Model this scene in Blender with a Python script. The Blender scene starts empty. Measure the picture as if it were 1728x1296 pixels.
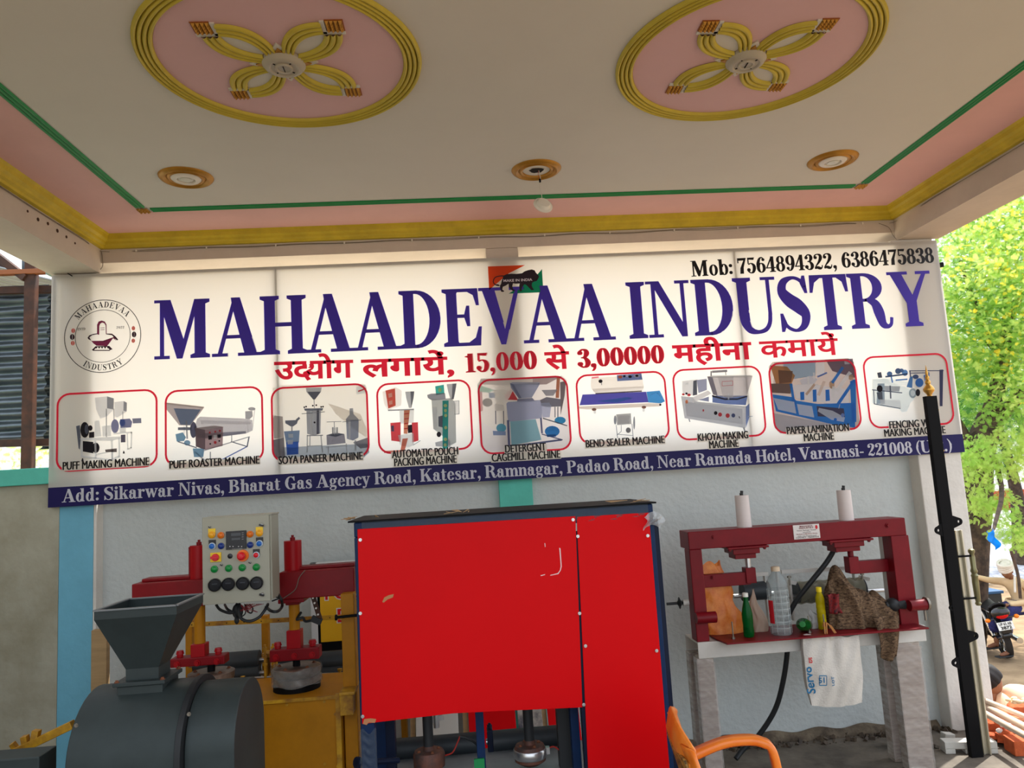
import bpy, bmesh, math, random
import numpy as np
from mathutils import Vector, Matrix, Euler
random.seed(7); np.random.seed(7)
scene = bpy.context.scene
COL = scene.collection
PI = math.pi

def lin(c):
    return tuple(((v/255)/12.92 if v/255 <= .04045 else ((v/255+.055)/1.055)**2.4) for v in c)

# ------------------------------------------------------------------ camera
F_PX = 1271.8
CAM = Vector((0, -4.4, 1.6))
AX_R = Vector((0.99612079, -0.06435655, -0.06001345))
AX_U = Vector((0.05147807, -0.12693921, 0.9905738))
AX_F = Vector((0.07136798, 0.98982052, 0.12313384))
cd = bpy.data.cameras.new('camera'); cam = bpy.data.objects.new('camera', cd); COL.objects.link(cam)
cd.sensor_width = 36; cd.lens = 36*F_PX/1728; cd.clip_start = .05; cd.clip_end = 400
cam.matrix_world = Matrix(((AX_R.x, AX_U.x, -AX_F.x, CAM.x), (AX_R.y, AX_U.y, -AX_F.y, CAM.y),
                           (AX_R.z, AX_U.z, -AX_F.z, CAM.z), (0, 0, 0, 1)))
scene.camera = cam

# ------------------------------------------------------------------ world, sun, exposure
w = bpy.data.worlds.new('sky_world'); scene.world = w; w.use_nodes = True
nt = w.node_tree; nt.nodes.clear()
wo = nt.nodes.new('ShaderNodeOutputWorld'); bg = nt.nodes.new('ShaderNodeBackground')
sky = nt.nodes.new('ShaderNodeTexSky'); sky.sky_type = 'NISHITA'; sky.sun_disc = False
sky.sun_elevation = math.radians(62); sky.sun_rotation = math.radians(40); sky.dust_density = 4; sky.air_density = 1.0; sky.ozone_density = 1
mixw = nt.nodes.new('ShaderNodeMix'); mixw.data_type = 'RGBA'; mixw.inputs[0].default_value = .5
mixw.inputs[7].default_value = (8.2, 8.5, 8.8, 1)            # thin bright haze over the whole sky
nt.links.new(sky.outputs[0], mixw.inputs[6]); nt.links.new(mixw.outputs[2], bg.inputs[0])
bg.inputs[1].default_value = .2; nt.links.new(bg.outputs[0], wo.inputs[0])
sl = bpy.data.lights.new('sun', 'SUN'); sl.energy = 4.2; sl.angle = math.radians(.6); sl.color = (1, .96, .9)
so = bpy.data.objects.new('sun', sl); COL.objects.link(so)
SUN_FROM = Vector((.42, .30, 1)).normalized()
so.rotation_euler = SUN_FROM.to_track_quat('Z', 'Y').to_euler(); so.location = (5, 5, 12)
vs = scene.view_settings
vs.view_transform = 'Standard'; vs.look = 'None'; vs.gamma = 1; vs.use_curve_mapping = False
vs.exposure = .95
try:
    scene.cycles.max_bounces = 12; scene.cycles.diffuse_bounces = 6; scene.cycles.transmission_bounces = 10
    scene.cycles.transparent_max_bounces = 16
    scene.cycles.caustics_reflective = False; scene.cycles.caustics_refractive = False
except Exception: pass

# ------------------------------------------------------------------ helpers
def P(x, y, X=None, Y=None, Z=None):
    """photo pixel -> world point on the plane X=, Y= or Z="""
    d = AX_F*F_PX + AX_R*(x-864) - AX_U*(y-648)
    if Y is not None: t = (Y-CAM.y)/d.y
    elif Z is not None: t = (Z-CAM.z)/d.z
    else: t = (X-CAM.x)/d.x
    return CAM + d*t

MATS = {}
def mat(name, rgb, rough=.6, metal=0, spec=.4, var=0, vscale=6, bump=0, bscale=60, transl=0, trans=0, ior=1.45,
        coat=0, emit=0, rgb2=None, aniso=None, alpha=None):
    if name in MATS: return MATS[name]
    m = bpy.data.materials.new(name); m.use_nodes = True; n = m.node_tree; ns = n.nodes; lk = n.links
    b = ns['Principled BSDF']; c = lin(rgb)+(1,)
    b.inputs['Base Color'].default_value = c; b.inputs['Roughness'].default_value = rough
    b.inputs['Metallic'].default_value = metal; b.inputs['Specular IOR Level'].default_value = spec
    b.inputs['IOR'].default_value = ior
    if coat: b.inputs['Coat Weight'].default_value = coat; b.inputs['Coat Roughness'].default_value = .15
    if trans: b.inputs['Transmission Weight'].default_value = trans
    tc = None
    if var or bump or rgb2:
        tc = ns.new('ShaderNodeTexCoord')
    if var or rgb2:
        no = ns.new('ShaderNodeTexNoise'); no.inputs['Scale'].default_value = vscale; no.inputs['Detail'].default_value = 6
        no.inputs['Roughness'].default_value = .65
        mp = ns.new('ShaderNodeMapping'); lk.new(tc.outputs['Object'], mp.inputs[0])
        if aniso: mp.inputs['Scale'].default_value = aniso
        lk.new(mp.outputs[0], no.inputs['Vector'])
        rp = ns.new('ShaderNodeValToRGB'); lk.new(no.outputs['Fac'], rp.inputs[0])
        rp.color_ramp.elements[0].position = .35; rp.color_ramp.elements[1].position = .68
        c2 = lin(rgb2)+(1,) if rgb2 else tuple(v*(1-var) for v in c[:3])+(1,)
        rp.color_ramp.elements[0].color = c2; rp.color_ramp.elements[1].color = c
        lk.new(rp.outputs[0], b.inputs['Base Color'])
    if bump:
        n2 = ns.new('ShaderNodeTexNoise'); n2.inputs['Scale'].default_value = bscale; n2.inputs['Detail'].default_value = 4
        bp = ns.new('ShaderNodeBump'); bp.inputs['Strength'].default_value = bump; bp.inputs['Distance'].default_value = .01
        lk.new(tc.outputs['Object'], n2.inputs['Vector']); lk.new(n2.outputs['Fac'], bp.inputs['Height'])
        lk.new(bp.outputs[0], b.inputs['Normal'])
    if transl:
        tr = ns.new('ShaderNodeBsdfTranslucent'); mx = ns.new('ShaderNodeMixShader'); mx.inputs[0].default_value = transl
        if b.inputs['Base Color'].links: lk.new(b.inputs['Base Color'].links[0].from_socket, tr.inputs[0])
        else: tr.inputs[0].default_value = c
        lk.new(b.outputs[0], mx.inputs[1]); lk.new(tr.outputs[0], mx.inputs[2])
        lk.new(mx.outputs[0], ns['Material Output'].inputs['Surface'])
    if emit:
        b.inputs['Emission Color'].default_value = c; b.inputs['Emission Strength'].default_value = emit
    MATS[name] = m; return m

def film(name, rgb, opacity, rough=.15):
    """thin clear plastic: partly see-through, partly glossy"""
    if name in MATS: return MATS[name]
    m = bpy.data.materials.new(name); m.use_nodes = True; ns = m.node_tree.nodes; lk = m.node_tree.links
    b = ns['Principled BSDF']; b.inputs['Base Color'].default_value = lin(rgb)+(1,); b.inputs['Roughness'].default_value = rough
    t = ns.new('ShaderNodeBsdfTransparent'); t.inputs[0].default_value = tuple(.35+.65*v for v in lin(rgb))+(1,)
    mx = ns.new('ShaderNodeMixShader'); mx.inputs[0].default_value = opacity
    lk.new(t.outputs[0], mx.inputs[1]); lk.new(b.outputs[0], mx.inputs[2]); lk.new(mx.outputs[0], ns['Material Output'].inputs['Surface'])
    MATS[name] = m; return m

ORG = {}
class MB:
    def __init__(s): s.v = []; s.f = []; s.mi = []; s.m = 0; s.M = None
    def add(s, vs, fs):
        o = len(s.v)
        for v in vs:
            v = Vector(v); s.v.append(tuple(s.M @ v) if s.M else tuple(v))
        for f in fs: s.f.append(tuple(i+o for i in f)); s.mi.append(s.m)
        return s
    def box(s, a, b):
        x0, y0, z0 = a; x1, y1, z1 = b
        return s.add([(x0,y0,z0),(x1,y0,z0),(x1,y1,z0),(x0,y1,z0),(x0,y0,z1),(x1,y0,z1),(x1,y1,z1),(x0,y1,z1)],
                     [(0,3,2,1),(4,5,6,7),(0,1,5,4),(1,2,6,5),(2,3,7,6),(3,0,4,7)])
    def bar(s, p, q, w, h, up=(0,0,1)):
        p = Vector(p); q = Vector(q); d = (q-p).normalized(); up = Vector(up)
        if abs(d.dot(up)) > .98: up = Vector((0,1,0))
        r = d.cross(up).normalized(); u = r.cross(d)
        vs = [c + r*a*w/2 + u*b*h/2 for c in (p, q) for a, b in ((-1,-1),(1,-1),(1,1),(-1,1))]
        return s.add(vs, [(3,2,1,0),(4,5,6,7),(0,1,5,4),(1,2,6,5),(2,3,7,6),(3,0,4,7)])
    def cyl(s, p, q, r, r2=None, n=16, cap=True):
        p = Vector(p); q = Vector(q); r2 = r if r2 is None else r2
        d = (q-p).normalized(); a = d.orthogonal().normalized(); b = d.cross(a)
        vs = []
        for c, rr in ((p, r), (q, r2)):
            vs += [c + (a*math.cos(2*PI*i/n) + b*math.sin(2*PI*i/n))*rr for i in range(n)]
        fs = [(i, (i+1) % n, n+(i+1) % n, n+i) for i in range(n)]
        if cap: fs += [tuple(range(n-1, -1, -1)), tuple(range(n, 2*n))]
        return s.add(vs, fs)
    def lathe(s, prof, c=(0,0,0), axis=(0,0,1), n=20, sx=1, sy=1):
        """prof = [(r, h), ...] along axis"""
        c = Vector(c); d = Vector(axis).normalized()
        a = Vector((1,0,0)) if abs(d.x) < .9 else Vector((0,1,0)); a = (a - d*a.dot(d)).normalized(); b = d.cross(a)
        vs = []
        for r, h in prof:
            r = max(r, .00015)
            vs += [c + d*h + a*math.cos(2*PI*i/n)*r*sx + b*math.sin(2*PI*i/n)*r*sy for i in range(n)]
        fs = []
        for k in range(len(prof)-1):
            fs += [(k*n+i, k*n+(i+1) % n, (k+1)*n+(i+1) % n, (k+1)*n+i) for i in range(n)]
        fs.append(tuple(range(n-1, -1, -1))); fs.append(tuple(range((len(prof)-1)*n, len(prof)*n)))
        return s.add(vs, fs)
    def tube(s, pts, r, n=8, cap=True):
        pts = [Vector(p) for p in pts]; m = len(pts); rs = r if isinstance(r, (list, tuple)) else [r]*m
        t0 = (pts[1]-pts[0]).normalized(); a = t0.orthogonal().normalized(); vs = []
        for i, p in enumerate(pts):
            t = (pts[min(i+1, m-1)] - pts[max(i-1, 0)]).normalized()
            a = (a - t*a.dot(t)).normalized(); b = t.cross(a)
            vs += [p + (a*math.cos(2*PI*k/n)+b*math.sin(2*PI*k/n))*rs[i] for k in range(n)]
        fs = [(j*n+k, j*n+(k+1) % n, (j+1)*n+(k+1) % n, (j+1)*n+k) for j in range(m-1) for k in range(n)]
        if cap: fs += [tuple(range(n-1, -1, -1)), tuple(range((m-1)*n, m*n))]
        return s.add(vs, fs)
    def prism(s, poly, d):
        """closed polygon (3D points) pushed along d"""
        poly = [Vector(p) for p in poly]; d = Vector(d); n = len(poly)
        return s.add(poly + [p+d for p in poly], [tuple(range(n-1, -1, -1)), tuple(range(n, 2*n))] +
                     [(i, (i+1) % n, n+(i+1) % n, n+i) for i in range(n)])
    def sphere(s, c, r, n=12, m=8, sc=(1,1,1)):
        c = Vector(c)
        vs = []; fs = []
        for j in range(m+1):
            th = PI*j/m
            for i in range(n):
                rr = max(math.sin(th), .002)
                vs.append(c + Vector((rr*math.cos(2*PI*i/n)*sc[0], rr*math.sin(2*PI*i/n)*sc[1], -math.cos(th)*sc[2]))*r)
        for j in range(m): fs += [(j*n+i, j*n+(i+1) % n, (j+1)*n+(i+1) % n, (j+1)*n+i) for i in range(n)]
        return s.add(vs, fs)
    def grid(s, fn, nu, nv, thick=None):
        vs = [fn(i/nu, j/nv) for j in range(nv+1) for i in range(nu+1)]
        return s.add(vs, [(j*(nu+1)+i, j*(nu+1)+i+1, (j+1)*(nu+1)+i+1, (j+1)*(nu+1)+i) for j in range(nv) for i in range(nu)])
    def make(s, name, mats, parent=None, loc=None, smooth=False, bevel=0, solid=0, sub=0, fix=True, kind=None, label=None):
        me = bpy.data.meshes.new(name); o = bpy.data.objects.new(name, me); COL.objects.link(o)
        org = Vector(ORG.get(parent.name, (0,0,0))) if parent else Vector(loc if loc is not None else (0,0,0))
        me.from_pydata([tuple(Vector(v)-org) for v in s.v], [], s.f)
        mats = mats if isinstance(mats, (list, tuple)) else [mats]
        for m in mats: me.materials.append(m)
        me.polygons.foreach_set('material_index', s.mi)
        if fix:
            bm = bmesh.new(); bm.from_mesh(me); bmesh.ops.recalc_face_normals(bm, faces=bm.faces); bm.to_mesh(me); bm.free()
        if smooth:
            me.polygons.foreach_set('use_smooth', [True]*len(me.polygons))
            if smooth != 2: me.set_sharp_from_angle(angle=math.radians(38))
        if parent: o.parent = parent; ORG[o.name] = tuple(org)
        else: o.location = org; ORG[o.name] = tuple(org)
        if solid: md = o.modifiers.new('s', 'SOLIDIFY'); md.thickness = solid; md.offset = 0
        if bevel: md = o.modifiers.new('b', 'BEVEL'); md.width = bevel; md.segments = 2; md.limit_method = 'ANGLE'; md.angle_limit = .7
        if sub: md = o.modifiers.new('u', 'SUBSURF'); md.levels = sub; md.render_levels = sub
        if kind: o['kind'] = kind
        if label: o['label'] = label
        return o

def tag(o, label, cat, group=None):
    o['label'] = label; o['category'] = cat
    if group: o['group'] = group
    return o
def thing(name, loc, label, cat, group=None):
    o = bpy.data.objects.new(name, None); COL.objects.link(o); o.location = loc; o.empty_display_size = .1
    ORG[o.name] = tuple(loc); return tag(o, label, cat, group)
def spl(pts, n=6):
    """Catmull-Rom through points"""
    pts = [Vector(p) for p in pts]; out = []
    q = [pts[0]*2-pts[1]] + pts + [pts[-1]*2-pts[-2]]
    for i in range(1, len(q)-2):
        for k in range(n):
            t = k/n; a, b, c, d = q[i-1], q[i], q[i+1], q[i+2]
            out.append(.5*((2*b)+(c-a)*t+(2*a-5*b+4*c-d)*t*t+(3*b-a-3*c+d)*t**3))
    out.append(pts[-1]); return out
def dup(root, loc, label=None, parent=None):
    c = root.copy(); COL.objects.link(c)
    if parent: c.parent = parent
    else: c.location = loc
    if label: c['label'] = label
    for ch in root.children: dup(ch, None, None, c)
    return c
# ------------------------------------------------------------------ a bold serif alphabet drawn from strokes (cap height 1)
SW, TH, LS, XH = .21, .055, .18, .69
def g_rc(x0, y0, x1, y1): return [[(x0,y0),(x1,y0),(x1,y1),(x0,y1)]]
def g_st(x, y0=0, y1=1, w=SW, bl=.09, br=.09, tl=.09, tr=.09):
    o = g_rc(x, y0, x+w, y1)
    if bl or br: o += [[(x-bl,y0),(x+w+br,y0),(x+w+br,y0+TH),(x+w,y0+TH+.03),(x,y0+TH+.03),(x-bl,y0+TH)]]
    if tl or tr: o += [[(x-tl,y1),(x-tl,y1-TH),(x,y1-TH-.03),(x+w,y1-TH-.03),(x+w+tr,y1-TH),(x+w+tr,y1)]]
    return o
def g_el(cx, cy, rx, ry, wx, wy, a0=0, a1=360, n=18):
    o = []
    for i in range(n):
        a, b = math.radians(a0+(a1-a0)*i/n), math.radians(a0+(a1-a0)*(i+1)/n)
        o.append([(cx+rx*math.cos(a), cy+ry*math.sin(a)), (cx+rx*math.cos(b), cy+ry*math.sin(b)),
                  (cx+(rx-wx)*math.cos(b), cy+(ry-wy)*math.sin(b)), (cx+(rx-wx)*math.cos(a), cy+(ry-wy)*math.sin(a))])
    return o
def g_sp(pts, n=5):
    c = spl([(x, y, w) for x, y, w in pts], n); L = []; R = []
    for i, p in enumerate(c):
        a = c[max(i-1, 0)]; b = c[min(i+1, len(c)-1)]; d = Vector((b.x-a.x, b.y-a.y)).normalized(); nn = Vector((-d.y, d.x))*p.z/2
        L.append((p.x+nn.x, p.y+nn.y)); R.append((p.x-nn.x, p.y-nn.y))
    return [[L[i], L[i+1], R[i+1], R[i]] for i in range(len(L)-1)]
def g_dot(x, y, r, ry=None): return [[(x+r*math.cos(2*PI*i/12), y+(ry or r)*math.sin(2*PI*i/12)) for i in range(12)]]
def g_serif(x0, x1, y, up=1): return g_rc(x0, min(y, y+TH*up), x1, max(y, y+TH*up))
def mirror(ps, ax): return [[(2*ax-x, y) for x, y in p] for p in ps]
G = {}
G['I'] = (.5, g_st(.14))
G['H'] = (1.02, g_st(.11)+g_st(.7)+g_rc(.3, .47, .72, .54))
G['M'] = (1.28, g_serif(.02,.32,0)+g_rc(.14,0,.2,1)+[[(.02,1),(.34,1),(.66,.22),(.56,0),(.5,0),(.14,.95),(.02,.95)]]+
          [[(.53,0),(.59,0),(.96,1),(.88,1)]]+g_st(.88, tl=0))
G['N'] = (1.04, g_serif(.02,.32,0)+g_rc(.14,0,.2,1)+[[(.02,1),(.3,1),(.86,.12),(.86,0),(.76,0),(.16,.95),(.02,.95)]]+
          g_rc(.8,0,.86,1)+g_serif(.68,.98,1,-1))
G['A'] = (1.06, g_serif(0,.32,0)+g_serif(.56,1.05,0)+[[(.12,.04),(.19,.04),(.5,.93),(.47,1)]]+[[(.42,1),(.59,1),(.95,.04),(.7,.04),(.46,.8)]]+
          g_rc(.26,.3,.78,.36))
G['V'] = (1.0, g_serif(0,.5,1,-1)+g_serif(.7,1.02,1,-1)+[[(.08,.96),(.34,.96),(.56,.22),(.54,0),(.46,0)]]+[[(.46,0),(.55,0),(.9,.97),(.83,.97)]])
G['Y'] = (1.0, g_serif(0,.46,1,-1)+g_serif(.68,1.0,1,-1)+[[(.07,.96),(.32,.96),(.6,.44),(.4,.42)]]+[[(.48,.46),(.6,.44),(.9,.96),(.83,.96)]]+
          g_st(.4, 0, .46, tl=0, tr=0))
G['D'] = (1.0, g_st(.13, br=0, tr=0)+g_el(.4,.5,.53,.5,.22,.06,-90,90)+g_rc(.3,0,.42,.06)+g_rc(.3,.94,.42,1))
G['E'] = (.9, g_st(.13, br=.02, tr=.02)+g_rc(.3,.94,.82,1)+g_rc(.3,0,.84,.06)+[[(.76,1),(.82,1),(.84,.7),(.8,.7),(.74,.88),(.6,.945)]]+
          [[(.6,.055),(.76,.14),(.84,.33),(.88,.33),(.84,0),(.6,0)]]+g_rc(.3,.49,.58,.55)+[[(.62,.7),(.62,.34),(.58,.34),(.52,.5),(.52,.54),(.58,.7)]])
G['U'] = (1.0, g_st(.11, .32, 1, bl=0, br=0)+g_rc(.78,.32,.84,1)+g_serif(.66,.97,1,-1)+
          g_sp([(.215,.36,.21),(.235,.2,.19),(.33,.06,.12),(.5,.02,.07),(.68,.06,.07),(.78,.18,.065),(.81,.36,.06)]))
G['S'] = (.82, g_sp([(.7,.74,.02),(.66,.86,.06),(.52,.95,.055),(.36,.96,.07),(.2,.88,.14),(.16,.72,.19),(.3,.57,.24),(.5,.45,.25),(.65,.3,.19),(.6,.11,.13),(.44,.02,.06),(.28,.05,.055),(.17,.14,.05),(.11,.3,.02)])+
          [[(.66,1.0),(.7,1.0),(.73,.68),(.69,.68),(.6,.86)]]+[[(.08,0),(.12,0),(.2,.14),(.12,.33),(.08,.33)]])
G['T'] = (.92, g_st(.35, tl=0, tr=0)+g_rc(.04,.94,.87,1)+[[(.04,1),(.1,1),(.26,.945),(.12,.86),(.06,.68),(.02,.68)]]+
          [[(.87,1),(.81,1),(.65,.945),(.79,.86),(.85,.68),(.89,.68)]])
G['P'] = (.86, g_st(.11, tr=0)+g_el(.38,.73,.42,.27,.2,.055,-90,90)+g_rc(.3,.46,.4,.515)+g_rc(.3,.945,.4,1))
G['R'] = (1.0, g_st(.11, tr=0)+g_el(.38,.74,.42,.26,.2,.055,-90,90)+g_rc(.3,.48,.42,.535)+g_rc(.3,.945,.4,1)+
          g_sp([(.45,.5,.05),(.6,.44,.16),(.68,.28,.21),(.74,.08,.15),(.84,.02,.08),(.93,.06,.05),(.96,.18,.05)]))
G['B'] = (.94, g_st(.11, tr=0, br=0)+g_el(.4,.755,.36,.245,.19,.055,-90,90)+g_el(.4,.27,.44,.27,.21,.055,-90,90)+g_rc(.3,0,.42,.055)+g_rc(.3,.485,.42,.54)+g_rc(.3,.945,.42,1))
G['K'] = (1.06, g_st(.11)+[[(.3,.36),(.3,.44),(.8,.97),(.88,.97)]]+g_serif(.66,.98,1,-1)+[[(.4,.56),(.56,.68),(.95,.03),(.68,.03)]]+g_serif(.58,1.04,0))
G['G'] = (.98, g_el(.5,.5,.45,.51,.21,.06,50,300)+g_st(.64,.02,.44,w=.2,bl=0,br=0,tl=.1,tr=.08)+g_sp([(.66,.04,.05),(.6,0.0,.05),(.5,.01,.06)])+[[(.74,1),(.79,1),(.81,.66),(.77,.66),(.68,.86)]])
# lower case
def l_n(x): return g_st(x,0,XH,LS,.07,.07,.07,0)+g_sp([(x+LS-.02,.5,.03),(x+.3,.64,.06),(x+.42,.6,.15),(x+.47,.45,.18),(x+.47,.3,.18)])+g_st(x+.38,0,.42,LS,.05,.07,0,0)
G['n'] = (.76, l_n(.1))
G['m'] = (1.13, l_n(.1)+[[(x+.38, y) for x, y in p] for p in l_n(.1)[3:]])
G['h'] = (.76, l_n(.1)+g_st(.1,0,1,LS,.07,.07,.07,0))
G['r'] = (.62, g_st(.1,0,XH,LS,.07,.1,.07,0)+g_sp([(.26,.46,.03),(.34,.6,.05),(.46,.65,.07)])+g_dot(.48,.57,.09,.1))
G['i'] = (.4, g_st(.1,0,XH,LS,.07,.07,.07,0)+g_dot(.19,.89,.105,.11))
G['l'] = (.4, g_st(.1,0,1,LS,.07,.07,.07,0))
G['o'] = (.68, g_el(.33,.34,.29,.36,.17,.055))
G['e'] = (.66, g_el(.33,.34,.29,.36,.17,.055,0,330)+g_rc(.2,.34,.6,.39))
G['c'] = (.62, g_el(.33,.34,.28,.36,.17,.055,40,320)+g_dot(.5,.55,.09,.09))
G['a'] = (.72, g_sp([(.12,.5,.05),(.18,.62,.06),(.32,.66,.06),(.43,.6,.12),(.46,.48,.18),(.46,.12,.18)])+g_dot(.16,.5,.09,.09)+
          g_el(.25,.2,.19,.22,.14,.055,60,330)+g_sp([(.46,.14,.16),(.5,.04,.1),(.6,.02,.06),(.68,.08,.04)])+g_rc(.3,.37,.4,.42))
G['d'] = (.78, g_el(.32,.34,.27,.36,.17,.055,30,330)+g_st(.45,0,1,LS,0,.07,.07,0))
G['b'] = (.74, mirror(g_el(.3,.34,.27,.36,.17,.055,30,330), .36)+g_st(.1,0,1,LS,0,0,.07,0))
G['t'] = (.5, g_sp([(.19,.9,.05),(.19,.7,.17),(.19,.16,.18),(.24,.05,.12),(.34,.02,.06),(.44,.1,.04)])+g_rc(.02,.63,.42,.69))
G['s'] = (.58, g_sp([(.46,.5,.03),(.42,.62,.05),(.28,.66,.06),(.15,.58,.12),(.16,.46,.16),(.32,.35,.2),(.45,.23,.16),(.42,.08,.12),(.28,.015,.055),(.14,.06,.05),(.09,.18,.03)])+
          [[(.44,.68),(.47,.68),(.48,.46),(.45,.46)]]+[[(.07,.01),(.1,.01),(.12,.22),(.08,.22)]])
G['v'] = (.68, g_serif(0,.33,XH,-1)+g_serif(.45,.67,XH,-1)+[[(.05,XH-.04),(.25,XH-.04),(.39,.2),(.38,0),(.31,0)]]+[[(.31,0),(.38,0),(.6,XH-.02),(.54,XH-.02)]])
G['w'] = (1.0, g_serif(0,.3,XH,-1)+g_serif(.78,1.0,XH,-1)+[[(.05,XH-.04),(.24,XH-.04),(.36,.2),(.35,0),(.28,0)]]+[[(.28,0),(.35,0),(.53,XH),(.47,XH)]]+
          [[(.4,XH),(.58,XH),(.71,.2),(.69,0),(.63,0)]]+[[(.63,0),(.7,0),(.93,XH-.02),(.87,XH-.02)]])
G['y'] = (.7, G['v'][1]+g_sp([(.37,.08,.07),(.28,-.14,.06),(.18,-.2,.07)])+g_dot(.14,-.16,.085,.08))
G['k'] = (.78, g_st(.1,0,1,LS,.07,.07,.07,0)+[[(.27,.27),(.27,.33),(.55,.66),(.62,.66)]]+g_serif(.45,.7,XH,-1)+[[(.33,.4),(.46,.5),(.72,.03),(.5,.03)]]+g_serif(.43,.76,0))
G['g'] = (.7, g_el(.3,.45,.24,.24,.14,.05)+g_sp([(.2,.26,.05),(.13,.16,.1),(.24,.08,.15),(.42,.06,.15),(.54,-.04,.12),(.46,-.19,.07),(.28,-.22,.06),(.13,-.17,.07),(.1,-.08,.08),(.2,.02,.05)])+
          g_sp([(.48,.58,.04),(.58,.66,.05)])+g_dot(.61,.62,.06,.07))
G['p'] = (.76, mirror(g_el(.3,.34,.27,.36,.17,.055,30,330), .36)+g_st(.1,-.26,XH,LS,.07,.07,.07,0))
# figures and stops
G['0'] = (.72, g_el(.36,.5,.31,.5,.19,.06))
G['1'] = (.6, g_st(.2,0,1,SW,.12,.12,0,0)+[[(.06,.86),(.22,.9),(.3,1),(.22,.78),(.06,.82)]])
G['2'] = (.7, g_sp([(.1,.74,.1),(.14,.9,.07),(.32,.97,.06),(.5,.9,.15),(.53,.72,.2),(.4,.48,.13),(.2,.26,.06),(.08,.1,.04)])+g_dot(.16,.76,.1,.1)+
          g_sp([(.08,.06,.08),(.25,.12,.17),(.45,.06,.17),(.58,.12,.05),(.62,.26,.03)]))
G['3'] = (.68, g_sp([(.12,.84,.08),(.3,.97,.06),(.47,.9,.14),(.5,.74,.2),(.4,.56,.1),(.24,.53,.05)])+g_sp([(.24,.53,.05),(.42,.5,.1),(.55,.28,.21),(.48,.08,.14),(.3,.02,.06),(.12,.14,.08)])+g_dot(.16,.78,.1,.1)+g_dot(.15,.2,.11,.11))
G['4'] = (.72, g_st(.38,0,1,.19,.1,.1,0,0)+[[(.02,.26),(.42,1),(.5,1),(.1,.3)]]+g_rc(.02,.24,.68,.31))
G['5'] = (.7, g_rc(.12,.6,.17,.98)+[[(.12,1),(.58,1),(.52,.84),(.12,.88)]]+g_sp([(.16,.56,.05),(.34,.63,.06),(.52,.5,.16),(.55,.3,.2),(.46,.08,.14),(.28,.02,.06),(.12,.14,.08)])+g_dot(.15,.22,.11,.11))
G['6'] = (.72, g_el(.37,.31,.3,.32,.18,.055)+g_sp([(.16,.35,.2),(.17,.62,.19),(.28,.88,.12),(.42,.97,.06),(.54,.88,.07)])+g_dot(.54,.82,.09,.09))
G['9'] = (.72, [[(.74-x, 1-y) for x, y in p] for p in G['6'][1]])
G['7'] = (.68, [[(.08,1),(.64,1),(.64,.95),(.5,.84),(.12,.84)]]+g_rc(.06,.68,.1,1)+[[(.54,.92),(.64,.97),(.44,.4),(.42,0),(.2,0),(.24,.36)]])
G['8'] = (.7, g_el(.35,.75,.26,.25,.16,.055)+g_el(.35,.29,.31,.3,.18,.06))
G[':'] = (.34, g_dot(.17,.12,.105)+g_dot(.17,.56,.105))
G['.'] = (.32, g_dot(.16,.1,.105))
G[','] = (.34, g_dot(.16,.1,.11)+g_sp([(.22,.08,.1),(.2,-.08,.06),(.1,-.2,.03)]))
G['-'] = (.42, g_rc(.05,.27,.37,.38))
G['('] = (.46, g_sp([(.4,1.04,.03),(.22,.8,.1),(.14,.42,.15),(.22,.05,.1),(.4,-.2,.03)]))
G[')'] = (.46, mirror(g_sp([(.4,1.04,.03),(.22,.8,.1),(.14,.42,.15),(.22,.05,.1),(.4,-.2,.03)]), .23))
G[' '] = (.34, [])
def serif_text(mb, s, x0, x1, fn, gap=.02):
    """fn(x, y): em units to world; the run fills x0..x1"""
    tot = sum(G[c][0]+gap for c in s); k = (x1-x0)/tot; x = x0
    for c in s:
        for i, poly in enumerate(G[c][1]): mb.add([fn(x+px*k, py, i) for px, py in poly], [tuple(range(len(poly)))])
        x += (G[c][0]+gap)*k
def font_mesh(txt, size=1.0, offset=0, align='LEFT'):
    """built-in font text as flat (verts, faces), x right, y up"""
    cu = bpy.data.curves.new('t', 'FONT'); cu.body = txt; cu.size = size; cu.offset = offset; cu.align_x = align; cu.resolution_u = 3
    o = bpy.data.objects.new('t', cu); COL.objects.link(o)
    dg = bpy.context.evaluated_depsgraph_get(); me = bpy.data.meshes.new_from_object(o.evaluated_get(dg))
    vs = [tuple(v.co) for v in me.vertices]; fs = [tuple(p.vertices) for p in me.polygons]
    bpy.data.objects.remove(o); bpy.data.curves.remove(cu); bpy.data.meshes.remove(me)
    return vs, fs
def put_text(mb, txt, p0, right, up, width=None, height=None, offset=0, align='LEFT'):
    vs, fs = font_mesh(txt, 1, offset)
    if not vs: return
    a = min(v[0] for v in vs); b = max(v[0] for v in vs); kx = (width/(b-a)) if width else height
    ky = height if height else kx
    p0 = Vector(p0); right = Vector(right); up = Vector(up)
    sh = {'LEFT': 0, 'CENTER': -(b-a)/2*kx, 'RIGHT': -(b-a)*kx}[align]
    mb.add([p0 + right*((x-a)*kx+sh) + up*(y*ky) for x, y, z in vs], fs)
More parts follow.
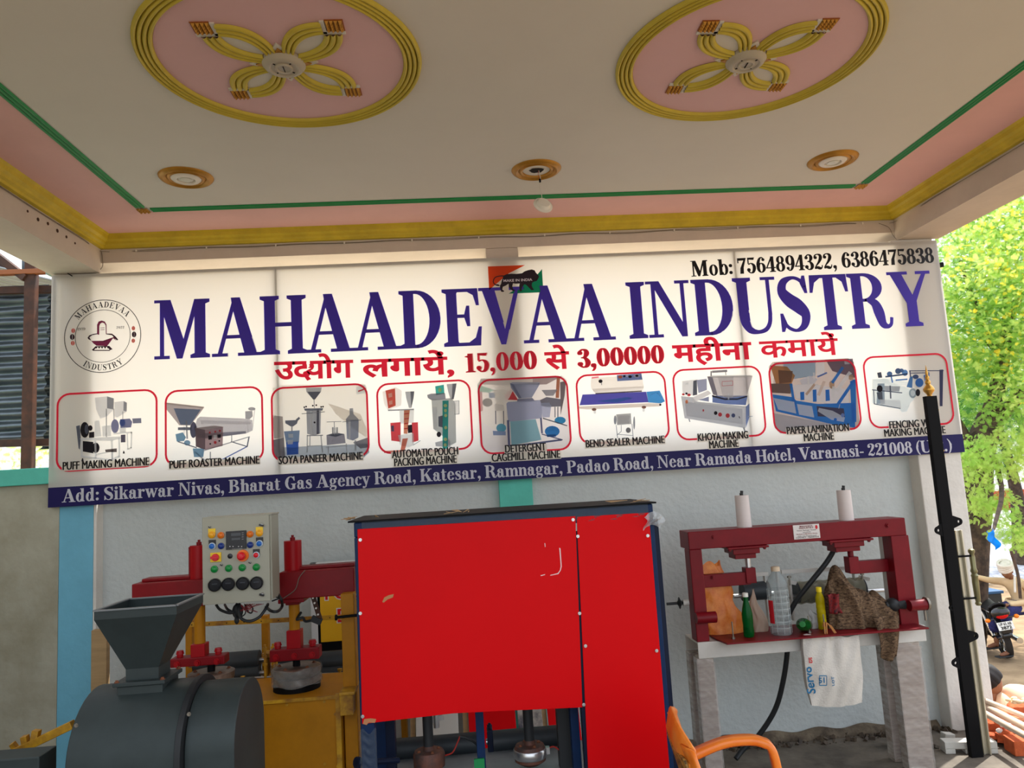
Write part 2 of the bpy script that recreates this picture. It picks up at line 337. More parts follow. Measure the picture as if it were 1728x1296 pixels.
# ------------------------------------------------------------------ materials of the building
ZC = 3.13
M_wall = mat('wall_paint', (193,199,197), rough=.75, var=.10, vscale=2.5, bump=.55, bscale=34)
M_wall2 = mat('old_wall_paint', (176,174,158), rough=.85, rgb2=(140,134,112), vscale=1.6, bump=.3, bscale=20)
M_blue = mat('blue_pillar_paint', (112,180,206), rough=.6, var=.14, vscale=4, bump=.2, bscale=25)
M_teal = mat('teal_paint', (92,196,178), rough=.6, var=.15, vscale=5, bump=.15, bscale=25)
M_ceil = mat('ceiling_paint', (212,209,198), rough=.7, var=.05, vscale=1.2)
M_pink = mat('pink_paint', (226,178,172), rough=.7, var=.07, vscale=3)
M_pinkm = mat('medallion_pink_paint', (216,176,176), rough=.7, var=.05, vscale=3)
M_yel = mat('cornice_yellow_paint', (208,182,42), rough=.55, var=.22, vscale=9)
M_mus = mat('moulding_yellow_paint', (196,178,62), rough=.55, var=.12, vscale=12)
M_green = mat('green_stripe_paint', (28,140,72), rough=.5, var=.15, vscale=10)
M_gold = mat('gold_paint', (186,134,46), rough=.4, metal=.35, var=.25, vscale=14)
M_brown = mat('checker_brown_paint', (150,84,26), rough=.6)
M_beam = mat('beam_paint', (206,194,180), rough=.75, var=.12, vscale=3, bump=.15, bscale=20)
M_whitep = mat('white_plaster', (216,212,204), rough=.75, var=.12, vscale=5, bump=.4, bscale=30)
M_conc = mat('concrete_floor', (120,112,100), rough=.8, rgb2=(78,72,64), vscale=4, bump=.4, bscale=25)
M_earth = mat('dry_earth', (158,134,104), rough=.95, rgb2=(112,90,66), vscale=1.2, bump=.6, bscale=6)
M_pale = mat('pale_dusty_ground', (215,204,182), rough=.95, rgb2=(196,180,152), vscale=.8, bump=.3, bscale=6)
M_lamp = mat('white_lamp_plastic', (225,220,208), rough=.4)
M_lampg = mat('frosted_lamp_cover', (205,205,190), rough=.3)
M_dark = mat('dark_void', (22,18,16), rough=.9)
M_black = mat('black_paint', (12,12,14), rough=.6, spec=.12)
M_wire = mat('grey_wire', (120,110,98), rough=.6)
M_steel = mat('bright_steel', (190,190,190), rough=.28, metal=.9)
M_galv = mat('galvanised_sheet', (100,108,112), rough=.35, metal=.75, var=.35, vscale=3)
M_rust = mat('rusty_angle_iron', (78,44,26), rough=.7, rgb2=(44,28,20), vscale=8)

# ------------------------------------------------------------------ structure
k = MB(); k.box((-6,-8,-1.6),(3.05,.5,0)); k.box((3.05,-8,-1.6),(4.3,.02,0)); k.make('floor', M_conc, kind='structure')
k = MB()
def gfn(u, v):
    x = -30+u*80; y = -22+v*70
    if x < 3.6 and y < 6: z = -1.67
    else: z = -1.66 + .02*math.sin(x*1.3)*math.cos(y*1.7)
    return (x, y, z)
k.grid(gfn, 100, 90); k.make('ground', M_earth, smooth=2, kind='structure', loc=(0,0,-1.66))
# unseen ground behind the wall, pale to bounce light onto banner and beam
k = MB(); k.box((-9,.5,-1.64),(3.0,7,-.02)); k.make('ground_behind', M_pale, kind='structure')
# back wall (recessed panel between pillars), outer left wall
k = MB(); k.box((-2.05,.08,0),(2.73,.2,1.8)); k.make('wall_back', M_wall, kind='structure')
k = MB(); k.box((-6,.0,0),(-2.245,.2,1.72)); wl = k.make('wall_left', M_wall2, kind='structure')
k = MB(); k.box((-6,-.03,1.72),(-2.245,.23,1.812)); k.make('wall_cap', M_teal, wl, bevel=.004)
k = MB(); k.box((-2.245,0,0),(-2.062,.22,1.72)); k.m = 1; k.box((-2.062,.001,0),(-2.045,.22,1.72)); k.box((-2.245,0,1.72),(-2.045,.22,2.914)); pl = k.make('trim_1', [M_blue, M_whitep], kind='structure', bevel=.004)
k = MB(); k.box((.207,.035,0),(.403,.22,1.72)); k.m = 1; k.box((.207,.0,1.72),(.403,.22,2.977)); k.make('trim_2', [M_teal, M_beam], kind='structure', bevel=.004)
k = MB(); k.box((2.73,-.02,0),(3.0,.25,2.924)); k.make('trim_3', M_whitep, kind='structure', bevel=.006)
k = MB(); k.box((-3.3,-6,0),(-3.1,0,3.1)); k.make('shade_wall', M_wall2, kind='structure')  # unseen wall, added to darken the left side of the ceiling
# front columns and the rest of the canopy behind the camera
for i, x in enumerate((-2.25, 2.75)):
    k = MB(); k.box((x,-3.72,0),(x+.25,-3.5,2.96)); k.make('trim_%d' % (4+i), M_whitep, kind='structure')
# ceiling slab
BY0, BX0, BX1, BYF = -.0, -2.03, 2.775, -3.5
k = MB(); k.box((-2.45,-3.9,ZC),(3.2,.42,ZC+.14)); ce = k.make('ceiling', M_ceil, kind='structure')
k = MB()
k.box((-2.28,0,2.978),(3.02,.27,ZC)); k.make('beam_back', M_beam, ce)
k = MB(); k.box((-2.30,-3.75,2.915),(-2.03,-.001,ZC)); k.make('beam_left', M_beam, ce)
k = MB(); k.box((2.775,-3.75,2.925),(3.05,-.001,ZC)); k.make('beam_right', M_beam, ce)
k = MB(); k.box((-2.03,-3.75,2.925),(2.775,-3.5,ZC)); k.make('beam_front', M_beam, ce)
# pink border: a thin coat proud of the slab, framed by the green stripe
SL, SR, SB, SWD = P(222,345,Z=ZC).x, P(1475,302,Z=ZC).x, P(800,338,Z=ZC).y, .052
SF = -3.5 - SB
pk = MB(); zt = ZC-.002
for a, b in (((BX0,SB),(BX1,0)), ((BX0,BYF),(BX1,SF)), ((BX0,SF),(SL,SB)), ((SR,SF),(BX1,SB))):
    pk.box((a[0],a[1],zt),(b[0],b[1],ZC+.01))
pk.make('pink_border', M_pink, ce)
def ridged(mb, edge, n, nr, h, seg=6, z=ZC):
    """band from curve edge(t)->(inner xy, outer xy) with nr half-round ridges hanging h below the ceiling"""
    nc = nr*seg
    def fn(u, v):
        a, b = edge(u); a = Vector(a); b = Vector(b); p = a.lerp(b, v)
        return (p.x, p.y, z-.001-h*abs(math.sin(PI*v*nr))**.6)
    mb.grid(fn, n, nc)
def line_edge(p, q, wv):
    p, q, wv = Vector(p), Vector(q), Vector(wv)
    return lambda t: (p.lerp(q, t), p.lerp(q, t)+wv)
gs = MB()
g0 = .07
for p, q, wv in (((SL+g0,SB),(SR-g0,SB),(0,-SWD)), ((SL,SB-g0),(SL,SF+g0),(SWD,0)), ((SR,SB-g0),(SR,SF+g0),(-SWD,0)), ((SL+g0,SF),(SR-g0,SF),(0,SWD))):
    ridged(gs, line_edge(p, q, wv), 24, 3, .007)
gs.make('green_stripe', M_green, ce, smooth=True)
def checker(mb, x0, y0, x1, y1, n=4):
    """raised little pyramids"""
    for i in range(n):
        for j in range(n):
            a, b = x0+(x1-x0)*i/n, y0+(y1-y0)*j/n; c, d = x0+(x1-x0)*(i+.9)/n, y0+(y1-y0)*(j+.9)/n
            mb.m = 0
            mb.add([(a,b,ZC-.0062),(c,b,ZC-.0062),(c,d,ZC-.0062),(a,d,ZC-.0062),((a+c)/2,(b+d)/2,ZC-.018)], [(0,1,4),(1,2,4),(2,3,4),(3,0,4)])
ck = MB()
for x, sx in ((SL,1),(SR,-1)):
    for y, sy in ((SB,-1),(SF,1)):
        checker(ck, x, y, x+sx*.058, y+sy*.058, 3)
ck.make('corner_checker', M_gold, ce)
# cornice: stepped yellow moulding on all four sides
prof = [(0,-.07),(-.025,-.07),(-.03,-.058),(-.045,-.052),(-.05,-.04),(-.064,-.03),(-.07,-.012),(-.08,0),(0,0)]
def cornice(name, side):
    k = MB(); n = len(prof); vs = []
    for s in (0, 1):
        for y, z in prof:
            d = -y
            if side == 'b': vs.append(((BX0+d, BX1-d)[s], -d, ZC-.001+z*1.0))
            if side == 'f': vs.append(((BX0+d, BX1-d)[s], BYF+d, ZC-.001+z))
            if side == 'l': vs.append((BX0+d, (BYF+d, -d)[s], ZC-.001+z))
            if side == 'r': vs.append((BX1-d, (BYF+d, -d)[s], ZC-.001+z))
    k.add(vs, [(i, (i+1) % n, n+(i+1) % n, n+i) for i in range(n)] + [tuple(range(n)), tuple(range(n, 2*n))])
    k.make('cornice', M_yel, ce)
for s in 'bflr': cornice('cornice', s)

def medallion(cx, cy, ang=0):
    R0, R1 = .425, .492
    md = MB(); n = 64
    md.add([(cx+R0*math.cos(2*PI*i/n), cy+R0*math.sin(2*PI*i/n), ZC-.003) for i in range(n)], [tuple(range(n))])
    disc = md.make('medallion_disc', M_pinkm, ce)
    k = MB(); ridged(k, lambda t: ((cx+R0*math.cos(2*PI*t), cy+R0*math.sin(2*PI*t)), (cx+R1*math.cos(2*PI*t), cy+R1*math.sin(2*PI*t))), 96, 4, .014)
    k.make('medallion_ring', M_mus, disc, smooth=True)
    q, ww = .172, .062
    for sx in (-1, 1):
        for sy in (-1, 1):
            k = MB(); wv = MB()
            def T(x, y): return (cx+sx*x, cy+sy*y)
            def bz(p0, p1, p2, t): return ((1-t)**2*p0[0]+2*t*(1-t)*p1[0]+t*t*p2[0], (1-t)**2*p0[1]+2*t*(1-t)*p1[1]+t*t*p2[1])
            def e1(t):
                return (T(*bz((q,q), (.085,q-.008), (.052,.062), t)), T(*bz((q,q+ww), (.03,q+ww), (.004,.05), t)))
            def e2(t):
                a, b = e1(t); f = lambda p: ((p[0]-cx)*sx, (p[1]-cy)*sy)
                (x0, y0), (x1, y1) = f(a), f(b); return (T(y0, x0), T(y1, x1))
            ridged(k, e1, 22, 3, .012, z=ZC-.003); ridged(k, e2, 22, 3, .012, z=ZC-.004)
            k.make('petal', M_mus, disc, smooth=True)
            # white lens in the petal, white edging and brown checker at its tip
            lens = [e1(i/12)[0] for i in range(13)] + [e2(1-i/12)[0] for i in range(13)]
            wv.add([(x, y, ZC-.0045) for x, y in lens], [tuple(range(len(lens)))])
            a = T(q, q-.004); b = T(q+ww+.012, q+.012)
            wv.box((min(a[0],b[0]),min(a[1],b[1]),ZC-.008),(max(a[0],b[0]),max(a[1],b[1]),ZC))
            a = T(q-.004, q); b = T(q+.012, q+ww+.008)
            wv.box((min(a[0],b[0]),min(a[1],b[1]),ZC-.008),(max(a[0],b[0]),max(a[1],b[1]),ZC))
            wv.make('petal_field', M_ceil, disc)
            c2 = MB(); c2.m = 1; a = T(q+.013, q+.013); b = T(q+.074, q+.074); c2.box((min(a[0],b[0]),min(a[1],b[1]),ZC-.006),(max(a[0],b[0]),max(a[1],b[1]),ZC)); a = T(q+.014, q+.014); b = T(q+.014+.058, q+.014+.058); checker(c2, a[0], a[1], b[0], b[1], 4)
            c2.make('tip_checker', [M_gold, M_brown], disc)
    tr = MB()
    for a in range(4):
        t = a*PI/2; r = Matrix.Rotation(t, 3, 'Z')
        for m_, s_, hh in ((0, 1.0, .006), (1, .62, .011)):
            tr.m = m_; pts = [Vector((.045,-.05*s_,0)), Vector((.06+.062*s_,0,0)), Vector((.045,.05*s_,0))]
            tr.prism([Vector((cx,cy,ZC-hh-.003)) + r @ p for p in pts], (0,0,hh))
    tr.make('centre_star', [M_ceil, M_gold], disc)
    return disc
MD = [P(479,103,Z=ZC), P(1258,97,Z=ZC)]
for c in MD: medallion(c.x, c.y)
# the same pair is repeated behind the camera only once per bay, so two medallions make the ceiling

# gold rings of the small lamps
LP = [P(314,299,Z=ZC), P(905,286,Z=ZC), P(1405,270,Z=ZC)]
for i, c in enumerate(LP):
    k = MB(); k.lathe([(.068,-.001),(.07,-.010),(.078,-.013),(.086,-.008),(.088,-.004),(.092,-.010),(.104,-.016),(.116,-.012),(.124,-.004),(.126,0)], (c.x,c.y,ZC-.0), n=40)
    k.make('gold_ring', M_gold, ce, smooth=True)
k = MB(); c = LP[1]
k.lathe([(.001,-.0015),(.068,-.0015),(.07,0)], (c.x,c.y,ZC-.002), n=28); k.make('lamp_seat', M_ceil, ce)
k = MB(); rr = [.032+.012*random.random() for _ in range(14)]
k.add([(c.x+rr[i]*math.cos(2*PI*i/14), c.y+rr[i]*.85*math.sin(2*PI*i/14), ZC-.0055) for i in range(14)], [tuple(range(14))]); k.make('lamp_hole', M_dark, ce)

def downlight_small(c, label):
    t = thing('downlight', (c.x,c.y,ZC), label, 'light', 'ceiling downlights')
    k = MB(); k.lathe([(.001,-.012),(.034,-.012),(.036,-.004),(.040,-.004),(.043,-.018),(.062,-.016),(.069,-.010),(.070,-.001)], (c.x,c.y,ZC), n=32); k.make('rim', M_lamp, t, smooth=True)
    k = MB(); k.lathe([(.001,-.017),(.026,-.016),(.033,-.010)], (c.x,c.y,ZC), n=28); k.make('lens', M_lampg, t, smooth=True)
downlight_small(LP[0], 'round white downlight in a gold ring, near the left end of the green stripe')
downlight_small(LP[2], 'round white downlight in a gold ring, near the right end of the green stripe')
def downlight_big(c, label):
    t = thing('downlight', (c.x,c.y,ZC), label, 'light', 'ceiling downlights'); z = ZC
    k = MB(); k.lathe([(.045,-.028),(.05,-.033),(.056,-.033),(.062,-.030),(.068,-.026),(.071,-.020),(.076,-.016),(.077,-.003)], (c.x,c.y,z), n=40)
    k.lathe([(.001,-.024),(.045,-.024),(.046,-.022)], (c.x,c.y,z), n=32)
    k.lathe([(.022,-.03),(.024,-.034),(.03,-.034),(.032,-.028),(.036,-.024)], (c.x,c.y,z), n=32); k.make('rim', mat('grey_lamp_plastic', (176,168,150), rough=.45), t, smooth=True)
    k = MB(); k.lathe([(.018,-.029),(.022,-.029)], (c.x,c.y,z), n=28)
    for i in range(4):
        a = PI/4+i*PI/2; d = Vector((math.cos(a), math.sin(a), 0)); p = Vector((c.x,c.y,z-.027)); k.bar(p+d*.036, p+d*.044, .004, .006)
    k.make('slot', M_black, t)
    k = MB(); k.lathe([(.001,-.031),(.017,-.030),(.019,-.026)], (c.x,c.y,z), n=28); k.make('lens', mat('grey_lens', (170,164,148), rough=.3), t, smooth=True)
    k = MB(); k.box((c.x-.001,c.y-.018,z-.034),(c.x+.001,c.y+.018,z-.03)); k.make('slot', M_black, t)
downlight_big(MD[0], 'grey slotted downlight at the centre of the left pink medallion')
downlight_big(MD[1], 'grey slotted downlight at the centre of the right pink medallion')
# dangling lamp
c = LP[1]; q = P(917,345,Y=c.y+.0)
t = thing('hanging_lamp', (c.x,c.y,ZC), 'small round white downlight dangling by its wires from the hole in the ceiling', 'light')
k = MB(); k.M = Matrix.Translation(q) @ Euler((math.radians(62), math.radians(-24), math.radians(28))).to_matrix().to_4x4()
k.lathe([(.001,.014),(.03,.014),(.036,.006),(.038,0),(.047,-.003),(.05,-.004),(.05,-.008),(.042,-.011),(.038,-.009),(.036,-.006)], n=32); k.make('rim', M_lamp, t, smooth=True)
k2 = MB(); k2.M = k.M; k2.lathe([(.001,-.0105),(.034,-.0095),(.037,-.006)], n=28); k2.make('lens', M_lampg, t, smooth=True)
k = MB(); a = Vector((c.x+.012,c.y,ZC)); b = q+Vector((-.004,.01,.045))
k.tube(spl([a, a.lerp(b,.35)+Vector((.004,0,0)), a.lerp(b,.7)+Vector((-.003,0,0)), b, q+Vector((-.006,.012,.01))], 5), .0016, 6); k.m = 1
k.tube(spl([a, a.lerp(b,.2)+Vector((-.006,0,0)), a.lerp(b,.4)], 4), .0012, 5); k.m = 2; k.cyl(a.lerp(b,.35), a.lerp(b,.48), .005, n=8)
k.make('wire', [mat('white_wire', (210,205,195)), mat('red_wire', (150,40,30)), M_black], t)

# loose wire stapled along the foot of the cornice
k = MB(); random.seed(3)
for s in range(2):
    pts = [(BX0+.005, -3.4+.4*i, ZC-.078-.004*random.random()-s*.004) for i in range(9)] + [(BX0+.006,-.01,ZC-.085)]
    pts += [(BX0+.02+.28*i, -.006, ZC-.082-.010*random.random()*(i % 2)-s*.004) for i in range(1, 17)] + [(BX1-.01,-.008,ZC-.09)]
    pts += [(BX1-.006, -.4*i, ZC-.082-.006*random.random()) for i in range(1, 9)]
    k.tube(spl(pts, 4), .0014, 5)
k.tube(spl([(BX0+.006,-.01,ZC-.085),(BX0+.012,-.012,ZC-.13),(BX0+.01,-.01,ZC-.18),(BX0-.04,-.01,ZC-.225)],5), .002, 5)
k.tube(spl([(BX1-.1,-.006,ZC-.09),(BX1-.04,-.008,ZC-.12),(BX1-.02,-.008,ZC-.17),(BX1-.0,-.01,ZC-.2)],5), .0015, 5)
k.make('wire', M_wire, ce)
random.seed(5)
for i in range(12):
    k = MB(); x = BX0+.2+.4*i; k.box((x-.004,-.009,ZC-.092),(x+.004,.001,ZC-.08)); k.make('staple', M_lamp, ce)
# small chips and holes in the left beam face are dark screw plugs
t = thing('beam_plug', (BX0,-.5,3.0), 'row of small rusty plugs knocked into the left beam', 'plug')
pp = [(BX0+.001, -.3-.09*i, 2.97+.05*random.random()) for i in range(6)]
for p in pp:
    k = MB(); k.cyl((p[0]-.004,p[1],p[2]), (p[0]+.002,p[1],p[2]), .006+.004*random.random(), n=7); k.make('plug', M_rust, t)
# ------------------------------------------------------------------ the banner
YB = -.035
def pm(name, rgb, tl=.5): return mat(name, rgb, rough=.45, spec=.3, transl=tl)
B_white = pm('banner_vinyl', (236,232,224), .55)
B_blue = pm('print_blue', (82,60,188), .35); B_navy = pm('print_navy', (32,26,92), .3)
B_red = pm('print_red', (226,32,62), .4); B_black = pm('print_black', (28,22,24), .25)
banner = thing('banner', (.37,YB,1.59), 'wide white printed banner with blue headline stretched across the back of the porch', 'sign')
TL, TR, BR, BL = P(89,466,Y=YB), P(1582,404,Y=YB), P(1626,762,Y=YB), P(79,858,Y=YB)
BXa, BXb, BZa, BZb = (TL.x+BL.x)/2, (TR.x+BR.x)/2, (BL.z+BR.z)/2, (TL.z+TR.z)/2
def bp(x, y, d=0): p = P(x, y, Y=YB-.0006); return Vector((p.x, YB-.0006-d, p.z))
k = MB()
k.grid(lambda u, v: (BXa+(BXb-BXa)*u, YB + .004*math.sin(u*23)*math.sin(v*PI)*.4, BZa+(BZb-BZa)*v), 60, 14)
sheet = k.make('sheet', B_white, banner, smooth=2)
def bframe(y0, y1):
    bars = [((BXa,BZa),(BXb,BZa+.025)), ((BXa,BZb-.025),(BXb,BZb)), ((BXa,BZa),(BXa+.025,BZb)), ((BXb-.025,BZa),(BXb,BZb))]
    for px in (468, 1255):
        x = P(px, 600, Y=YB).x; bars.append(((x-.008,BZa),(x+.008,BZb)))
    for a, b in bars:
        k = MB(); k.box((a[0],y0,a[1]),(b[0],y1,b[1])); k.make('frame_bar', M_galv, banner)
bframe(YB+.006, YB+.028)
# headline
def zline(p0, p1): return (P(*p0, Y=YB).z + P(*p1, Y=YB).z)/2
def line(txt, p0, p1, cap_px, name, m, d=.0004, gap=.02, bold=0):
    a = P(*p0, Y=YB-.001); b = P(*p1, Y=YB-.001); h = cap_px
    k = MB(); serif_text(k, txt, a.x, b.x, lambda x, y, i: (x, YB-.0014-d-(i % 9)*.00003, a.z+(b.z-a.z)*(x-a.x)/(b.x-a.x)+y*h), gap)
    if bold:
        for sx in (-1, 1): serif_text(k, txt, a.x, b.x, lambda x, y, i: (x+sx*bold, YB-.0010-d-(i % 9)*.00003+sx*.0002, a.z+(b.z-a.z)*(x-a.x)/(b.x-a.x)+y*h), gap)
    return k.make(name, m, banner, fix=False)
hz = P(262,518,Y=YB).z-P(268,607,Y=YB).z
line('MAHAADEVAA', (260,607), (1037,573), .345, 'headline_lettering', B_blue, gap=-.03, bold=.004)
line('INDUSTRY', (1060,572), (1577,549), .345, 'headline_lettering', B_blue, gap=-.03, bold=.004)
line('Mob: 7564894322, 6386475838', (1167,467), (1577,443), .098, 'phone_lettering', B_black, gap=-.02, bold=.002)
# navy strip with the address
k = MB(); zs = (P(79,823,Y=YB).z + P(1620,733,Y=YB).z)/2
k.box((BXa,YB-.0016,BZa),(BXb,YB-.0006,zs)); k.make('address_strip', B_navy, banner)
ad = mat('address_white', (205,205,215), rough=.45, transl=.2)
line('Add: Sikarwar Nivas, Bharat Gas Agency Road, Katesar, Ramnagar, Padao Road, Near Ramada Hotel, Varanasi- 221008 (U.P.)', (105,848), (1608,761), .072, 'address_lettering', ad, d=.0006, gap=-.01, bold=.0018)
# hindi line (figures in the same bold hand)
def hindi(txt, x0, x1, fuse=None, off=.028):
    a = P(*x0, Y=YB); b = P(*x1, Y=YB)
    k = MB(); vs, fs = font_mesh(txt, 1, off)
    if fuse:
        v2, _ = font_mesh(fuse, 1, off); xd = max(v[0] for v in v2)-.03
        vs = [(v[0]-(.17 if v[0] > xd else 0), v[1], v[2]) for v in vs]
    m0 = min(v[0] for v in vs); m1 = max(v[0] for v in vs)
    top = .62
    k.add([(a.x+(v[0]-m0)/(m1-m0)*(b.x-a.x), YB-.0018, a.z+(b.z-a.z)*(v[0]-m0)/(m1-m0)+v[1]*.155) for v in vs], fs)
    k.make('hindi_lettering', B_red, banner, fix=False)
hindi('उदयोग', (463,640), (597,636), 'उद'); hindi('लगायें,', (610,636), (767,630))
hindi('से', (920,623), (962,621)); hindi('महीना', (1136,611), (1270,605)); hindi('कमायें', (1283,604), (1416,598), off=.018)
line('15,000', (785,629), (907,623), .112, 'figure_lettering', B_red, gap=-.01, bold=.005); line('3,00000', (975,621), (1122,613), .112, 'figure_lettering', B_red, gap=-.01, bold=.005)

# frames round the eight pictures
FR = [((96,662),(267,658),(266,795),(95,790)), ((278,656),(444,654),(446,783),(279,785)), ((457,652),(621,648),(624,772),(459,780)), ((633,646),(794,641),(799,757),(640,768)),
      ((805,640),(957,634),(966,757),(812,770)), ((971,632),(1122,626),(1131,742),(977,752)), ((1133,624),(1283,616),(1294,735),(1143,745)), ((1296,612),(1442,606),(1455,723),(1305,735)), ((1455,601),(1597,596),(1611,716),(1466,724))]
FR2 = [(95,659,267,794), (278,655,445,784), (457,651,623,778), (634,644,797,766), (805,637,964,768), (971,630,1128,750), (1134,621,1291,743), (1296,609,1452,732), (1454,598,1609,722)]
def rrect(x0, z0, x1, z1, r, n=6):
    o = []
    for cx, cz, a in ((x1-r,z1-r,0),(x0+r,z1-r,90),(x0+r,z0+r,180),(x1-r,z0+r,270)):
        o += [(cx+r*math.cos(math.radians(a+90*i/n)), cz+r*math.sin(math.radians(a+90*i/n))) for i in range(n+1)]
    return o
CAPS = [(['PUFF MAKING MACHINE'], 107,791,252,787), (['PUFF ROASTER MACHINE'], 287,790,438,783), (['SOYA PANEER MACHINE'], 471,784,612,775), (['AUTOMATIC POUCH','PACKING MACHINE'], 662,773,773,767),
        (['DETERGENT','CAGEMILL MACHINE'], 853,764,921,760), (['BEND SEALER MACHINE'], 989,755,1121,748), (['KHOYA MAKING','MACHINE'], 1178,745,1262,739), (['PAPER LAMINATION','MACHINE'], 1328,733,1432,727), (['FENCING WIRE','MAKING MACHINE'], 1501,724,1583,718)]
ZT = [0]*9
for i, (x0, y0, x1, y1) in enumerate(FR2):
    a = P((x0+(FR[i][3][0]))/2, FR[i][0][1], Y=YB); cq = [P(*q, Y=YB) for q in FR[i]]
    X0 = (cq[0].x+cq[3].x)/2; X1 = (cq[1].x+cq[2].x)/2; Z1 = (cq[0].z+cq[1].z)/2-.0; Z0 = (cq[2].z+cq[3].z)/2
    FR[i] = (X0, Z0, X1, Z1)
    k = MB(); o = rrect(X0, Z0, X1, Z1, .07); q = rrect(X0+.011, Z0+.011, X1-.011, Z1-.011, .06); n = len(o)
    k.add([(x, YB-.0042, z) for x, z in o+q], [(j, (j+1) % n, n+(j+1) % n, n+j) for j in range(n)])
    pr = k.make('picture_frame', B_red, banner)
    lines, cx0, cy0, cx1, cy1 = CAPS[i]; pa = P(cx0, cy0, Y=YB); pb = P(cx1, cy1, Y=YB)
    z = (pa.z+pb.z)/2; cx = (pa.x+pb.x)/2; wd = pb.x-pa.x
    if i == 0: z += 0
    w0 = 1
    for j, tx in enumerate(lines):
        vs, fs = font_mesh(tx, 1, 0); w_ = max(v[0] for v in vs)-min(v[0] for v in vs)
        if j == 0: ks = wd/w_
        k = MB(); k.box((cx-ks*w_/2-.006, YB-.0050, z-.006-j*.047), (cx+ks*w_/2+.006, YB-.0046, z+.036-j*.047)); k.make('caption_backing', B_white, banner)
        k = MB()
        for dx in (-.002, 0, .002): put_text(k, tx, (cx+dx, YB-.0055-abs(dx)*.1-dx*.05, z-j*.047), (1,0,0), (0,0,1), width=ks*w_, height=.047/.73, offset=0, align='CENTER')
        k.make('caption', B_black, banner, fix=False)
# pictures: coordinates are read off enlarged views of each print
PAL = {}
def pic(name, crop, sc, items, clip=None):
    """items: (rgb, points) polygons, (rgb,'e',cx,cy,rx,ry), (rgb,'l',w,points)"""
    k = MB(); mats = []; idx = {}
    for n_, it in enumerate(items):
        rgb = it[0]
        if rgb not in idx: idx[rgb] = len(mats); c_ = tuple(int(v+(255-v)*((.65 if min(rgb) > 140 else .3 if min(rgb) > 90 else .12) if n_ < 3 else .12)) if max(rgb) > 60 else v for v in rgb); mats.append(pm('print_%d_%d_%d' % c_, c_, .65))
        k.m = idx[rgb]; d = .0004+.00005*n_
        f = lambda x, y: bp(crop[0]+x/sc, crop[1]+y/sc, d)
        if it[1] == 'e':
            _, _, cx, cy, rx, ry = it; pts = [(cx+rx*math.cos(2*PI*i/16), cy+ry*math.sin(2*PI*i/16)) for i in range(16)]
            k.add([f(*p) for p in pts], [tuple(range(16))])
        elif it[1] == 'l':
            _, _, wd, pts = it
            for a, b in zip(pts[:-1], pts[1:]):
                a = Vector(a); b = Vector(b); t_ = (b-a).normalized()*wd*.2; nn = Vector((-(b-a).y, (b-a).x)).normalized()*wd/2
                a = a-t_; b = b+t_
                k.add([f(*(a+nn)), f(*(b+nn)), f(*(b-nn)), f(*(a-nn))], [(0,1,2,3)])
        else: k.add([f(*p) for p in it[1]], [tuple(range(len(it[1])))])
    return k.make('picture_print', mats, banner, fix=False, label=name)
G1, G2, G3, W1, DK, BL1, RD = (168,172,178), (128,132,142), (92,98,116), (222,224,226), (38,34,42), (86,108,176), (200,50,60)
c1 = ((90,640), 4.8)
pic('printed picture of a grey twin puff making machine', *c1, [
 (G1, [(338,150),(435,138),(490,155),(488,245),(435,300),(380,320),(345,240)]), (G2, [(435,138),(490,155),(488,245),(435,235)]), (G1, [(495,185),(570,176),(596,190),(594,262),(520,310),(498,300)]), (G2, [(570,176),(596,190),(594,262),(568,255)]),
 (G2,'l',8,[(430,240),(430,470)]), (G2,'l',7,[(490,240),(492,330)]), (G2,'l',6,[(563,262),(563,320)]),
 (G3, [(185,380),(215,372),(222,480),(215,570),(205,560)]), (DK,'e',255,410,36,64), (G3,'e',270,405,16,40), (DK,'e',300,395,18,22), (W1, [(335,340),(372,330),(390,460),(335,468)]), (W1, [(395,380),(465,370),(470,460),(400,465)]), (DK, [(290,430),(332,425),(332,472),(290,475)]),
 ((110,112,150),'e',500,380,32,56), ((104,108,146),[(540,325),(620,318),(640,345),(630,390),(545,395)]), (BL1,'e',560,352,24,30), ((110,114,140),[(640,318),(712,315),(714,355),(645,358)]), (W1,[(535,395),(590,390),(588,430),(538,432)]),
 (DK,[(240,500),(325,508),(325,600),(240,585)]), (DK,'e',345,555,30,42), (W1,[(215,480),(545,462),(545,480),(470,500),(222,490)]), (W1,'l',16,[(230,490),(232,625)]), (W1,'l',16,[(340,500),(345,640)]), (W1,'l',16,[(475,490),(478,660)]), (W1,'l',14,[(535,475),(535,630)]), (W1,'l',16,[(230,625),(470,655),(535,625)]), (W1,'l',10,[(350,610),(480,580),(480,650)]),
 (W1,'l',12,[(490,440),(635,430),(632,555),(600,570)]), (W1,'l',10,[(600,440),(605,565)]), ((90,80,80),[(420,570),(515,560),(515,590),(425,590)]), ((70,66,86),[(548,450),(585,448),(585,510),(548,512)]),
 (DK,[(228,665),(248,665),(242,640),(234,640)]), (DK,[(428,700),(446,700),(440,675),(434,675)]), (DK,[(564,602),(580,602),(575,580),(569,580)])])
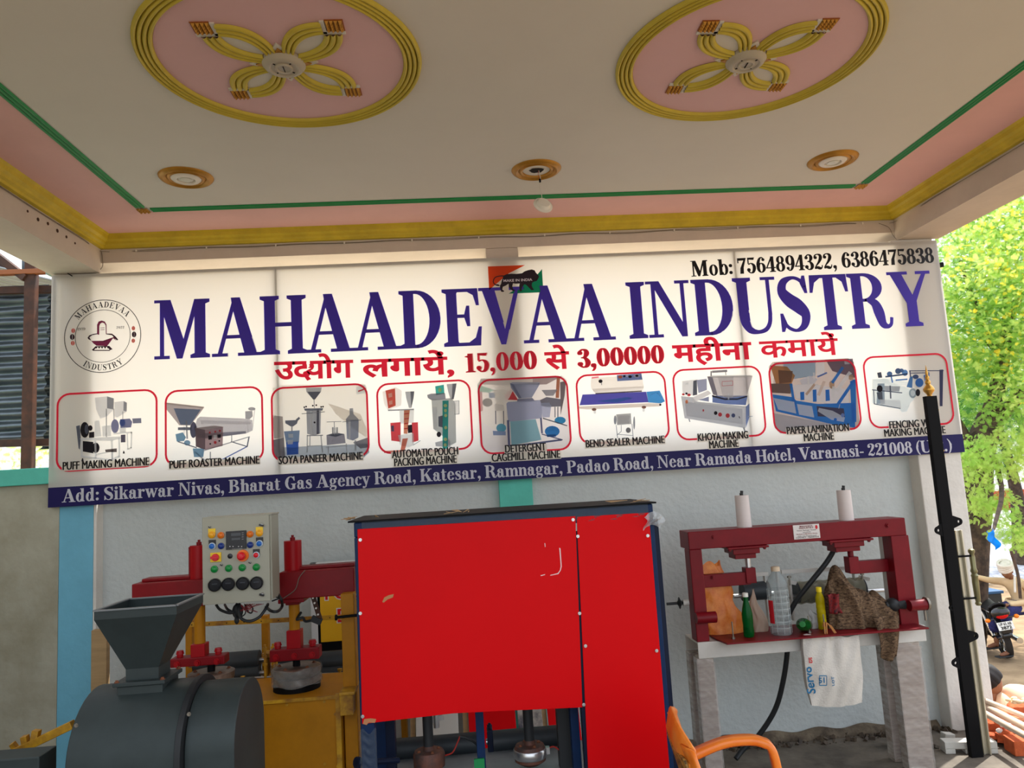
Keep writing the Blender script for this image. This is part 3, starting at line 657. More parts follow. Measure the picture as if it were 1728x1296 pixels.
pic('printed picture of a long silver puff roaster machine', *c1, [
 (G1,'l',10,[(1060,440),(1060,380)]), (G2,'l',10,[(1272,590),(1272,662)]), (G2,'l',12,[(1150,590),(1240,670)]), (BL1,'l',9,[(1350,660),(1570,545)]), (G3,'l',10,[(1570,545),(1585,470)]), (G3,'l',8,[(1440,505),(1570,545)]), (G3,'l',9,[(1010,505),(1160,555)]), (G2,'l',8,[(1445,450),(1445,500)]),
 ((190,188,196),[(1165,320),(1190,303),(1540,318),(1612,330),(1615,415),(1560,440),(1240,480),(1170,470),(1140,400)]), ((222,220,224),[(1190,330),(1600,345),(1600,365),(1200,362)]), ((150,150,166),[(1180,440),(1560,420),(1560,440),(1240,480),(1175,472)]), ((60,60,84),'e',1135,410,28,66), (G1,'l',5,[(1565,325),(1580,430)]),
 ((170,160,164),[(917,190),(1222,225),(1200,260),(1110,375),(1020,372),(917,245)]), ((120,140,172),[(975,235),(1195,245),(1110,370),(1030,368)]), ((206,196,192),[(917,188),(1222,222),(1220,236),(917,204)]), (G3,[(1010,390),(1120,388),(1120,412),(1010,412)]), (G2,'l',14,[(1078,340),(1085,480)]),
 ((100,140,170),[(990,445),(1050,430),(1075,470),(1060,500),(1000,505)]), ((110,146,176),'e',1085,515,26,22), ((100,140,170),[(1130,560),(1225,560),(1215,630),(1140,630)]), (G2,'l',8,[(1215,580),(1590,465)]),
 ((150,126,132),[(1150,395),(1310,375),(1376,385),(1372,540),(1232,572),(1155,545)]), ((196,186,186),[(1150,395),(1310,375),(1376,385),(1230,410)]), ((132,112,120),[(1150,395),(1230,410),(1232,572),(1155,545)]), (DK,[(1255,458),(1285,455),(1285,488),(1257,490)]), (W1,[(1298,452),(1324,450),(1324,482),(1298,484)]), (DK,[(1330,448),(1358,446),(1358,474),(1332,476)]), (RD,'e',1268,432,8,8), (RD,'e',1312,425,8,8), (RD,'e',1350,418,8,8), (RD,'e',1312,512,12,12), (DK,'e',1272,524,7,7), (DK,'e',1345,500,7,7),
 (G2,[(1555,260),(1612,255),(1616,300),(1590,325),(1556,320)]), (G1,'l',8,[(1632,240),(1615,400)]), (G2,'e',1608,240,30,14)])
c2 = ((450,630), 4.8)
pic('printed picture of steel soya paneer tanks against a wall', *c2, [
 ((206,200,188),[(48,120),(120,96),(780,84),(812,110),(820,560),(830,640),(780,680),(100,700),(60,660)]), ((186,172,150),[(500,245),(760,330),(815,460),(810,520),(730,470),(560,330)]), ((150,140,140),[(46,340),(130,350),(140,520),(60,530)]), ((176,186,200),[(130,600),(820,570),(832,640),(790,680),(110,698)]), ((120,116,124),[(48,540),(140,520),(150,690),(100,700),(60,660)]), ((120,120,130),[(700,560),(820,520),(828,600),(760,610)]),
 (W1,[(725,110),(800,90),(812,160),(728,172)]), (RD,[(740,140),(805,118),(805,128),(742,152)]),
 (G1,[(318,118),(446,115),(440,150),(392,212),(376,212),(322,150)]), ((110,112,130),[(330,150),(440,148),(392,212),(376,212)]), (G2,'l',6,[(384,210),(386,280)]), (G3,[(302,285),(458,282),(452,302),(310,304)]), ((156,160,172),[(322,300),(440,298),(436,488),(380,505),(328,490)]), (W1,[(350,304),(372,304),(372,495),(352,490)]), ((96,98,114),[(405,302),(425,300),(425,490),(405,495)]), (G2,'l',6,[(285,328),(470,312)]), (DK,'e',388,398,8,8), (DK,'e',305,275,7,7), (DK,'e',320,270,7,7), (DK,'e',442,272,7,7), (DK,'e',457,270,7,7), (DK,'e',374,262,7,7), (DK,'e',402,258,7,7),
 (G1,'l',9,[(330,500),(328,640)]), (G1,'l',9,[(352,500),(350,590)]), (G1,'l',9,[(440,500),(452,640)]), (G2,'l',8,[(328,505),(455,502)]), (G1,'l',7,[(330,590),(450,585)]),
 (G3,[(150,382),(255,378),(246,408),(215,430),(195,430),(152,405)]), (G3,[(235,375),(262,352),(272,366),(250,388)]), (G2,'l',10,[(205,430),(205,465)]), ((110,134,170),[(140,470),(268,462),(262,560),(158,566)]), ((40,84,180),[(158,560),(258,552),(258,655),(165,662)]), (W1,[(170,540),(215,540),(212,575),(170,575)]), (W1,[(175,490),(215,488),(215,520),(178,522)]),
 ((134,134,150),[(485,500),(630,492),(640,565),(488,582)]), (G3,[(485,500),(560,480),(630,492),(560,515)]), (G1,'l',8,[(500,590),(500,655)]), (G1,'l',8,[(645,570),(650,640)]), (G1,'l',7,[(480,600),(650,585)]), (G2,'l',5,[(488,394),(605,390)]), (G2,'l',6,[(548,394),(550,500)]), (W1,[(528,438),(580,436),(578,488),(530,490)]), (G2,'l',8,[(536,438),(536,490)]), (G2,'l',8,[(572,438),(572,490)]),
 ((150,154,166),[(672,285),(700,282),(704,330),(745,372),(744,380),(640,382),(642,372),(672,335)]), ((134,142,164),[(644,380),(746,376),(744,520),(700,545),(650,530)]), (W1,[(662,382),(680,382),(680,530),(664,530)]), (G2,'l',5,[(615,394),(765,378)]), (G1,'l',14,[(718,545),(722,625)])])
pic('printed picture of red and teal pouch packing machines', *c2, [
 ((214,206,206),[(938,150),(1040,110),(1095,140),(1090,260),(985,300),(950,250)]), ((206,80,64),[(962,140),(1040,122),(1045,262),(985,285)]), ((236,196,150),[(985,165),(1015,158),(1018,190),(988,198)]), ((236,196,150),[(990,225),(1018,218),(1020,250),(992,256)]), (G2,'l',10,[(985,300),(1190,292)]),
 (G1,[(1122,148),(1196,146),(1190,200),(1172,280),(1152,280),(1130,200)]), (G2,[(1165,146),(1196,146),(1190,200),(1172,280)]), (W1,[(1075,295),(1195,285),(1190,400),(1080,410)]), (RD,[(1002,402),(1085,395),(1085,555),(1010,545)]), (RD,[(1175,400),(1225,396),(1230,545),(1180,560)]), ((90,110,150),[(1008,425),(1030,422),(1032,470),(1010,472)]), (DK,[(1140,420),(1178,415),(1180,480),(1145,485)]), ((200,120,90),[(1112,300),(1160,296),(1140,490),(1110,488)]), (RD,'l',8,[(1115,330),(1150,325)]), (RD,'l',8,[(1115,370),(1150,365)]), (RD,'l',8,[(1112,410),(1145,405)]), (RD,'l',8,[(1112,450),(1145,445)]),
 (W1,[(1065,500),(1190,485),(1195,580),(1150,600),(1080,580)]), ((206,110,90),[(1100,530),(1145,525),(1115,640),(950,645),(955,628),(1085,622)]), (G2,'l',5,[(1190,580),(1245,545)]),
 (G1,[(1458,88),(1538,82),(1530,140),(1515,210),(1490,212),(1470,150)]), (G2,[(1505,84),(1538,82),(1515,210),(1500,210)]), ((40,158,150),[(1365,105),(1435,92),(1440,165),(1372,178)]), (G2,[(1300,175),(1330,165),(1445,160),(1450,210),(1340,220),(1305,200)]), ((166,170,172),[(1335,215),(1500,200),(1530,250),(1535,560),(1480,590),(1440,520),(1350,450)]), (W1,[(1345,275),(1378,270),(1380,455),(1352,450)]), (G3,[(1390,350),(1430,340),(1430,440),(1392,430)]), (W1,[(1515,225),(1558,222),(1560,330),(1520,332)]), (G1,'l',5,[(1515,225),(1558,222),(1560,330),(1520,332)]), (G1,[(1365,560),(1480,530),(1490,600),(1370,590)]),
 ((40,158,150),[(1424,222),(1474,220),(1468,620),(1425,618)]), ((226,226,150),'e',1448,262,14,14), ((226,226,150),'e',1448,302,12,14), ((226,226,150),'e',1450,342,12,14), ((226,226,150),'e',1450,440,12,14), ((226,226,150),'e',1448,535,14,14), ((226,226,150),'e',1446,580,12,14), ((226,226,150),'e',1403,135,14,18), (DK,'e',1395,495,18,22)])
c3 = ((800,620), 5.236)
pic('printed picture of grey hopper mills with blue motors in a yard', *c3, [
 ((196,184,190),[(28,150),(60,100),(780,76),(820,110),(855,660),(830,712),(100,740),(50,690)]), ((150,130,130),[(60,100),(780,76),(640,150),(330,160),(40,150)]), ((206,90,110),[(30,200),(70,215),(78,380),(42,400)]), ((130,200,180),[(30,150),(180,200),(130,225),(32,212)]), ((60,52,60),'e',118,310,44,38), ((44,110,170),[(130,225),(182,222),(184,268),(135,272)]), ((212,212,210),[(170,200),(285,195),(260,300),(190,300)]), ((216,212,208),[(180,330),(200,305),(255,303),(270,380),(185,385)]), ((206,60,70),[(270,250),(330,190),(390,290),(280,285)]), ((176,110,80),[(730,90),(760,88),(750,270),(720,270)]), ((110,100,106),[(760,130),(812,120),(800,250),(765,420)]),
 (G3,'l',8,[(190,385),(192,500)]), (G3,'l',8,[(260,385),(262,500)]), ((90,170,200),'e',240,535,44,38), ((140,160,200),[(165,560),(280,565),(280,600),(170,600)]),
 ((150,150,160),[(595,200),(738,195),(700,250),(635,252)]), ((112,112,128),[(580,290),(640,262),(765,280),(770,345),(640,350),(600,340)]), (G3,'l',8,[(715,350),(715,440)]), (G3,'l',8,[(740,350),(740,440)]), ((40,140,196),'e',760,468,50,32), (G3,'l',10,[(610,450),(820,515)]),
 ((150,158,186),[(318,140),(340,130),(580,132),(580,150),(510,268),(395,275),(325,180)]), ((196,200,216),[(318,140),(340,130),(580,132),(560,146),(338,148)]), ((120,126,156),[(318,140),(395,275),(420,272),(350,150)]), ((120,124,150),[(385,278),(515,270),(540,298),(375,312)]),
 ((168,176,206),[(285,320),(300,305),(580,288),(600,330),(600,450),(300,480)]), ((186,194,220),[(590,315),(665,310),(682,340),(668,440),(605,444)]), ((140,190,206),[(318,478),(545,458),(595,640),(330,688)]), ((90,96,140),'l',20,[(300,470),(310,700)]), ((90,96,140),'l',16,[(590,450),(600,580)]), ((80,88,130),'l',16,[(320,700),(770,640)]), ((80,88,130),'l',10,[(600,590),(780,640)]), ((34,120,196),'e',690,565,66,48), ((60,160,220),'e',690,545,46,20), ((34,100,170),[(640,595),(720,590),(725,612),(645,615)])])
pic('printed picture of a blue belt bend sealer machine', *c3, [
 (G1,[(960,80),(962,78)]+[(961,79)]), ((226,216,208),[(1030,110),(1040,95),(1480,60),(1500,180),(1060,215),(1035,190)]), ((200,190,184),[(1040,190),(1500,165),(1500,182),(1480,215),(1075,235)]), ((70,60,66),'l',10,[(1075,232),(1480,210)]), ((96,116,176),[(1262,68),(1478,52),(1488,108),(1265,122)]), ((240,120,80),'e',1292,84,20,14), (DK,'e',1327,78,11,10), (W1,'e',1352,75,11,10), (DK,'e',1378,82,16,12), ((200,200,210),'e',1438,74,30,18), (DK,'e',1438,74,14,10), ((240,130,150),'l',14,[(1042,92),(1098,86)]), (DK,'e',1117,122,18,16), (G2,'l',7,[(1125,135),(1127,155)]),
 ((216,206,200),[(925,345),(1540,315),(1650,320),(1640,345),(1000,372),(930,365)]), ((66,62,166),[(958,240),(1520,215),(1540,308),(932,335)]), ((80,130,206),[(1080,300),(1350,262),(1400,275),(1260,312)]), ((52,136,206),[(1522,215),(1640,205),(1686,300),(1650,318),(1540,310)]), ((120,190,230),'l',6,[(1560,240),(1620,225),(1650,260)]), ((120,80,70),'e',1060,372,20,13), (W1,'e',1066,396,12,14), ((120,80,70),'e',1500,352,20,13), (W1,'e',1498,378,12,14), (DK,'e',1645,330,10,10),
 ((168,168,170),[(1255,415),(1385,405),(1390,500),(1262,510)]), ((206,206,208),[(1268,430),(1370,422),(1372,495),(1272,500)]), (G2,'e',1246,465,12,40), (G2,'e',1414,490,8,58), (G3,'l',5,[(1255,510),(1268,625)]), (G3,'l',5,[(1395,500),(1405,620)]), (G2,'l',5,[(1262,590),(1400,602)]), (G2,'l',5,[(1300,510),(1300,565),(1262,600)]), ((96,96,100),'e',1362,555,22,24)])
c4 = ((1120,590), 6.822)
pic('printed picture of a stainless khoya making machine with a bowl', *c4, [
 ((150,154,164),[(215,362),(390,340),(385,520),(220,530),(212,440)]), ((110,116,150),[(380,350),(495,335),(497,465),(400,500)]), ((90,94,108),[(340,360),(380,350),(385,520),(335,530)]), (W1,[(252,380),(284,378),(284,402),(254,404)]), ((206,206,210),[(325,550),(510,470),(550,505),(375,600)]), ((120,128,160),[(400,580),(520,540),(520,600)]), (RD,'e',225,515,16,12), (RD,'e',290,522,20,16), (DK,'e',262,505,14,12),
 ((84,104,160),[(560,530),(965,530),(945,640),(740,630),(560,608)]), ((48,46,62),[(555,520),(700,560),(850,560),(965,528),(960,545),(850,580),(700,580),(558,545)]), ((186,180,184),[(500,310),(1022,300),(1010,350),(955,530),(740,560),(565,520)]), ((216,214,216),[(620,310),(800,308),(800,550),(680,545)]), ((140,136,150),[(500,310),(560,312),(620,530),(570,520)]), ((206,206,206),[(500,310),(560,296),(990,292),(1022,300),(1010,312),(800,322),(560,322)]), ((120,118,126),'l',26,[(560,255),(725,245)]), ((96,96,104),'l',14,[(545,250),(545,300)]), ((150,150,156),'l',10,[(710,250),(715,290)]), ((216,120,130),'l',6,[(672,368),(795,360),(795,412),(672,418),(672,368)]), (W1,[(735,500),(755,500),(752,575),(738,575)]),
 ((176,178,186),[(198,535),(330,548),(375,600),(960,655),(940,905),(240,790)]), ((206,208,214),[(240,600),(905,680),(905,860),(262,765)]), (W1,[(330,590),(560,610),(945,650),(940,670),(380,625)]), ((110,130,180),[(945,655),(985,620),(985,780),(945,900)]), ((236,140,90),'e',264,600,16,22), (RD,'e',455,700,10,14), (DK,'e',597,730,20,22), (RD,'e',648,748,22,24), (RD,'e',735,760,24,26), ((70,84,130),'e',800,758,22,24), (DK,'l',8,[(865,770),(875,790)]), (G2,'l',12,[(290,800),(300,830)]), (G2,'l',16,[(920,900),(935,945)]), (G1,'l',10,[(970,770),(1020,768)])])
c5 = ((1290,590), 5.236)
pic('printed picture of a blue framed paper lamination machine in a workshop', *c5, [
 ((150,130,126),[(38,150),(70,110),(740,76),(790,110),(842,650),(800,705),(140,740),(90,690)]), ((126,160,190),[(160,105),(450,92),(450,230),(260,260),(170,180)]), ((196,206,216),[(455,92),(530,90),(530,220),(460,230)]), ((176,120,70),[(50,140),(200,150),(270,230),(240,300),(100,300)]), ((120,84,60),[(120,180),(250,190),(235,290),(130,300)]), ((96,76,70),[(50,300),(240,300),(230,390),(60,380)]), ((100,80,96),[(540,90),(780,80),(800,250),(600,190)]), ((200,200,210),[(705,95),(755,92),(755,128),(708,130)]), ((180,180,190),[(80,560),(560,650),(600,690),(140,730),(95,680)]),
 ((224,226,232),[(245,315),(420,300),(560,330),(740,350),(750,500),(460,460),(280,430)]), ((206,210,222),[(310,270),(400,230),(470,260),(440,300),(330,310)]), (W1,'l',18,[(385,240),(390,310)]), (W1,'l',14,[(435,205),(438,260)]), ((196,170,150),'l',22,[(370,395),(440,310)]), ((216,200,190),'l',26,[(478,400),(525,285)]), ((180,150,120),'e',595,310,24,36), ((40,116,206),'l',26,[(600,290),(690,160)]), (W1,'l',34,[(640,360),(755,205)]), (W1,'l',26,[(600,420),(610,330)]), ((180,150,120),'e',765,245,22,26), ((80,110,180),'l',14,[(470,240),(550,205)]),
 ((28,112,206),'l',28,[(650,480),(790,275)]), ((28,112,206),[(755,280),(805,260),(812,640),(770,640)]), ((28,112,206),[(220,300),(245,300),(285,560),(265,570)]), ((28,112,206),[(315,375),(350,372),(352,445),(318,448)]), ((28,112,206),[(425,355),(458,352),(460,460),(428,462)]), ((28,112,206),[(538,355),(572,352),(578,450),(540,455)]),
 ((28,112,206),[(70,395),(250,420),(280,450),(470,480),(800,470),(800,690),(600,660),(100,545)]), (W1,[(80,428),(262,462),(280,565),(120,530)]), (W1,[(285,480),(420,500),(438,600),(305,575)]), ((70,64,90),[(460,500),(700,520),(710,600),(470,590)]), ((206,212,226),[(480,515),(600,540),(710,600),(700,640),(590,620),(470,545)]), ((28,112,206),'e',625,618,14,14), ((120,150,220),'e',690,580,16,18), ((206,212,226),'l',6,[(655,520),(665,485)])])
pic('printed picture of a pale green fencing wire machine', *c5, [
 ((176,200,206),[(955,262),(1090,256),(1110,290),(1250,330),(1300,360),(1330,400),(1320,440),(1290,470),(1260,545),(1215,553),(1190,525),(985,490),(950,470)]), ((206,222,226),[(955,262),(1090,256),(1270,285),(1262,320),(1060,300)]), ((120,140,160),[(1000,300),(1060,298),(1062,480),(990,480)]), (W1,[(1020,440),(1200,448),(1205,515),(1025,485)]), ((60,70,100),'l',8,[(952,355),(1215,382)]), ((60,70,100),'l',7,[(965,355),(970,480),(1200,520)]), (DK,'e',1018,345,26,30), ((90,96,110),[(990,380),(1040,370),(1045,440),(1005,440)]), (G1,[(1060,320),(1200,325),(1190,370),(1062,365)]), ((80,90,110),'l',12,[(1110,320),(1115,430)]), ((150,166,176),'e',1310,385,34,44), ((206,222,226),'e',1310,385,20,28), (DK,'e',1355,380,20,32),
 ((60,110,170),[(1255,330),(1285,240),(1310,235),(1305,340)]), ((44,50,66),[(995,205),(1030,198),(1040,248),(1005,250)]), ((56,90,140),'e',1105,215,24,22), ((48,70,110),'e',1180,190,26,26), ((70,120,180),'e',1240,205,26,28), ((56,90,140),'e',1210,185,20,18), ((40,60,96),'l',14,[(1070,240),(1260,215)]), ((56,110,180),'l',12,[(1120,240),(1130,290)]), ((56,110,180),'l',12,[(1160,270),(1260,262)]),
 ((44,104,186),'e',1368,292,36,40), ((50,70,120),'e',1335,240,26,20), ((44,104,186),[(1405,230),(1455,200),(1460,300),(1430,330)]), ((52,56,96),'l',7,[(1285,188),(1580,186)]), ((52,56,96),'l',7,[(1290,208),(1450,204)]), ((52,56,96),[(1545,178),(1578,176),(1572,500),(1548,500)]), ((52,56,96),'l',10,[(1283,185),(1290,240)])])
# emblem left
def arc_text(txt, c, r, a0, a1, h, flip, name):
    k = MB(); n = len(txt); wtot = sum(G[ch][0] for ch in txt); s = 0
    for ch in txt:
        t = (s+G[ch][0]/2)/wtot; s += G[ch][0]; a = math.radians(a0+(a1-a0)*t); o = Vector((c.x+r*math.cos(a), 0, c.z+r*math.sin(a)))
        up = Vector((math.cos(a),0,math.sin(a)))*(-1 if flip else 1); rt = Vector((up.z,0,-up.x))
        for i, poly in enumerate(G[ch][1]):
            k.add([tuple(o+rt*(x-G[ch][0]/2)*h*.82+up*y*h+Vector((0,YB-.0016-i*.00003,0))) for x, y in poly], [tuple(range(len(poly)))])
    return k.make(name, B_black, em, fix=False)
em0 = bp(173.5, 567); em = None
k = MB()
def ringp(k, c, r, wd, n=64): k.add([(c.x+q*math.cos(2*PI*i/n), YB-.0014, c.z+q*math.sin(2*PI*i/n)) for q in (r, r-wd) for i in range(n)], [(i, (i+1) % n, n+(i+1) % n, n+i) for i in range(n)])
ringp(k, em0, .212, .004); ringp(k, em0, .153, .003); em = k.make('emblem', B_black, banner, label='round emblem with two black rings and a maroon bowl figure')
arc_text('MAHAADEVAA', em0, .166, 144, 38, .034, False, 'emblem_lettering'); arc_text('INDUSTRY', em0, .198, 236, 306, .034, True, 'emblem_lettering')
k = MB(); serif_text(k, 'ESTD', bp(137,0).x, bp(150,0).x, lambda x, y, i: (x, YB-.0016-i*.00003, bp(143,557).z+y*.014)); serif_text(k, '2022', bp(199,0).x, bp(212,0).x, lambda x, y, i: (x, YB-.0016-i*.00003, bp(205,554.5).z+y*.014)); k.make('emblem_lettering', B_black, em, fix=False, kind='stuff')
mar, drk, pkk = pm('print_maroon', (120,34,72)), pm('print_dark_maroon', (56,24,38)), pm('print_coral', (206,96,84))
k = MB(); e6 = lambda x, y, d=.0012: bp(100+x/8.64, 490+y/8.64, d)
def ep(m, pts, d=.001): k.m = m; k.add([e6(x, y, d) for x, y in pts], [tuple(range(len(pts)))])
ep(0, [(552,640),(552,500),(575,455),(620,440),(665,455),(690,500),(692,640),(680,640),(676,510),(655,478),(625,470),(598,488),(585,520),(583,650)])
ep(0, [(465,735),(620,745),(790,690),(740,760),(700,812),(545,808),(500,775)]); ep(1, [(413,690),(440,655),(500,635),(552,628),(552,640),(480,655),(440,685),(470,735),(425,712)]); ep(1, [(690,630),(770,632),(820,670),(862,720),(840,728),(800,690),(770,655),(690,642)]); ep(0, [(470,738),(640,735),(740,700),(800,680),(830,735),(790,700),(740,720),(640,752)], .0012)
ep(1, [(475,870),(530,815),(730,810),(778,858),(740,872),(700,825),(545,828),(510,868),(740,868),(740,882),(500,882)])
for x in (542,583,626,670,712): ep(1, [(x+14*math.cos(2*PI*i/8), 835+12*math.sin(2*PI*i/8)) for i in range(8)])
for y in (545,572): ep(0, [(600,y),(660,y-4),(660,y+4),(600,y+6)])
for x, y, m, rx, ry in ((204,588,2,27,33),(190,680,1,34,42),(198,770,2,27,33),(1082,553,2,25,31),(1092,643,1,33,42),(1080,735,2,25,31)):
    ep(m, [(x+rx*math.cos(2*PI*i/14), y+ry*math.sin(2*PI*i/14)) for i in range(14)])
    k.m = 3; k.add([e6(x+a, y+b, .0016) for a, b in ((-4,-ry*.8),(3,-ry*.8),(6,0),(4,ry*.8),(-3,ry*.8),(0,0))], [tuple(range(6))])
k.make('emblem_figure', [mar, drk, pkk, B_white], em, fix=False, kind='stuff')
# tricolour badge with the walking lion
lf = lambda x, y, d=.001: bp(810+x/13.29, 430+y/13.29, d)
orr, wht, grn = pm('print_saffron', (226,78,30)), B_white, pm('print_green', (12,128,92))
k = MB()
for m, pts, d in ((0, [(178,262),(1010,232),(640,420),(205,790)], .0012), (2, [(1390,320),(1420,842),(640,872),(1000,650),(1280,450)], .0012)):
    k.m = m; k.add([lf(x, y, d) for x, y in pts], [tuple(range(len(pts)))])
bdg = k.make('badge', [orr, wht, grn], banner, fix=False, label='saffron and green badge with a dark walking lion')
k = MB(); lion = [(520,470),(600,435),(700,425),(820,430),(940,415),(1000,372),(1080,345),(1160,330),(1225,350),(1255,405),(1300,450),(1325,490),(1300,545),(1270,590),(1220,600),(1170,625),(1160,690),(1180,740),(1215,790),(1150,795),(1100,740),(1040,680),(1000,660),(960,700),(935,760),(940,820),(890,825),(880,700),(890,645),(800,650),(740,640),(725,700),(740,770),(800,800),(740,815),(690,780),(645,720),(640,650),(580,690),(510,720),(500,780),(545,815),(525,835),(475,830),(450,740),(445,690),(470,660),(490,580),(515,510)]
k.add([lf(x, y, .0016) for x, y in lion], [tuple(range(len(lion)))])
tl_ = spl([Vector((x,y,0)) for x, y in ((540,475),(430,480),(340,510),(300,580),(310,640),(360,680),(400,690))], 5)
for a, b in zip(tl_[:-1], tl_[1:]):
    nn = Vector((-(b-a).y, (b-a).x, 0)).normalized()*11; k.add([lf(*(a+nn).xy, .0015), lf(*(b+nn).xy, .0015), lf(*(b-nn).xy, .0015), lf(*(a-nn).xy, .0015)], [(0,1,2,3)])
k.add([lf(400+42*math.cos(2*PI*i/10), 682+20*math.sin(2*PI*i/10)+10*math.cos(2*PI*i/10), .00165) for i in range(10)], [tuple(range(10))])
lion_o = k.make('lion', pm('print_lion', (40,26,36), .2), bdg, fix=False)
k = MB(); a, b = lf(528,612), lf(1172,600); put_text(k, 'MAKE IN INDIA', (a.x, YB-.0032, a.z), (1,0,0), (0,0,1), width=b.x-a.x, height=.022, offset=.012); k.make('badge_lettering', mat('badge_white', (225,215,225)), bdg, fix=False)
# ------------------------------------------------------------------ machine paints
M_mill = mat('mill_grey_paint', (54,62,62), rough=.45, spec=.25, var=.22, vscale=7, metal=.15)
M_mill2 = mat('mill_dark_paint', (38,42,44), rough=.45, var=.2, vscale=7)
M_mach = mat('machine_yellow_paint', (184,122,16), rough=.5, spec=.25, var=.22, vscale=6)
M_machd = mat('machine_yellow_worn', (220,168,30), rough=.5, rgb2=(130,84,30), vscale=9)
M_mred = mat('machine_maroon_paint', (132,12,22), rough=.42, spec=.25, var=.2, vscale=8)
M_mredb = mat('machine_red_paint', (168,14,24), rough=.4, spec=.25, var=.2, vscale=8)
M_panel = mat('panel_grey_paint', (158,156,140), rough=.45, var=.05)
M_rub = mat('black_rubber', (30,32,34), rough=.55)
M_roller = mat('dark_roller', (44,50,54), rough=.5, var=.2)
M_boltm = mat('dull_bolt', (128,122,112), rough=.4, metal=.8)
M_rustbolt = mat('rusted_bolt', (110,64,40), rough=.7)
M_wrap = film('shrink_wrap', (190,190,186), .26, .1)
M_die = mat('worn_die_steel', (150,130,116), rough=.4, metal=.5, rgb2=(84,66,56), vscale=14)
M_ply = mat('plywood', (176,146,104), rough=.75, var=.25, vscale=3, aniso=(1,1,10))
def bolt(parent, p, d, r=.006, name='bolt', m=None):
    p = Vector(p); d = Vector(d).normalized(); k = MB()
    k.cyl(p, p+d*r*.5, r*1.5, n=12); k.cyl(p+d*r*.5, p+d*r*1.4, r, n=6)
    return k.make(name, m or M_boltm, parent)

# ---- grey hopper mill
YF, YK = -1.92, -1.68
A = [P(159.5,1031,Y=YF), P(297.6,1022.6,Y=YF)]
hx0, hx1 = A[0].x, A[1].x; hz = (A[0].z+A[1].z)/2
mill = thing('hopper_mill', ((hx0+hx1)/2, -1.8, 0), 'dark grey mill with square hopper and round-shouldered housing at the left', 'machine')
nx0, nx1 = P(217,1125,Y=-1.83).x, P(271,1125,Y=-1.83).x; nz1 = P(244,1125,Y=-1.83).z; nz0 = nz1-.035
cy = (YF+YK)/2; ndp = (nx1-nx0)/2*.95
k = MB()
def ringq(x0, x1, y0, y1, z): return [(x0,y0,z),(x1,y0,z),(x1,y1,z),(x0,y1,z)]
r0 = ringq(hx0,hx1,YF,YK,hz); r1 = ringq(hx0,hx1,YF,YK,hz-.026); r2 = ringq(nx0,nx1,cy-ndp,cy+ndp,nz1); r3 = ringq(nx0,nx1,cy-ndp,cy+ndp,nz0)
k.add(r0+r1+r2+r3, [(a*4+i, a*4+(i+1) % 4, a*4+4+(i+1) % 4, a*4+4+i) for a in range(3) for i in range(4)])
k.make('hopper', M_mill, mill, solid=.003)
k = MB()
for a, b in ((0,1),(1,2),(2,3),(3,0)): k.bar(Vector(r0[a])+Vector((0,0,.001)), Vector(r0[b])+Vector((0,0,.001)), .012, .004)
k.make('hopper_rim', mat('mill_rim_paint', (112,116,118), rough=.4, metal=.2), mill)
k = MB(); k.box((nx0-.03,cy-ndp-.03,nz0-.012),(nx1+.03,cy+ndp+.03,nz0)); k.box((nx0-.02,cy-ndp-.02,nz0-.045),(nx1+.02,cy+ndp+.02,nz0-.014)); k.make('flange', M_mill, mill, bevel=.002)
for x in (nx0-.02, nx1+.02):
    for y in (cy-ndp-.02, cy+ndp+.02): bolt(mill, (x,y,nz0), (0,0,1), .005, m=M_rustbolt)
# housing: arched drum lying across, closed by a belt cover on its right end
yc5 = -1.79; bz1 = nz0-.022; bz0 = .46
bx0 = P(152,1160,Y=yc5-.05).x; bx1 = P(333,1150,Y=yc5).x
def arch(x0, x1, r, zt, zb, yc=yc5, n=20):
    pts = [(yc-r,zb)]+[(yc-r*math.cos(PI*i/n), zt-r+r*math.sin(PI*i/n)) for i in range(n+1)]+[(yc+r,zb)]
    k = MB(); k.prism([(x0,y,z) for y, z in pts], (x1-x0,0,0)); return k
arch(bx0, bx1, .2, bz1, bz0).make('housing', M_mill, mill, smooth=True, bevel=.003)
arch(bx1+.001, bx1+.018, .208, bz1+.008, bz0).make('belt_gap', M_rub, mill, smooth=True)
px0, px1 = bx1+.019, P(421,1160,Y=yc5).x
arch(px0, px1, .175, bz1-.012, bz0+.03).make('pulley_cover', M_mill, mill, smooth=True, bevel=.003)
k = MB()
for x in (bx0+.02, bx1-.05):
    for y in (-1.95, -1.66): k.box((x-.015,y-.015,0),(x+.035,y+.035,bz0))
k.make('stand', M_mill2, mill)
bolt(mill, P(319,1205,Y=-1.992), (0,-1,0), .004); bolt(mill, P(129,1224,Y=-1.992), (0,-1,0), .004)
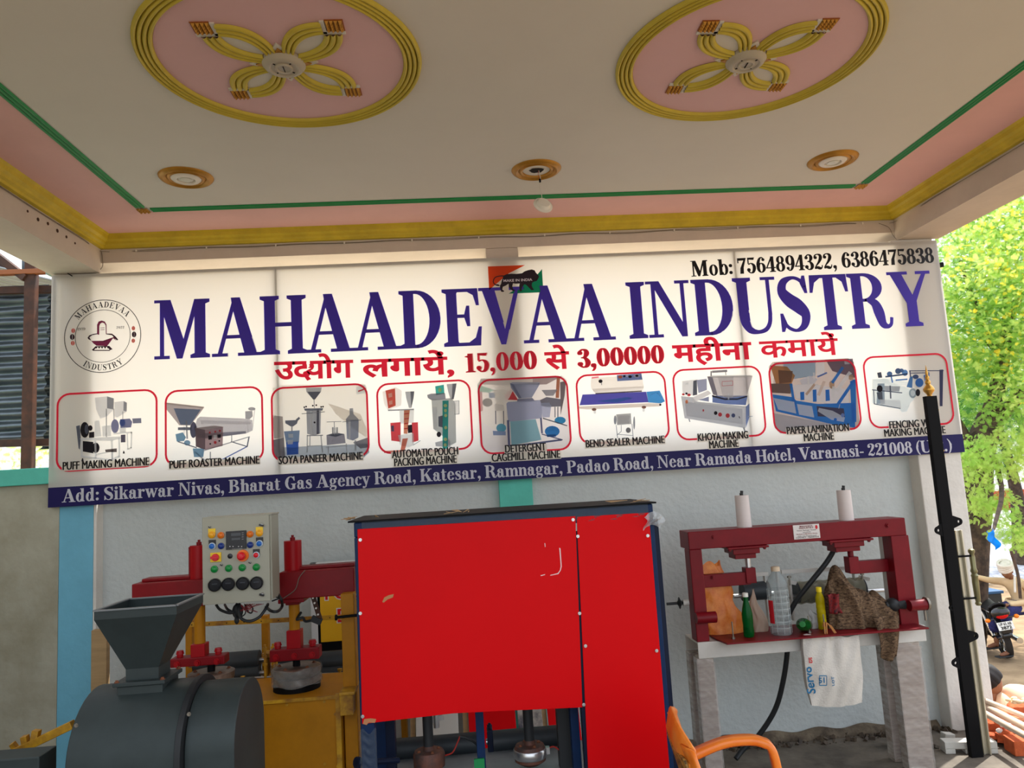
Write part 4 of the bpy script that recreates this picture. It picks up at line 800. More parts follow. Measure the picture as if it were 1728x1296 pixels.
# yellow lever across the lower left corner
lv = thing('yellow_lever', P(60,1262,Y=-1.72), 'worn yellow steel lever arm sloping up to the grey mill housing', 'lever')
k = MB(); a, b = P(-30,1296,Y=-1.72), P(124,1222,Y=-1.72); k.bar(a, b, .03, .026); k.make('arm', M_machd, lv, bevel=.002)
k = MB()
for t_, s in ((.35,.014),(.47,.018),(.58,.02)): c = a.lerp(b, t_)+Vector((0,0,.018)); k.M = Matrix.Translation(c) @ Euler((.3,t_*3,.4)).to_matrix().to_4x4(); k.box((-s,-s*.7,-s*.5),(s,s*.7,s*.5)); k.M = None
k.make('weld_lugs', M_machd, lv, kind='stuff')
k = MB(); k.cyl(a+Vector((.1,0,.05)), (a.x+.1,a.y,0), .018, n=10); k.make('leg', M_machd, lv)
gb = P(30,1290,Y=-1.9); k = MB(); k.box((gb.x-.25,-1.95,0),(P(66,1284,Y=-1.95).x,-1.85,P(30,1280,Y=-1.95).z)); tag(k.make('steel_box', M_mill, loc=(gb.x-.1,-1.9,0), bevel=.004), 'grey steel box whose lid shows in the lower left corner', 'box')
k = MB(); x0, x1 = P(161,1150,Y=-.25).x, P(187,1150,Y=-.25).x; zt = P(172,1060,Y=-.25).z
k.box((x0,-.3,0),(x1,-.26,zt)); tag(k.make('plank', M_ply, loc=((x0+x1)/2,-.28,0), bevel=.003), 'weathered wooden plank standing beside the blue pillar behind the hopper', 'plank')

# ---- yellow twin press
YP = -.95      # line of the rams
pr = thing('twin_press', (-.95,YP,0), 'mustard yellow twin press with dark red arms and wrapped dies behind the mill', 'machine')
tz = P(500,1179,Y=-1.12).z
tx0, tx1 = P(150,1190,Y=-1.12).x, P(576,1190,Y=-1.12).x
k = MB(); k.box((tx0,-1.12,.12),(tx1,-.72,tz)); k.make('table', M_mach, pr, bevel=.006)
k = MB(); k.bar((tx1-.012,-1.125,.12),(tx1-.012,-1.125,tz+.01), .02, .012); k.bar((tx0,-1.125,tz-.004),(tx1,-1.125,tz-.004), .01, .012); k.make('table_edge', M_machd, pr)
for x, z in ((484,1189),(547,1184),(566,1205),(548,1289),(570,1293)):
    p = P(x, z, Y=-1.122); bolt(pr, p, (0,-1,0), .004, m=M_machd)
fx = [(tx0+.06,-1.08),(tx1-.06,-1.08),(tx0+.06,-.8),(tx1-.06,-.8)]
for x, y in fx:
    k = MB(); k.box((x-.03,y-.03,0),(x+.03,y+.03,.12)); k.make('foot', M_mach, pr)
# right hand post with its bracket
qx0, qx1 = P(581,1150,Y=-1.05).x, P(603,1150,Y=-1.05).x
zt = P(590,1000,Y=-1.05).z
k = MB(); k.box((qx0,-1.08,0),(qx1,-1.0,zt)); k.make('post', M_mach, pr, bevel=.003)
c = P(590,1183,Y=-1.12); k = MB(); k.box((tx1,-1.16,c.z-.045),(qx1-.005,-1.0,c.z+.045)); k.box((tx1,-1.17,c.z+.035),(qx1+.005,-1.0,c.z+.048)); k.make('post_bracket', M_machd, pr, bevel=.003)
# back posts, perforated rail, rollers
ry = -.42
ra, rb = P(250,1058,Y=ry), P(600,1040,Y=ry)
k = MB(); k.bar(ra, rb, .006, .022); k.m = 1
for i in range(12):
    c = ra.lerp(rb, (i+.5)/12); k.cyl(c+Vector((0,-.0035,0)), c+Vector((0,-.0045,0)), .003, n=8)
k.make('perforated_rail', [M_machd, M_dark], pr)
for xx, y0, y1 in ((446,1041,1250),(318,1050,1250),(600,1035,1250)):
    a = P(xx, y0, Y=ry); k = MB(); k.box((a.x-.016,ry,0),(a.x+.016,ry+.045,a.z+.006)); k.make('rail_post', M_mach, pr, bevel=.002)
for i, (x0, x1) in enumerate(((330,438),(462,584))):
    for j, (yy, rad, Y) in enumerate(((1118,.048,-.5),(1140,.04,-.53))):
        a, b = P(x0, yy, Y=Y), P(x1, yy, Y=Y); z = (a.z+b.z)/2
        k = MB(); k.cyl((a.x,Y,z),(b.x,Y,z), rad, n=24); k.m = 1; k.cyl((a.x-.03,Y,z),(b.x+.03,Y,z), .011, n=10); k.make('roller', [M_roller, M_steel], pr, smooth=True)
a, b = P(395,1146,Y=-.62), P(585,1136,Y=-.62); k = MB(); k.cyl(a, b, .006, n=10); k.make('guide_rod', M_steel, pr, smooth=True)
k = MB(); a, b = P(320,1158,Y=-.58), P(600,1145,Y=-.58); k.bar(a, b, .04, .05); k.make('cross_rail', M_machd, pr)
for xx in (448, 462, 410, 574):
    a = P(xx, 1150, Y=-.7); k = MB(); z0 = tz; z1 = P(xx, {448:1088,462:1086,410:1145,574:1132}[xx], Y=-.7).z
    k.cyl((a.x,-.7,z0-.005),(a.x,-.7,z1), .006, n=8); 
    for f in (.35,.6,.85): z = z0+(z1-z0)*f; k.cyl((a.x,-.7,z),(a.x,-.7,z+.01), .012, n=6)
    k.make('adjusting_screw', M_machd, pr)
k = MB(); a = P(447,1105,Y=-.66); b = P(465,1105,Y=-.66); k.box((a.x,-.68,tz),(a.x+.016,-.62,a.z)); k.box((b.x-.016,-.68,tz),(b.x,-.62,a.z)); k.box((a.x-.008,-.69,a.z-.006),(b.x+.008,-.61,a.z+.01)); k.make('roller_stand', M_machd, pr)
# arms and rams
def ram(cxp, arm, cyl_top, cyl_bot, rod_bot, head, hz_, dies, wrapped):
    """pixel columns and rows read at the ram line"""
    c = P(cxp, 1050, Y=YP); x = c.x
    a, b = P(arm[0], arm[2], Y=YP-.07), P(arm[1], arm[3], Y=YP-.07); hgt = arm[4]
    z1 = (a.z+b.z)/2
    k = MB(); k.box((a.x,YP-.07,z1-hgt),(b.x,YP+.07,z1)); k.box((a.x+.02,YP-.02,z1),(b.x-.005,YP+.06,z1+.014)); k.make('arm', M_mred, pr, bevel=.004)
    k = MB(); k.box((x-.055,YP-.06,z1-hgt-.018),(x+.055,YP+.06,z1-hgt)); k.box((x-.03,YP-.035,z1-hgt-.03),(x+.03,YP+.035,z1-hgt-.018)); k.make('arm_plate', M_mred, pr, bevel=.003)
    zt = P(cxp, cyl_top, Y=YP).z
    k = MB(); k.cyl((x,YP,z1-.002),(x,YP,zt), .038, n=28); k.m = 1; k.cyl((x,YP,zt),(x,YP,zt+.014), .011, n=10); k.cyl((x,YP,zt+.014),(x,YP,zt+.024), .006, n=8); k.make('cylinder', [M_mredb, M_mred], pr, smooth=True)
    zr = P(cxp, rod_bot, Y=YP).z; zh = P(cxp, hz_[0], Y=YP).z; zh0 = P(cxp, hz_[1], Y=YP).z
    k = MB(); k.cyl((x,YP,zr),(x,YP,z1-hgt), .023, n=24); k.make('rod', M_mach, pr, smooth=True)
    k = MB(); k.box((x-.03,YP-.03,zh-.002),(x+.03,YP+.03,zr)); k.make('rod_socket', M_mredb, pr, bevel=.003)
    a = P(head[0], 1100, Y=YP).x; b = P(head[1], 1100, Y=YP).x
    k = MB(); k.box((a,YP-.035,zh0),(b,YP+.035,zh)); hd = k.make('crosshead', M_mred, pr, bevel=.004)
    for f in (.13,.5,.86):
        bolt(hd, (a+(b-a)*f,YP-.035,(zh+zh0)/2-.005), (0,-1,0), .009, m=M_mredb)
    for f in (.13,.84):
        k = MB(); xx = a+(b-a)*f; k.cyl((xx,YP,zh),(xx,YP,zh+.012), .014, n=8); k.cyl((xx,YP,zh+.012),(xx,YP,zh+.026), .018, .014, n=8); k.make('crosshead_nut', M_mredb, pr)
    dx0, dx1, dy0, dy1 = dies; dc = (P(dx0, dy0, Y=YP).x+P(dx1, dy0, Y=YP).x)/2; R = (P(dx1, dy0, Y=YP).x-P(dx0, dy0, Y=YP).x)/2
    zt = P((dx0+dx1)/2, dy0, Y=YP).z; zb = tz+.02
    k = MB(); k.cyl((dc,YP,zb-.02),(dc,YP,zb+.004), R*.97, n=36); k.make('bolster', M_black, pr, smooth=True)
    h = zt-zb; k = MB()
    k.lathe([(R*.9,0),(R*.96,.004),(R*.96,h*.42),(R*.86,h*.46),(R*.86,h*.52),(R*.98,h*.56),(R,h*.95),(R*.92,h),(R*.2,h)], (dc,YP,zb+.004), n=40); k.make('die', M_die, pr, smooth=True)
    k = MB(); k.cyl((dc,YP,zt),(dc,YP,zh0), .016, n=12); k.make('die_stud', M_black, pr)
    for i in range(5):
        t_ = i*2*PI/5+.5; bolt(pr, (dc+R*.75*math.cos(t_),YP+R*.75*math.sin(t_),zt+.003), (0,0,1), .006, m=M_rustbolt)
    if wrapped:
        k = MB(); random.seed(4)
        k.grid(lambda u, v: (dc+(R+.004+.003*math.sin(u*40+v*9)*math.sin(u*17))*math.cos(2*PI*u), YP+(R+.004+.003*math.sin(u*40+v*9)*math.sin(u*17))*math.sin(2*PI*u), zb+.004+h*v*1.02+.004*math.sin(u*31)), 90, 10)
        k.make('shrink_wrap', M_wrap, pr, smooth=True)
ram(497, (471,597,966,958,.115), 912, 960, 1062, (458,541), (1092,1112), (460,541,1125,1160), True)
ram(337, (222,404,986,974,.085), 920, 985, 1085, (292,383), (1106,1121), (318,395,1134,1160), False)
k = MB(); p = P(325,958,Y=YP+.02); k.box((p.x-.004,YP-.02,P(325,985,Y=YP).z),(p.x+.03,YP+.04,P(325,922,Y=YP).z)); k.make('cylinder_bracket', M_mred, pr, bevel=.003)
# limit switch arm with holes and its wires
k = MB(); a, b = P(527,1002,Y=YP-.05), P(540,1045,Y=YP-.05); k.bar(a, b, .006, .02); k.m = 1
for f in (.15,.35,.55,.8): c = a.lerp(b, f); k.cyl(c+Vector((0,-.006,0)), c+Vector((0,-.013,0)), .004, n=8)
k.make('slotted_arm', [M_rust, M_lamp], pr)
k = MB(); c = P(535,1047,Y=YP-.05); k.M = Matrix.Translation(c) @ Euler((0,.45,0)).to_matrix().to_4x4(); k.box((-.025,-.012,-.012),(.02,.014,.012)); k.M = None; k.tube(spl([c+Vector((-.02,0,.002)), c+Vector((-.05,0,.0)), c+Vector((-.06,0,.016)), c+Vector((-.085,0,.01)), (P(508,1040,Y=YP).x,YP,c.z+.03)],5), .006, 6); k.make('limit_switch', M_rub, pr)
k = MB(); k.tube(spl([P(515,962,Y=YP-.08), P(505,975,Y=YP-.08), P(498,995,Y=YP-.08), P(478,1010,Y=YP-.08)],6), .002, 6); k.make('thin_cable', M_wire, pr)
k = MB(); a = P(568,1042,Y=-1.12); b = P(604,1038,Y=-1.12); k.cyl(a, b, .006, n=10); k.cyl(a+Vector((-.006,0,0)), a+Vector((.002,0,0)), .012, n=8); k.make('stop_pin', M_black, pr)

# ---- control panel
YC = -1.3
c00, c10, c11, c01 = P(345,1020,Y=YC), P(457,1012,Y=YC), P(456,868,Y=YC), P(342,877,Y=YC)
X0, X1 = (c00.x+c01.x)/2, (c10.x+c11.x)/2; Z0, Z1 = (c00.z+c10.z)/2, (c01.z+c11.z)/2
cp = thing('control_panel', ((X0+X1)/2,YC+.06,Z0), 'grey steel control box with coloured buttons, mounted on the yellow press', 'control box')
k = MB(); k.box((X0,YC+.006,Z0),(X1+.004,YC+.125,Z1)); k.make('cabinet', M_panel, cp, bevel=.003)
k = MB(); k.box((X0-.002,YC-.008,Z0-.002),(X1-.002,YC+.004,Z1+.002)); k.box((X0-.004,YC+.0,Z1+.0),(X1+.008,YC+.125,Z1+.006)); k.make('door', M_panel, cp, bevel=.002)
def cpt(x, y): return P(330+x/6.48, 860+y/6.48, Y=YC-.008)
pc = lambda n, c, **kw: mat('panel_'+n, c, **{'rough': .3, **kw})
yl, og, bl, rd, gr, bk = pc('amber', (226,160,30)), pc('orange', (214,108,24)), pc('blue', (30,96,176)), pc('red', (206,26,40)), pc('green', (18,128,56)), pc('black', (26,26,30))
pal = pc('pale_ring', (176,190,200)); ylp = pc('yellow_plate', (226,188,30)); dbl = pc('dark_blue', (24,50,120))
def button(x, y, r, m, ring=None, h=.012, plate=None, name='button'):
    c = cpt(x, y); k = MB(); mats = [m, ring or m, plate or m]; r = r/6.48*.00246*.95
    if plate: k.m = 2; k.box((c.x-r*1.0,c.y-.003,c.z-r*.2),(c.x+r*1.0,c.y,c.z+r*1.75))
    k.m = 1; k.lathe([(r,0),(r,h*.5),(r*.8,h*.65)], c, (0,-1,0), n=20)
    k.m = 0; k.lathe([(r*.74,h*.6),(r*.74,h),(r*.4,h*1.3),(.0005,h*1.35)], c, (0,-1,0), n=18)
    return k.make(name, mats, cp, smooth=True)
button(180,275,38,yl,plate=ylp); button(280,280,36,og); button(598,268,36,og); button(700,255,38,yl,plate=ylp)
button(185,398,38,bl,pal,plate=bk); button(282,397,34,dbl); button(600,385,34,dbl); button(702,370,38,bl,pal,plate=bk)
button(378,508,27,bk,h=.004); button(667,495,36,rd,pal,plate=bk)
for x, y in ((208,650),(365,640),(513,633),(667,628)): button(x, y, 38, gr)
for x, y in ((216,822),(364,813),(521,805),(672,800)):
    c = cpt(x, y); r = 66/6.48*.00246; k = MB(); k.lathe([(r,0),(r,.012),(r*.86,.016),(r*.82,.010),(.0005,.0105)], c, (0,-1,0), n=28)
    k.m = 1; k.box((c.x-r*.4,c.y-.0115,c.z+.002),(c.x+r*.4,c.y-.0108,c.z+.006)); k.make('meter', [bk, pc('meter_face', (58,60,66))], cp, smooth=True, label='black round panel meter')
c = cpt(518,503); r = 62/6.48*.00246; k = MB(); k.m = 1; k.lathe([(r,0),(r*.95,.006),(r*.7,.006)], c, (0,-1,0), n=28); k.m = 0; k.lathe([(r*.5,.004),(r*.5,.016),(r*.66,.02),(r*.66,.028),(r*.4,.034),(.0005,.035)], c, (0,-1,0), n=24); k.make('stop_button', [rd, pc('stop_ring', (232,110,30))], cp, smooth=True, label='red mushroom stop button on an orange ring')
a, b = cpt(166,575), cpt(283,465); k = MB(); k.m = 1; k.box((a.x,a.y-.006,a.z),(b.x,a.y,b.z)); c = (a+b)/2; k.m = 0; k.lathe([(.014,.006),(.014,.014),(.012,.016),(.0005,.016)], c, (0,-1,0), n=20); k.bar(c+Vector((-.016,-.018,0)), c+Vector((.016,-.018,0)), .008, .01); k.make('rotary_switch', [rd, ylp], cp, bevel=.001, label='red rotary switch on a yellow plate')
a, b = cpt(340,438), cpt(555,225); k = MB(); k.box((a.x,a.y-.008,a.z),(b.x,a.y,b.z)); k.m = 1
for y0, y1, x0, x1 in ((250,288,395,500),(305,333,402,495)): p, q_ = cpt(x0, y1), cpt(x1, y0); k.box((p.x,p.y-.0088,p.z),(q_.x,p.y-.008,q_.z))
k.m = 2
for x in (383,417,477,511): p = cpt(x,401); k.lathe([(.0022,.008),(.002,.0095),(.0003,.0098)], p, (0,-1,0), n=10)
p, q_ = cpt(405,428), cpt(520,422); k.box((p.x,p.y-.0088,p.z),(q_.x,p.y-.008,q_.z)); p, q_ = cpt(400,243), cpt(490,237); k.box((p.x,p.y-.0088,p.z),(q_.x,p.y-.008,q_.z))
for y in (250,272,295,318): p, q_ = cpt(512,y+4), cpt(532,y); k.box((p.x,p.y-.0088,p.z),(q_.x,p.y-.008,q_.z))
k.make('display', [bk, pc('display_glass', (66,70,74)), pc('display_white', (190,190,190))], cp, label='square black digital display unit')
for x, y, s in ((728,168,1.0),(733,927,1.0),(160,190,.45),(290,603,.5),(600,577,.5)):
    c = cpt(x, y); k = MB(); k.lathe([(.007*s,0),(.007*s,.006),(.005*s,.008)], c, (0,-1,0), n=14); k.m = 1; k.bar(c+Vector((-.009*s,-.010,.002)), c+Vector((.008*s,-.010,-.003)), .006*s, .007*s); k.make('latch' if s == 1 else 'toggle', [M_steel, bk], cp, smooth=True)
random.seed(11)
zb = Z0
def cable(pts, r, m=None): k = MB(); k.tube(spl(pts, 7), r, 8); k.make('cable', m or M_rub, cp, smooth=True)
def cq(x, y, Y): return P(330+x/6.48, 860+y/6.48, Y=Y)
cable([cq(225,1040,-1.24), cq(270,1095,-1.25), cq(370,1130,-1.26), cq(430,1110,-1.24), cq(450,1060,-1.12), cq(450,1030,-1.12)], .0055)
cable([cq(320,1040,-1.12), cq(350,1090,-1.24), cq(420,1130,-1.25), cq(440,1180,-1.25)], .005)
cable([cq(480,1030,-1.24), cq(470,1100,-1.26), cq(500,1190,-1.27), cq(590,1220,-1.27), cq(690,1180,-1.26), cq(750,1110,-1.25), cq(780,1060,-1.23), cq(790,1035,-1.2)], .006)
cable([cq(770,1065,-1.12), cq(830,1110,-1.23), cq(900,1110,-1.23), cq(945,1060,-1.12), cq(940,990,-1.2), cq(900,920,-1.19), cq(850,850,-1.19), cq(825,780,-1.2)], .006)
cable([cq(830,920,-1.19), cq(880,955,-1.19), cq(930,965,-1.18)], .003); cable([cq(835,1000,-1.19), cq(890,980,-1.19), cq(930,965,-1.18)], .003)
cable([cq(590,1035,-1.24), cq(625,1080,-1.25), cq(610,1130,-1.25), cq(570,1110,-1.25), cq(555,1040,-1.24)], .003)
cable([cq(540,1035,-1.24), cq(545,1130,-1.25), cq(500,1170,-1.25), cq(440,1180,-1.25), cq(430,1060,-1.24)], .0025)
k = MB()
for i in range(10):
    a = cq(530+24*i, 1030, -1.24); b = cq(520+22*random.random()*8, 1060+20*random.random(), -1.26); c2 = cq(470+30*i*random.random(), 1070+60*random.random(), -1.25)
    k.tube(spl([a, b, c2, cq(450+random.random()*60, 1040, -1.24)], 5), .0011, 5)
k.make('thin_wires', mat('thin_red_wire', (128,40,44), rough=.5), cp, kind='stuff')
k = MB(); p = cq(460,1110,-1.24); k.sphere(p, .02, 10, 7, (1.1,.7,1.5)); k.sphere(p+Vector((-.004,0,-.035)), .01, 8, 6, (1,.8,1.6)); k.make('cable_bundle', M_rub, cp, smooth=True)
# bracket that carries the box off the press arm
k = MB(); k.box((X0+.06,YC+.12,Z0+.1),(X0+.12,YP-.05,Z0+.14)); k.make('bracket', M_mach, cp)

# ---- framed yellow poster leaning on the wall
po = thing('poster_board', (P(560,1030,Y=-.04).x, -.03, P(560,1115,Y=-.04).z), 'yellow poster board with red lettering in a white frame, behind the press', 'poster')
YQ = -.03
fa, fb = P(527,1090,Y=YQ), P(690,940,Y=YQ); X0, X1, Z1 = fa.x, fb.x, P(527,950,Y=YQ).z; Z0 = P(560,1105,Y=YQ).z
M_frame = mat('white_frame', (205,208,210), rough=.4)
for a, b in (((X0,Z0),(X0+.035,Z1)), ((X1-.035,Z0),(X1,Z1)), ((X0,Z1-.022),(X1,Z1)), ((X0,Z0),(X1,Z0+.022))):
    k = MB(); k.box((a[0],YQ-.015,a[1]),(b[0],YQ+.03,b[1])); k.make('frame_bar', M_frame, po, bevel=.002)
k = MB(); k.box((X0+.03,YQ-.004,Z0+.02),(X1-.03,YQ+.01,Z1-.02)); k.make('backing', M_black, po)
xa = P(540,1000,Y=YQ).x; k = MB(); k.box((xa,YQ-.008,P(560,1082,Y=YQ).z),(X1-.04,YQ-.003,Z1-.05)); k.make('print', mat('poster_yellow', (236,180,24), rough=.5, var=.08), po)
def plabel(txt, x, y, hh, wd):
    c = P(x, y, Y=YQ-.01)
    for off, m, d in ((.06, mat('poster_white', (230,225,220)), .009), (.012, mat('poster_red', (206,22,34)), .0105)):
        k = MB(); vs, fs = font_mesh(txt, 1, off); vs0, _ = font_mesh(txt, 1, .012); a = min(v[0] for v in vs0); b = max(v[0] for v in vs0)
        k.add([(c.x+(v[0]-a)/(b-a)*wd, YQ-d, c.z+v[1]/.73*hh) for v in vs], fs); k.make('lettering', m, po, fix=False)
plabel('FOOD', 549, 1012, .085, .3); plabel('E', 570, 1050, .075, .055)
k = MB(); k.box((X0,-.05,Z0-.03),(X1,.07,Z0)); k.make('shelf', M_mach, po)
for x in (X0+.05, X1-.08):
    k = MB(); k.box((x,-.04,0),(x+.03,.04,Z0-.03)); k.make('shelf_leg', M_mach, po)
# ------------------------------------------------------------------ red panelled press in the middle
M_redp = mat('red_panel_laminate', (206,2,10), rough=.45, spec=.12, var=.06, vscale=2)
M_navy = mat('navy_frame_paint', (16,42,80), rough=.45, spec=.2, var=.25, vscale=12)
M_navyd = mat('dark_navy_paint', (12,22,44), rough=.5, spec=.2)
M_chip = mat('chipped_board', (178,120,80), rough=.8)
M_card = mat('torn_cardboard', (170,140,104), rough=.9)
YR = -1.5
rp = thing('panelled_press', (.15,-1.3,0), 'large press behind two bright red panels on a navy blue frame, middle of the porch', 'machine')
def zx(x, y, Y): p = P(x, y, Y=Y); return p.x, p.z
def quad_panel(pts, y0, th, name, m, parent, bevel=.0015):
    k = MB(); k.prism([Vector((*[P(x, y, Y=y0).x], y0, P(x, y, Y=y0).z)) for x, y in pts], (0, th, 0)); return k.make(name, m, parent, bevel=bevel)
L = quad_panel([(603,893),(971,871),(983,1194),(868,1199),(765,1204),(611,1222)], YR, .004, 'side_panel', M_redp, rp)
R_ = quad_panel([(973,872),(1095,865),(1131,1310),(993,1310)], YR+.002, .004, 'side_panel', M_redp, rp)
for x, y in ((608,911),(608,1035),(612,1209),(967,877),(975,905),(978,1035),(988,1090),(985,1189),(1093,904),(1108,1098)):
    bolt(rp, P(x, y, Y=YR), (0,-1,0), .0042, 'screw', M_steel)
# worn spots: chips through the red face
def chip(parent, pts, m, d=.0008):
    k = MB(); k.add([P(x, y, Y=YR-d) for x, y in pts], [tuple(range(len(pts)))]); k.make('chip_mark', m, parent, fix=False)
f3 = lambda l: [(580+x/2.843, 840+y/2.843) for x, y in l]
chip(L, f3([(185,500),(195,478),(215,468),(240,462),(236,478),(210,488),(192,503)]), M_chip); chip(L, f3([(92,1085),(98,1062),(130,1058),(156,1062),(150,1080),(120,1078),(110,1090)]), M_chip)
wht_ = mat('scratch_white', (226,190,190), rough=.6)
for l in ([(1034,240),(1040,242),(1046,330),(1040,352),(1036,352),(1041,328)], [(1040,350),(1030,366),(990,374),(992,370),(1026,362),(1036,350)], [(963,218),(967,218),(968,236),(965,236)], [(944,372),(966,366),(966,370),(946,376)]):
    chip(L, f3(l), wht_)
k = MB(); x_ = P(978,1000,Y=YR).x; k.box((x_-.022,YR+.008,.3),(x_+.03,YR+.05,1.38)); k.make('joint_backing', M_navyd, rp)  # dark strip added behind the panel joint so the gap stays dark
# frame
def fbar(x0, y0, x1, y1, Y0, Y1, name, m, parent=rp, bevel=.003, z0=None):
    a = P(x0, y0, Y=Y0); b = P(x1, y1, Y=Y0); k = MB()
    k.box((min(a.x,b.x), Y0, z0 if z0 is not None else min(a.z,b.z)), (max(a.x,b.x), Y1, max(a.z,b.z))); return k.make(name, m, parent, bevel=bevel)
zt = (P(600,880,Y=YR).z+P(1105,852,Y=YR).z)/2
xa, xb = P(597,900,Y=YR).x, P(1106,900,Y=YR).x
k = MB(); k.box((xa,YR+.006,zt-.055),(xb,YR+.07,zt)); k.box((xa,-1.12,zt-.055),(xb,-1.06,zt)); k.make('top_rail', M_navy, rp, bevel=.004)
k = MB(); k.box((xa,YR+.07,zt-.05),(xa+.05,-1.12,zt)); k.box((xb-.05,YR+.07,zt-.05),(xb,-1.12,zt)); k.make('top_side_rail', M_navy, rp, bevel=.004)
k = MB(); k.box((xa-.02,YR-.006,zt+.001),(xb+.012,-1.04,zt+.007)); k.make('top_plate', M_black, rp)
for x0, x1 in ((xa,xa+.05),(xb-.05,xb)):
    for y0 in (YR+.007, -1.12):
        k = MB(); k.box((x0,y0,0),(x1,y0+.055,zt-.056)); k.make('corner_post', M_navy, rp, bevel=.003)
k = MB(); k.box((xb-.005,YR+.008,.2),(xb+.016,YR+.03,zt-.06)); k.make('edge_strip', M_navyd, rp)
# torn packing film and cardboard on the top edges
random.seed(21)
k = MB(); n = 60
def fe(u, v):
    x = xa+.03+(xb-xa-.05)*u; return (x, YR+.003-.002*math.sin(u*80+v*7), zt+.004-.052*v+.003*math.sin(u*55))
k.grid(fe, 90, 4)
k.make('packing_film', film('packing_film', (180,196,206), .08, .3), rp, smooth=True)
def shard(c, s, m, name='torn_cardboard'):
    k = MB(); c = Vector(c)
    for i in range(5):
        a = c+Vector((random.uniform(-s,s), random.uniform(-.01,.01), random.uniform(0,.006))); b = a+Vector((random.uniform(-s,s), random.uniform(-.02,.02), random.uniform(-.004,.012))); d = a+Vector((random.uniform(-s,s)*.5, random.uniform(-.03,.03), random.uniform(0,.01)))
        k.add([a,b,d,a+Vector((0,0,.0015)),b+Vector((0,0,.0015)),d+Vector((0,0,.0015))], [(0,1,2),(3,5,4),(0,3,4,1),(1,4,5,2),(2,5,3,0)])
    return k.make(name, m, rp, kind='stuff')
shard((xa+.02,YR+.02,zt+.009), .06, M_card); shard((xa+.38,YR+.02,zt+.009), .05, M_card); shard((xb-.1,YR+.02,zt+.009), .07, M_card)
k = MB(); c = P(1102,872,Y=YR-.005); k.M = Matrix.Translation(c)
k.grid(lambda u, v: ((u-.5)*.07+.01*math.sin(v*5), -.004-.018*math.sin(u*PI)*math.sin(v*PI)-.006*math.sin(u*17+v*8), -.05*v+.02*math.sin(u*3)), 14, 12)
k.make('torn_film', film('torn_film', (220,225,228), .4, .2), rp, smooth=True)
for xx, z0, z1 in ((xa+.0, .5, .72),):
    k = MB(); k.grid(lambda u, v: (xx-.004+.06*u, YR+.003-.004*math.sin(v*40)*math.sin(u*PI)-.002, z0+(z1-z0)*v+.01*math.sin(u*8)), 8, 40); k.make('packing_film', film('packing_film', (180,196,206), .08, .3), rp, smooth=True)
# inner posts, rams, dies and rollers seen under the left panel
for x0, x1, Y, m in ((650,666,-1.3,M_navyd),(803,817,-1.35,M_navy),(941,963,-1.3,M_rub),(964,978,-1.38,M_navy)):
    a, b = P(x0, 1230, Y=Y).x, P(x1, 1230, Y=Y).x; k = MB(); k.box((a,Y,0),(b,Y+.05,zt-.06)); k.make('inner_post', m, rp, bevel=.002)
for i, cx in enumerate((722, 892)):
    Y = -1.28; c = P(cx, 1230, Y=Y); zc = P(cx, (1272,1262)[i], Y=Y).z
    k = MB(); k.cyl((c.x,Y,zc+.02),(c.x,Y,zt-.06), .02, n=20); k.make('ram', M_rub, rp, smooth=True)
    R = .062; k = MB()
    k.lathe([(R*.6,-.06),(R*.98,-.045),(R,0),(R*.9,.012),(R*.35,.014),(R*.33,.03)], (c.x,Y,zc), n=32); k.make('die', mat('rusty_die', (112,66,48), rough=.6, rgb2=(50,40,38), vscale=12), rp, smooth=True)
    for j in range(4): t_ = j*PI/2+.4; bolt(rp, (c.x+R*.65*math.cos(t_),Y+R*.65*math.sin(t_),zc+.012), (0,0,1), .005, m=M_rustbolt)
    if i == 1:
        k = MB(); k.lathe([(R*1.01,-.034),(R*1.06,-.03),(R*1.06,-.004),(R*1.01,0)], (c.x,Y,zc), n=32); k.box((c.x+R*1.0,Y-.012,zc-.026),(c.x+R*1.25,Y+.012,zc-.002)); k.make('heater_band', M_steel, rp, smooth=True)
    k = MB(); a = Vector((c.x+R,Y,zc-.012)); k.tube(spl([a, a+Vector((.03,-.01,.012)), a+Vector((.05,-.01,.045 if i == 0 else .0)), a+Vector((.062,-.01,.07 if i == 0 else -.01))], 5), .003, 6); k.m = 1
    b = a+Vector((.062,-.01,.07 if i == 0 else -.01)); k.tube(spl([b, b+Vector((.03,0,-.01)), b+Vector((.07,.01,-.05)), b+Vector((.08,.01,-.16))], 5), .006, 7); k.make('heater_cable', [mat('red_wire', (150,40,30)), M_rub], rp, smooth=True)
for x0, x1, ya, yb in ((668,806,1262,1255),(832,960,1250,1240)):
    a, b = P(x0, ya, Y=-1.02), P(x1, yb, Y=-1.02); z = (a.z+b.z)/2
    k = MB(); k.cyl((a.x,-1.02,z),(b.x,-1.02,z), .042, n=24); k.m = 1; k.cyl((a.x-.03,-1.02,z),(b.x+.03,-1.02,z), .012, n=10); k.make('roller', [M_roller, M_steel], rp, smooth=True)
    for xx in (a.x-.012, b.x+.012):
        k = MB(); k.box((xx-.012,-1.05,z-.1),(xx+.012,-.99,z+.05)); k.cyl((xx,-1.02,z+.05),(xx,-1.02,z+.075), .006, n=8); k.cyl((xx,-1.02,z+.06),(xx,-1.02,z+.068), .012, n=6); k.make('roller_bracket', M_navyd, rp, bevel=.002)
zz = P(760,1296,Y=-1.2).z
k = MB(); k.box((xa+.05,-1.42,zz-.03),(xb-.05,-1.0,zz-.004)); k.make('bed_plate', mat('bed_plate_grey', (150,156,158), rough=.35, metal=.4, var=.25), rp)
k = MB(); a, b = P(601,1287,Y=-1.49), P(672,1283,Y=-1.36); k.cyl(a, b, .011, n=10); k.cyl(a, a+(b-a)*.07, .02, n=10); k.make('side_spindle', M_navyd, rp)
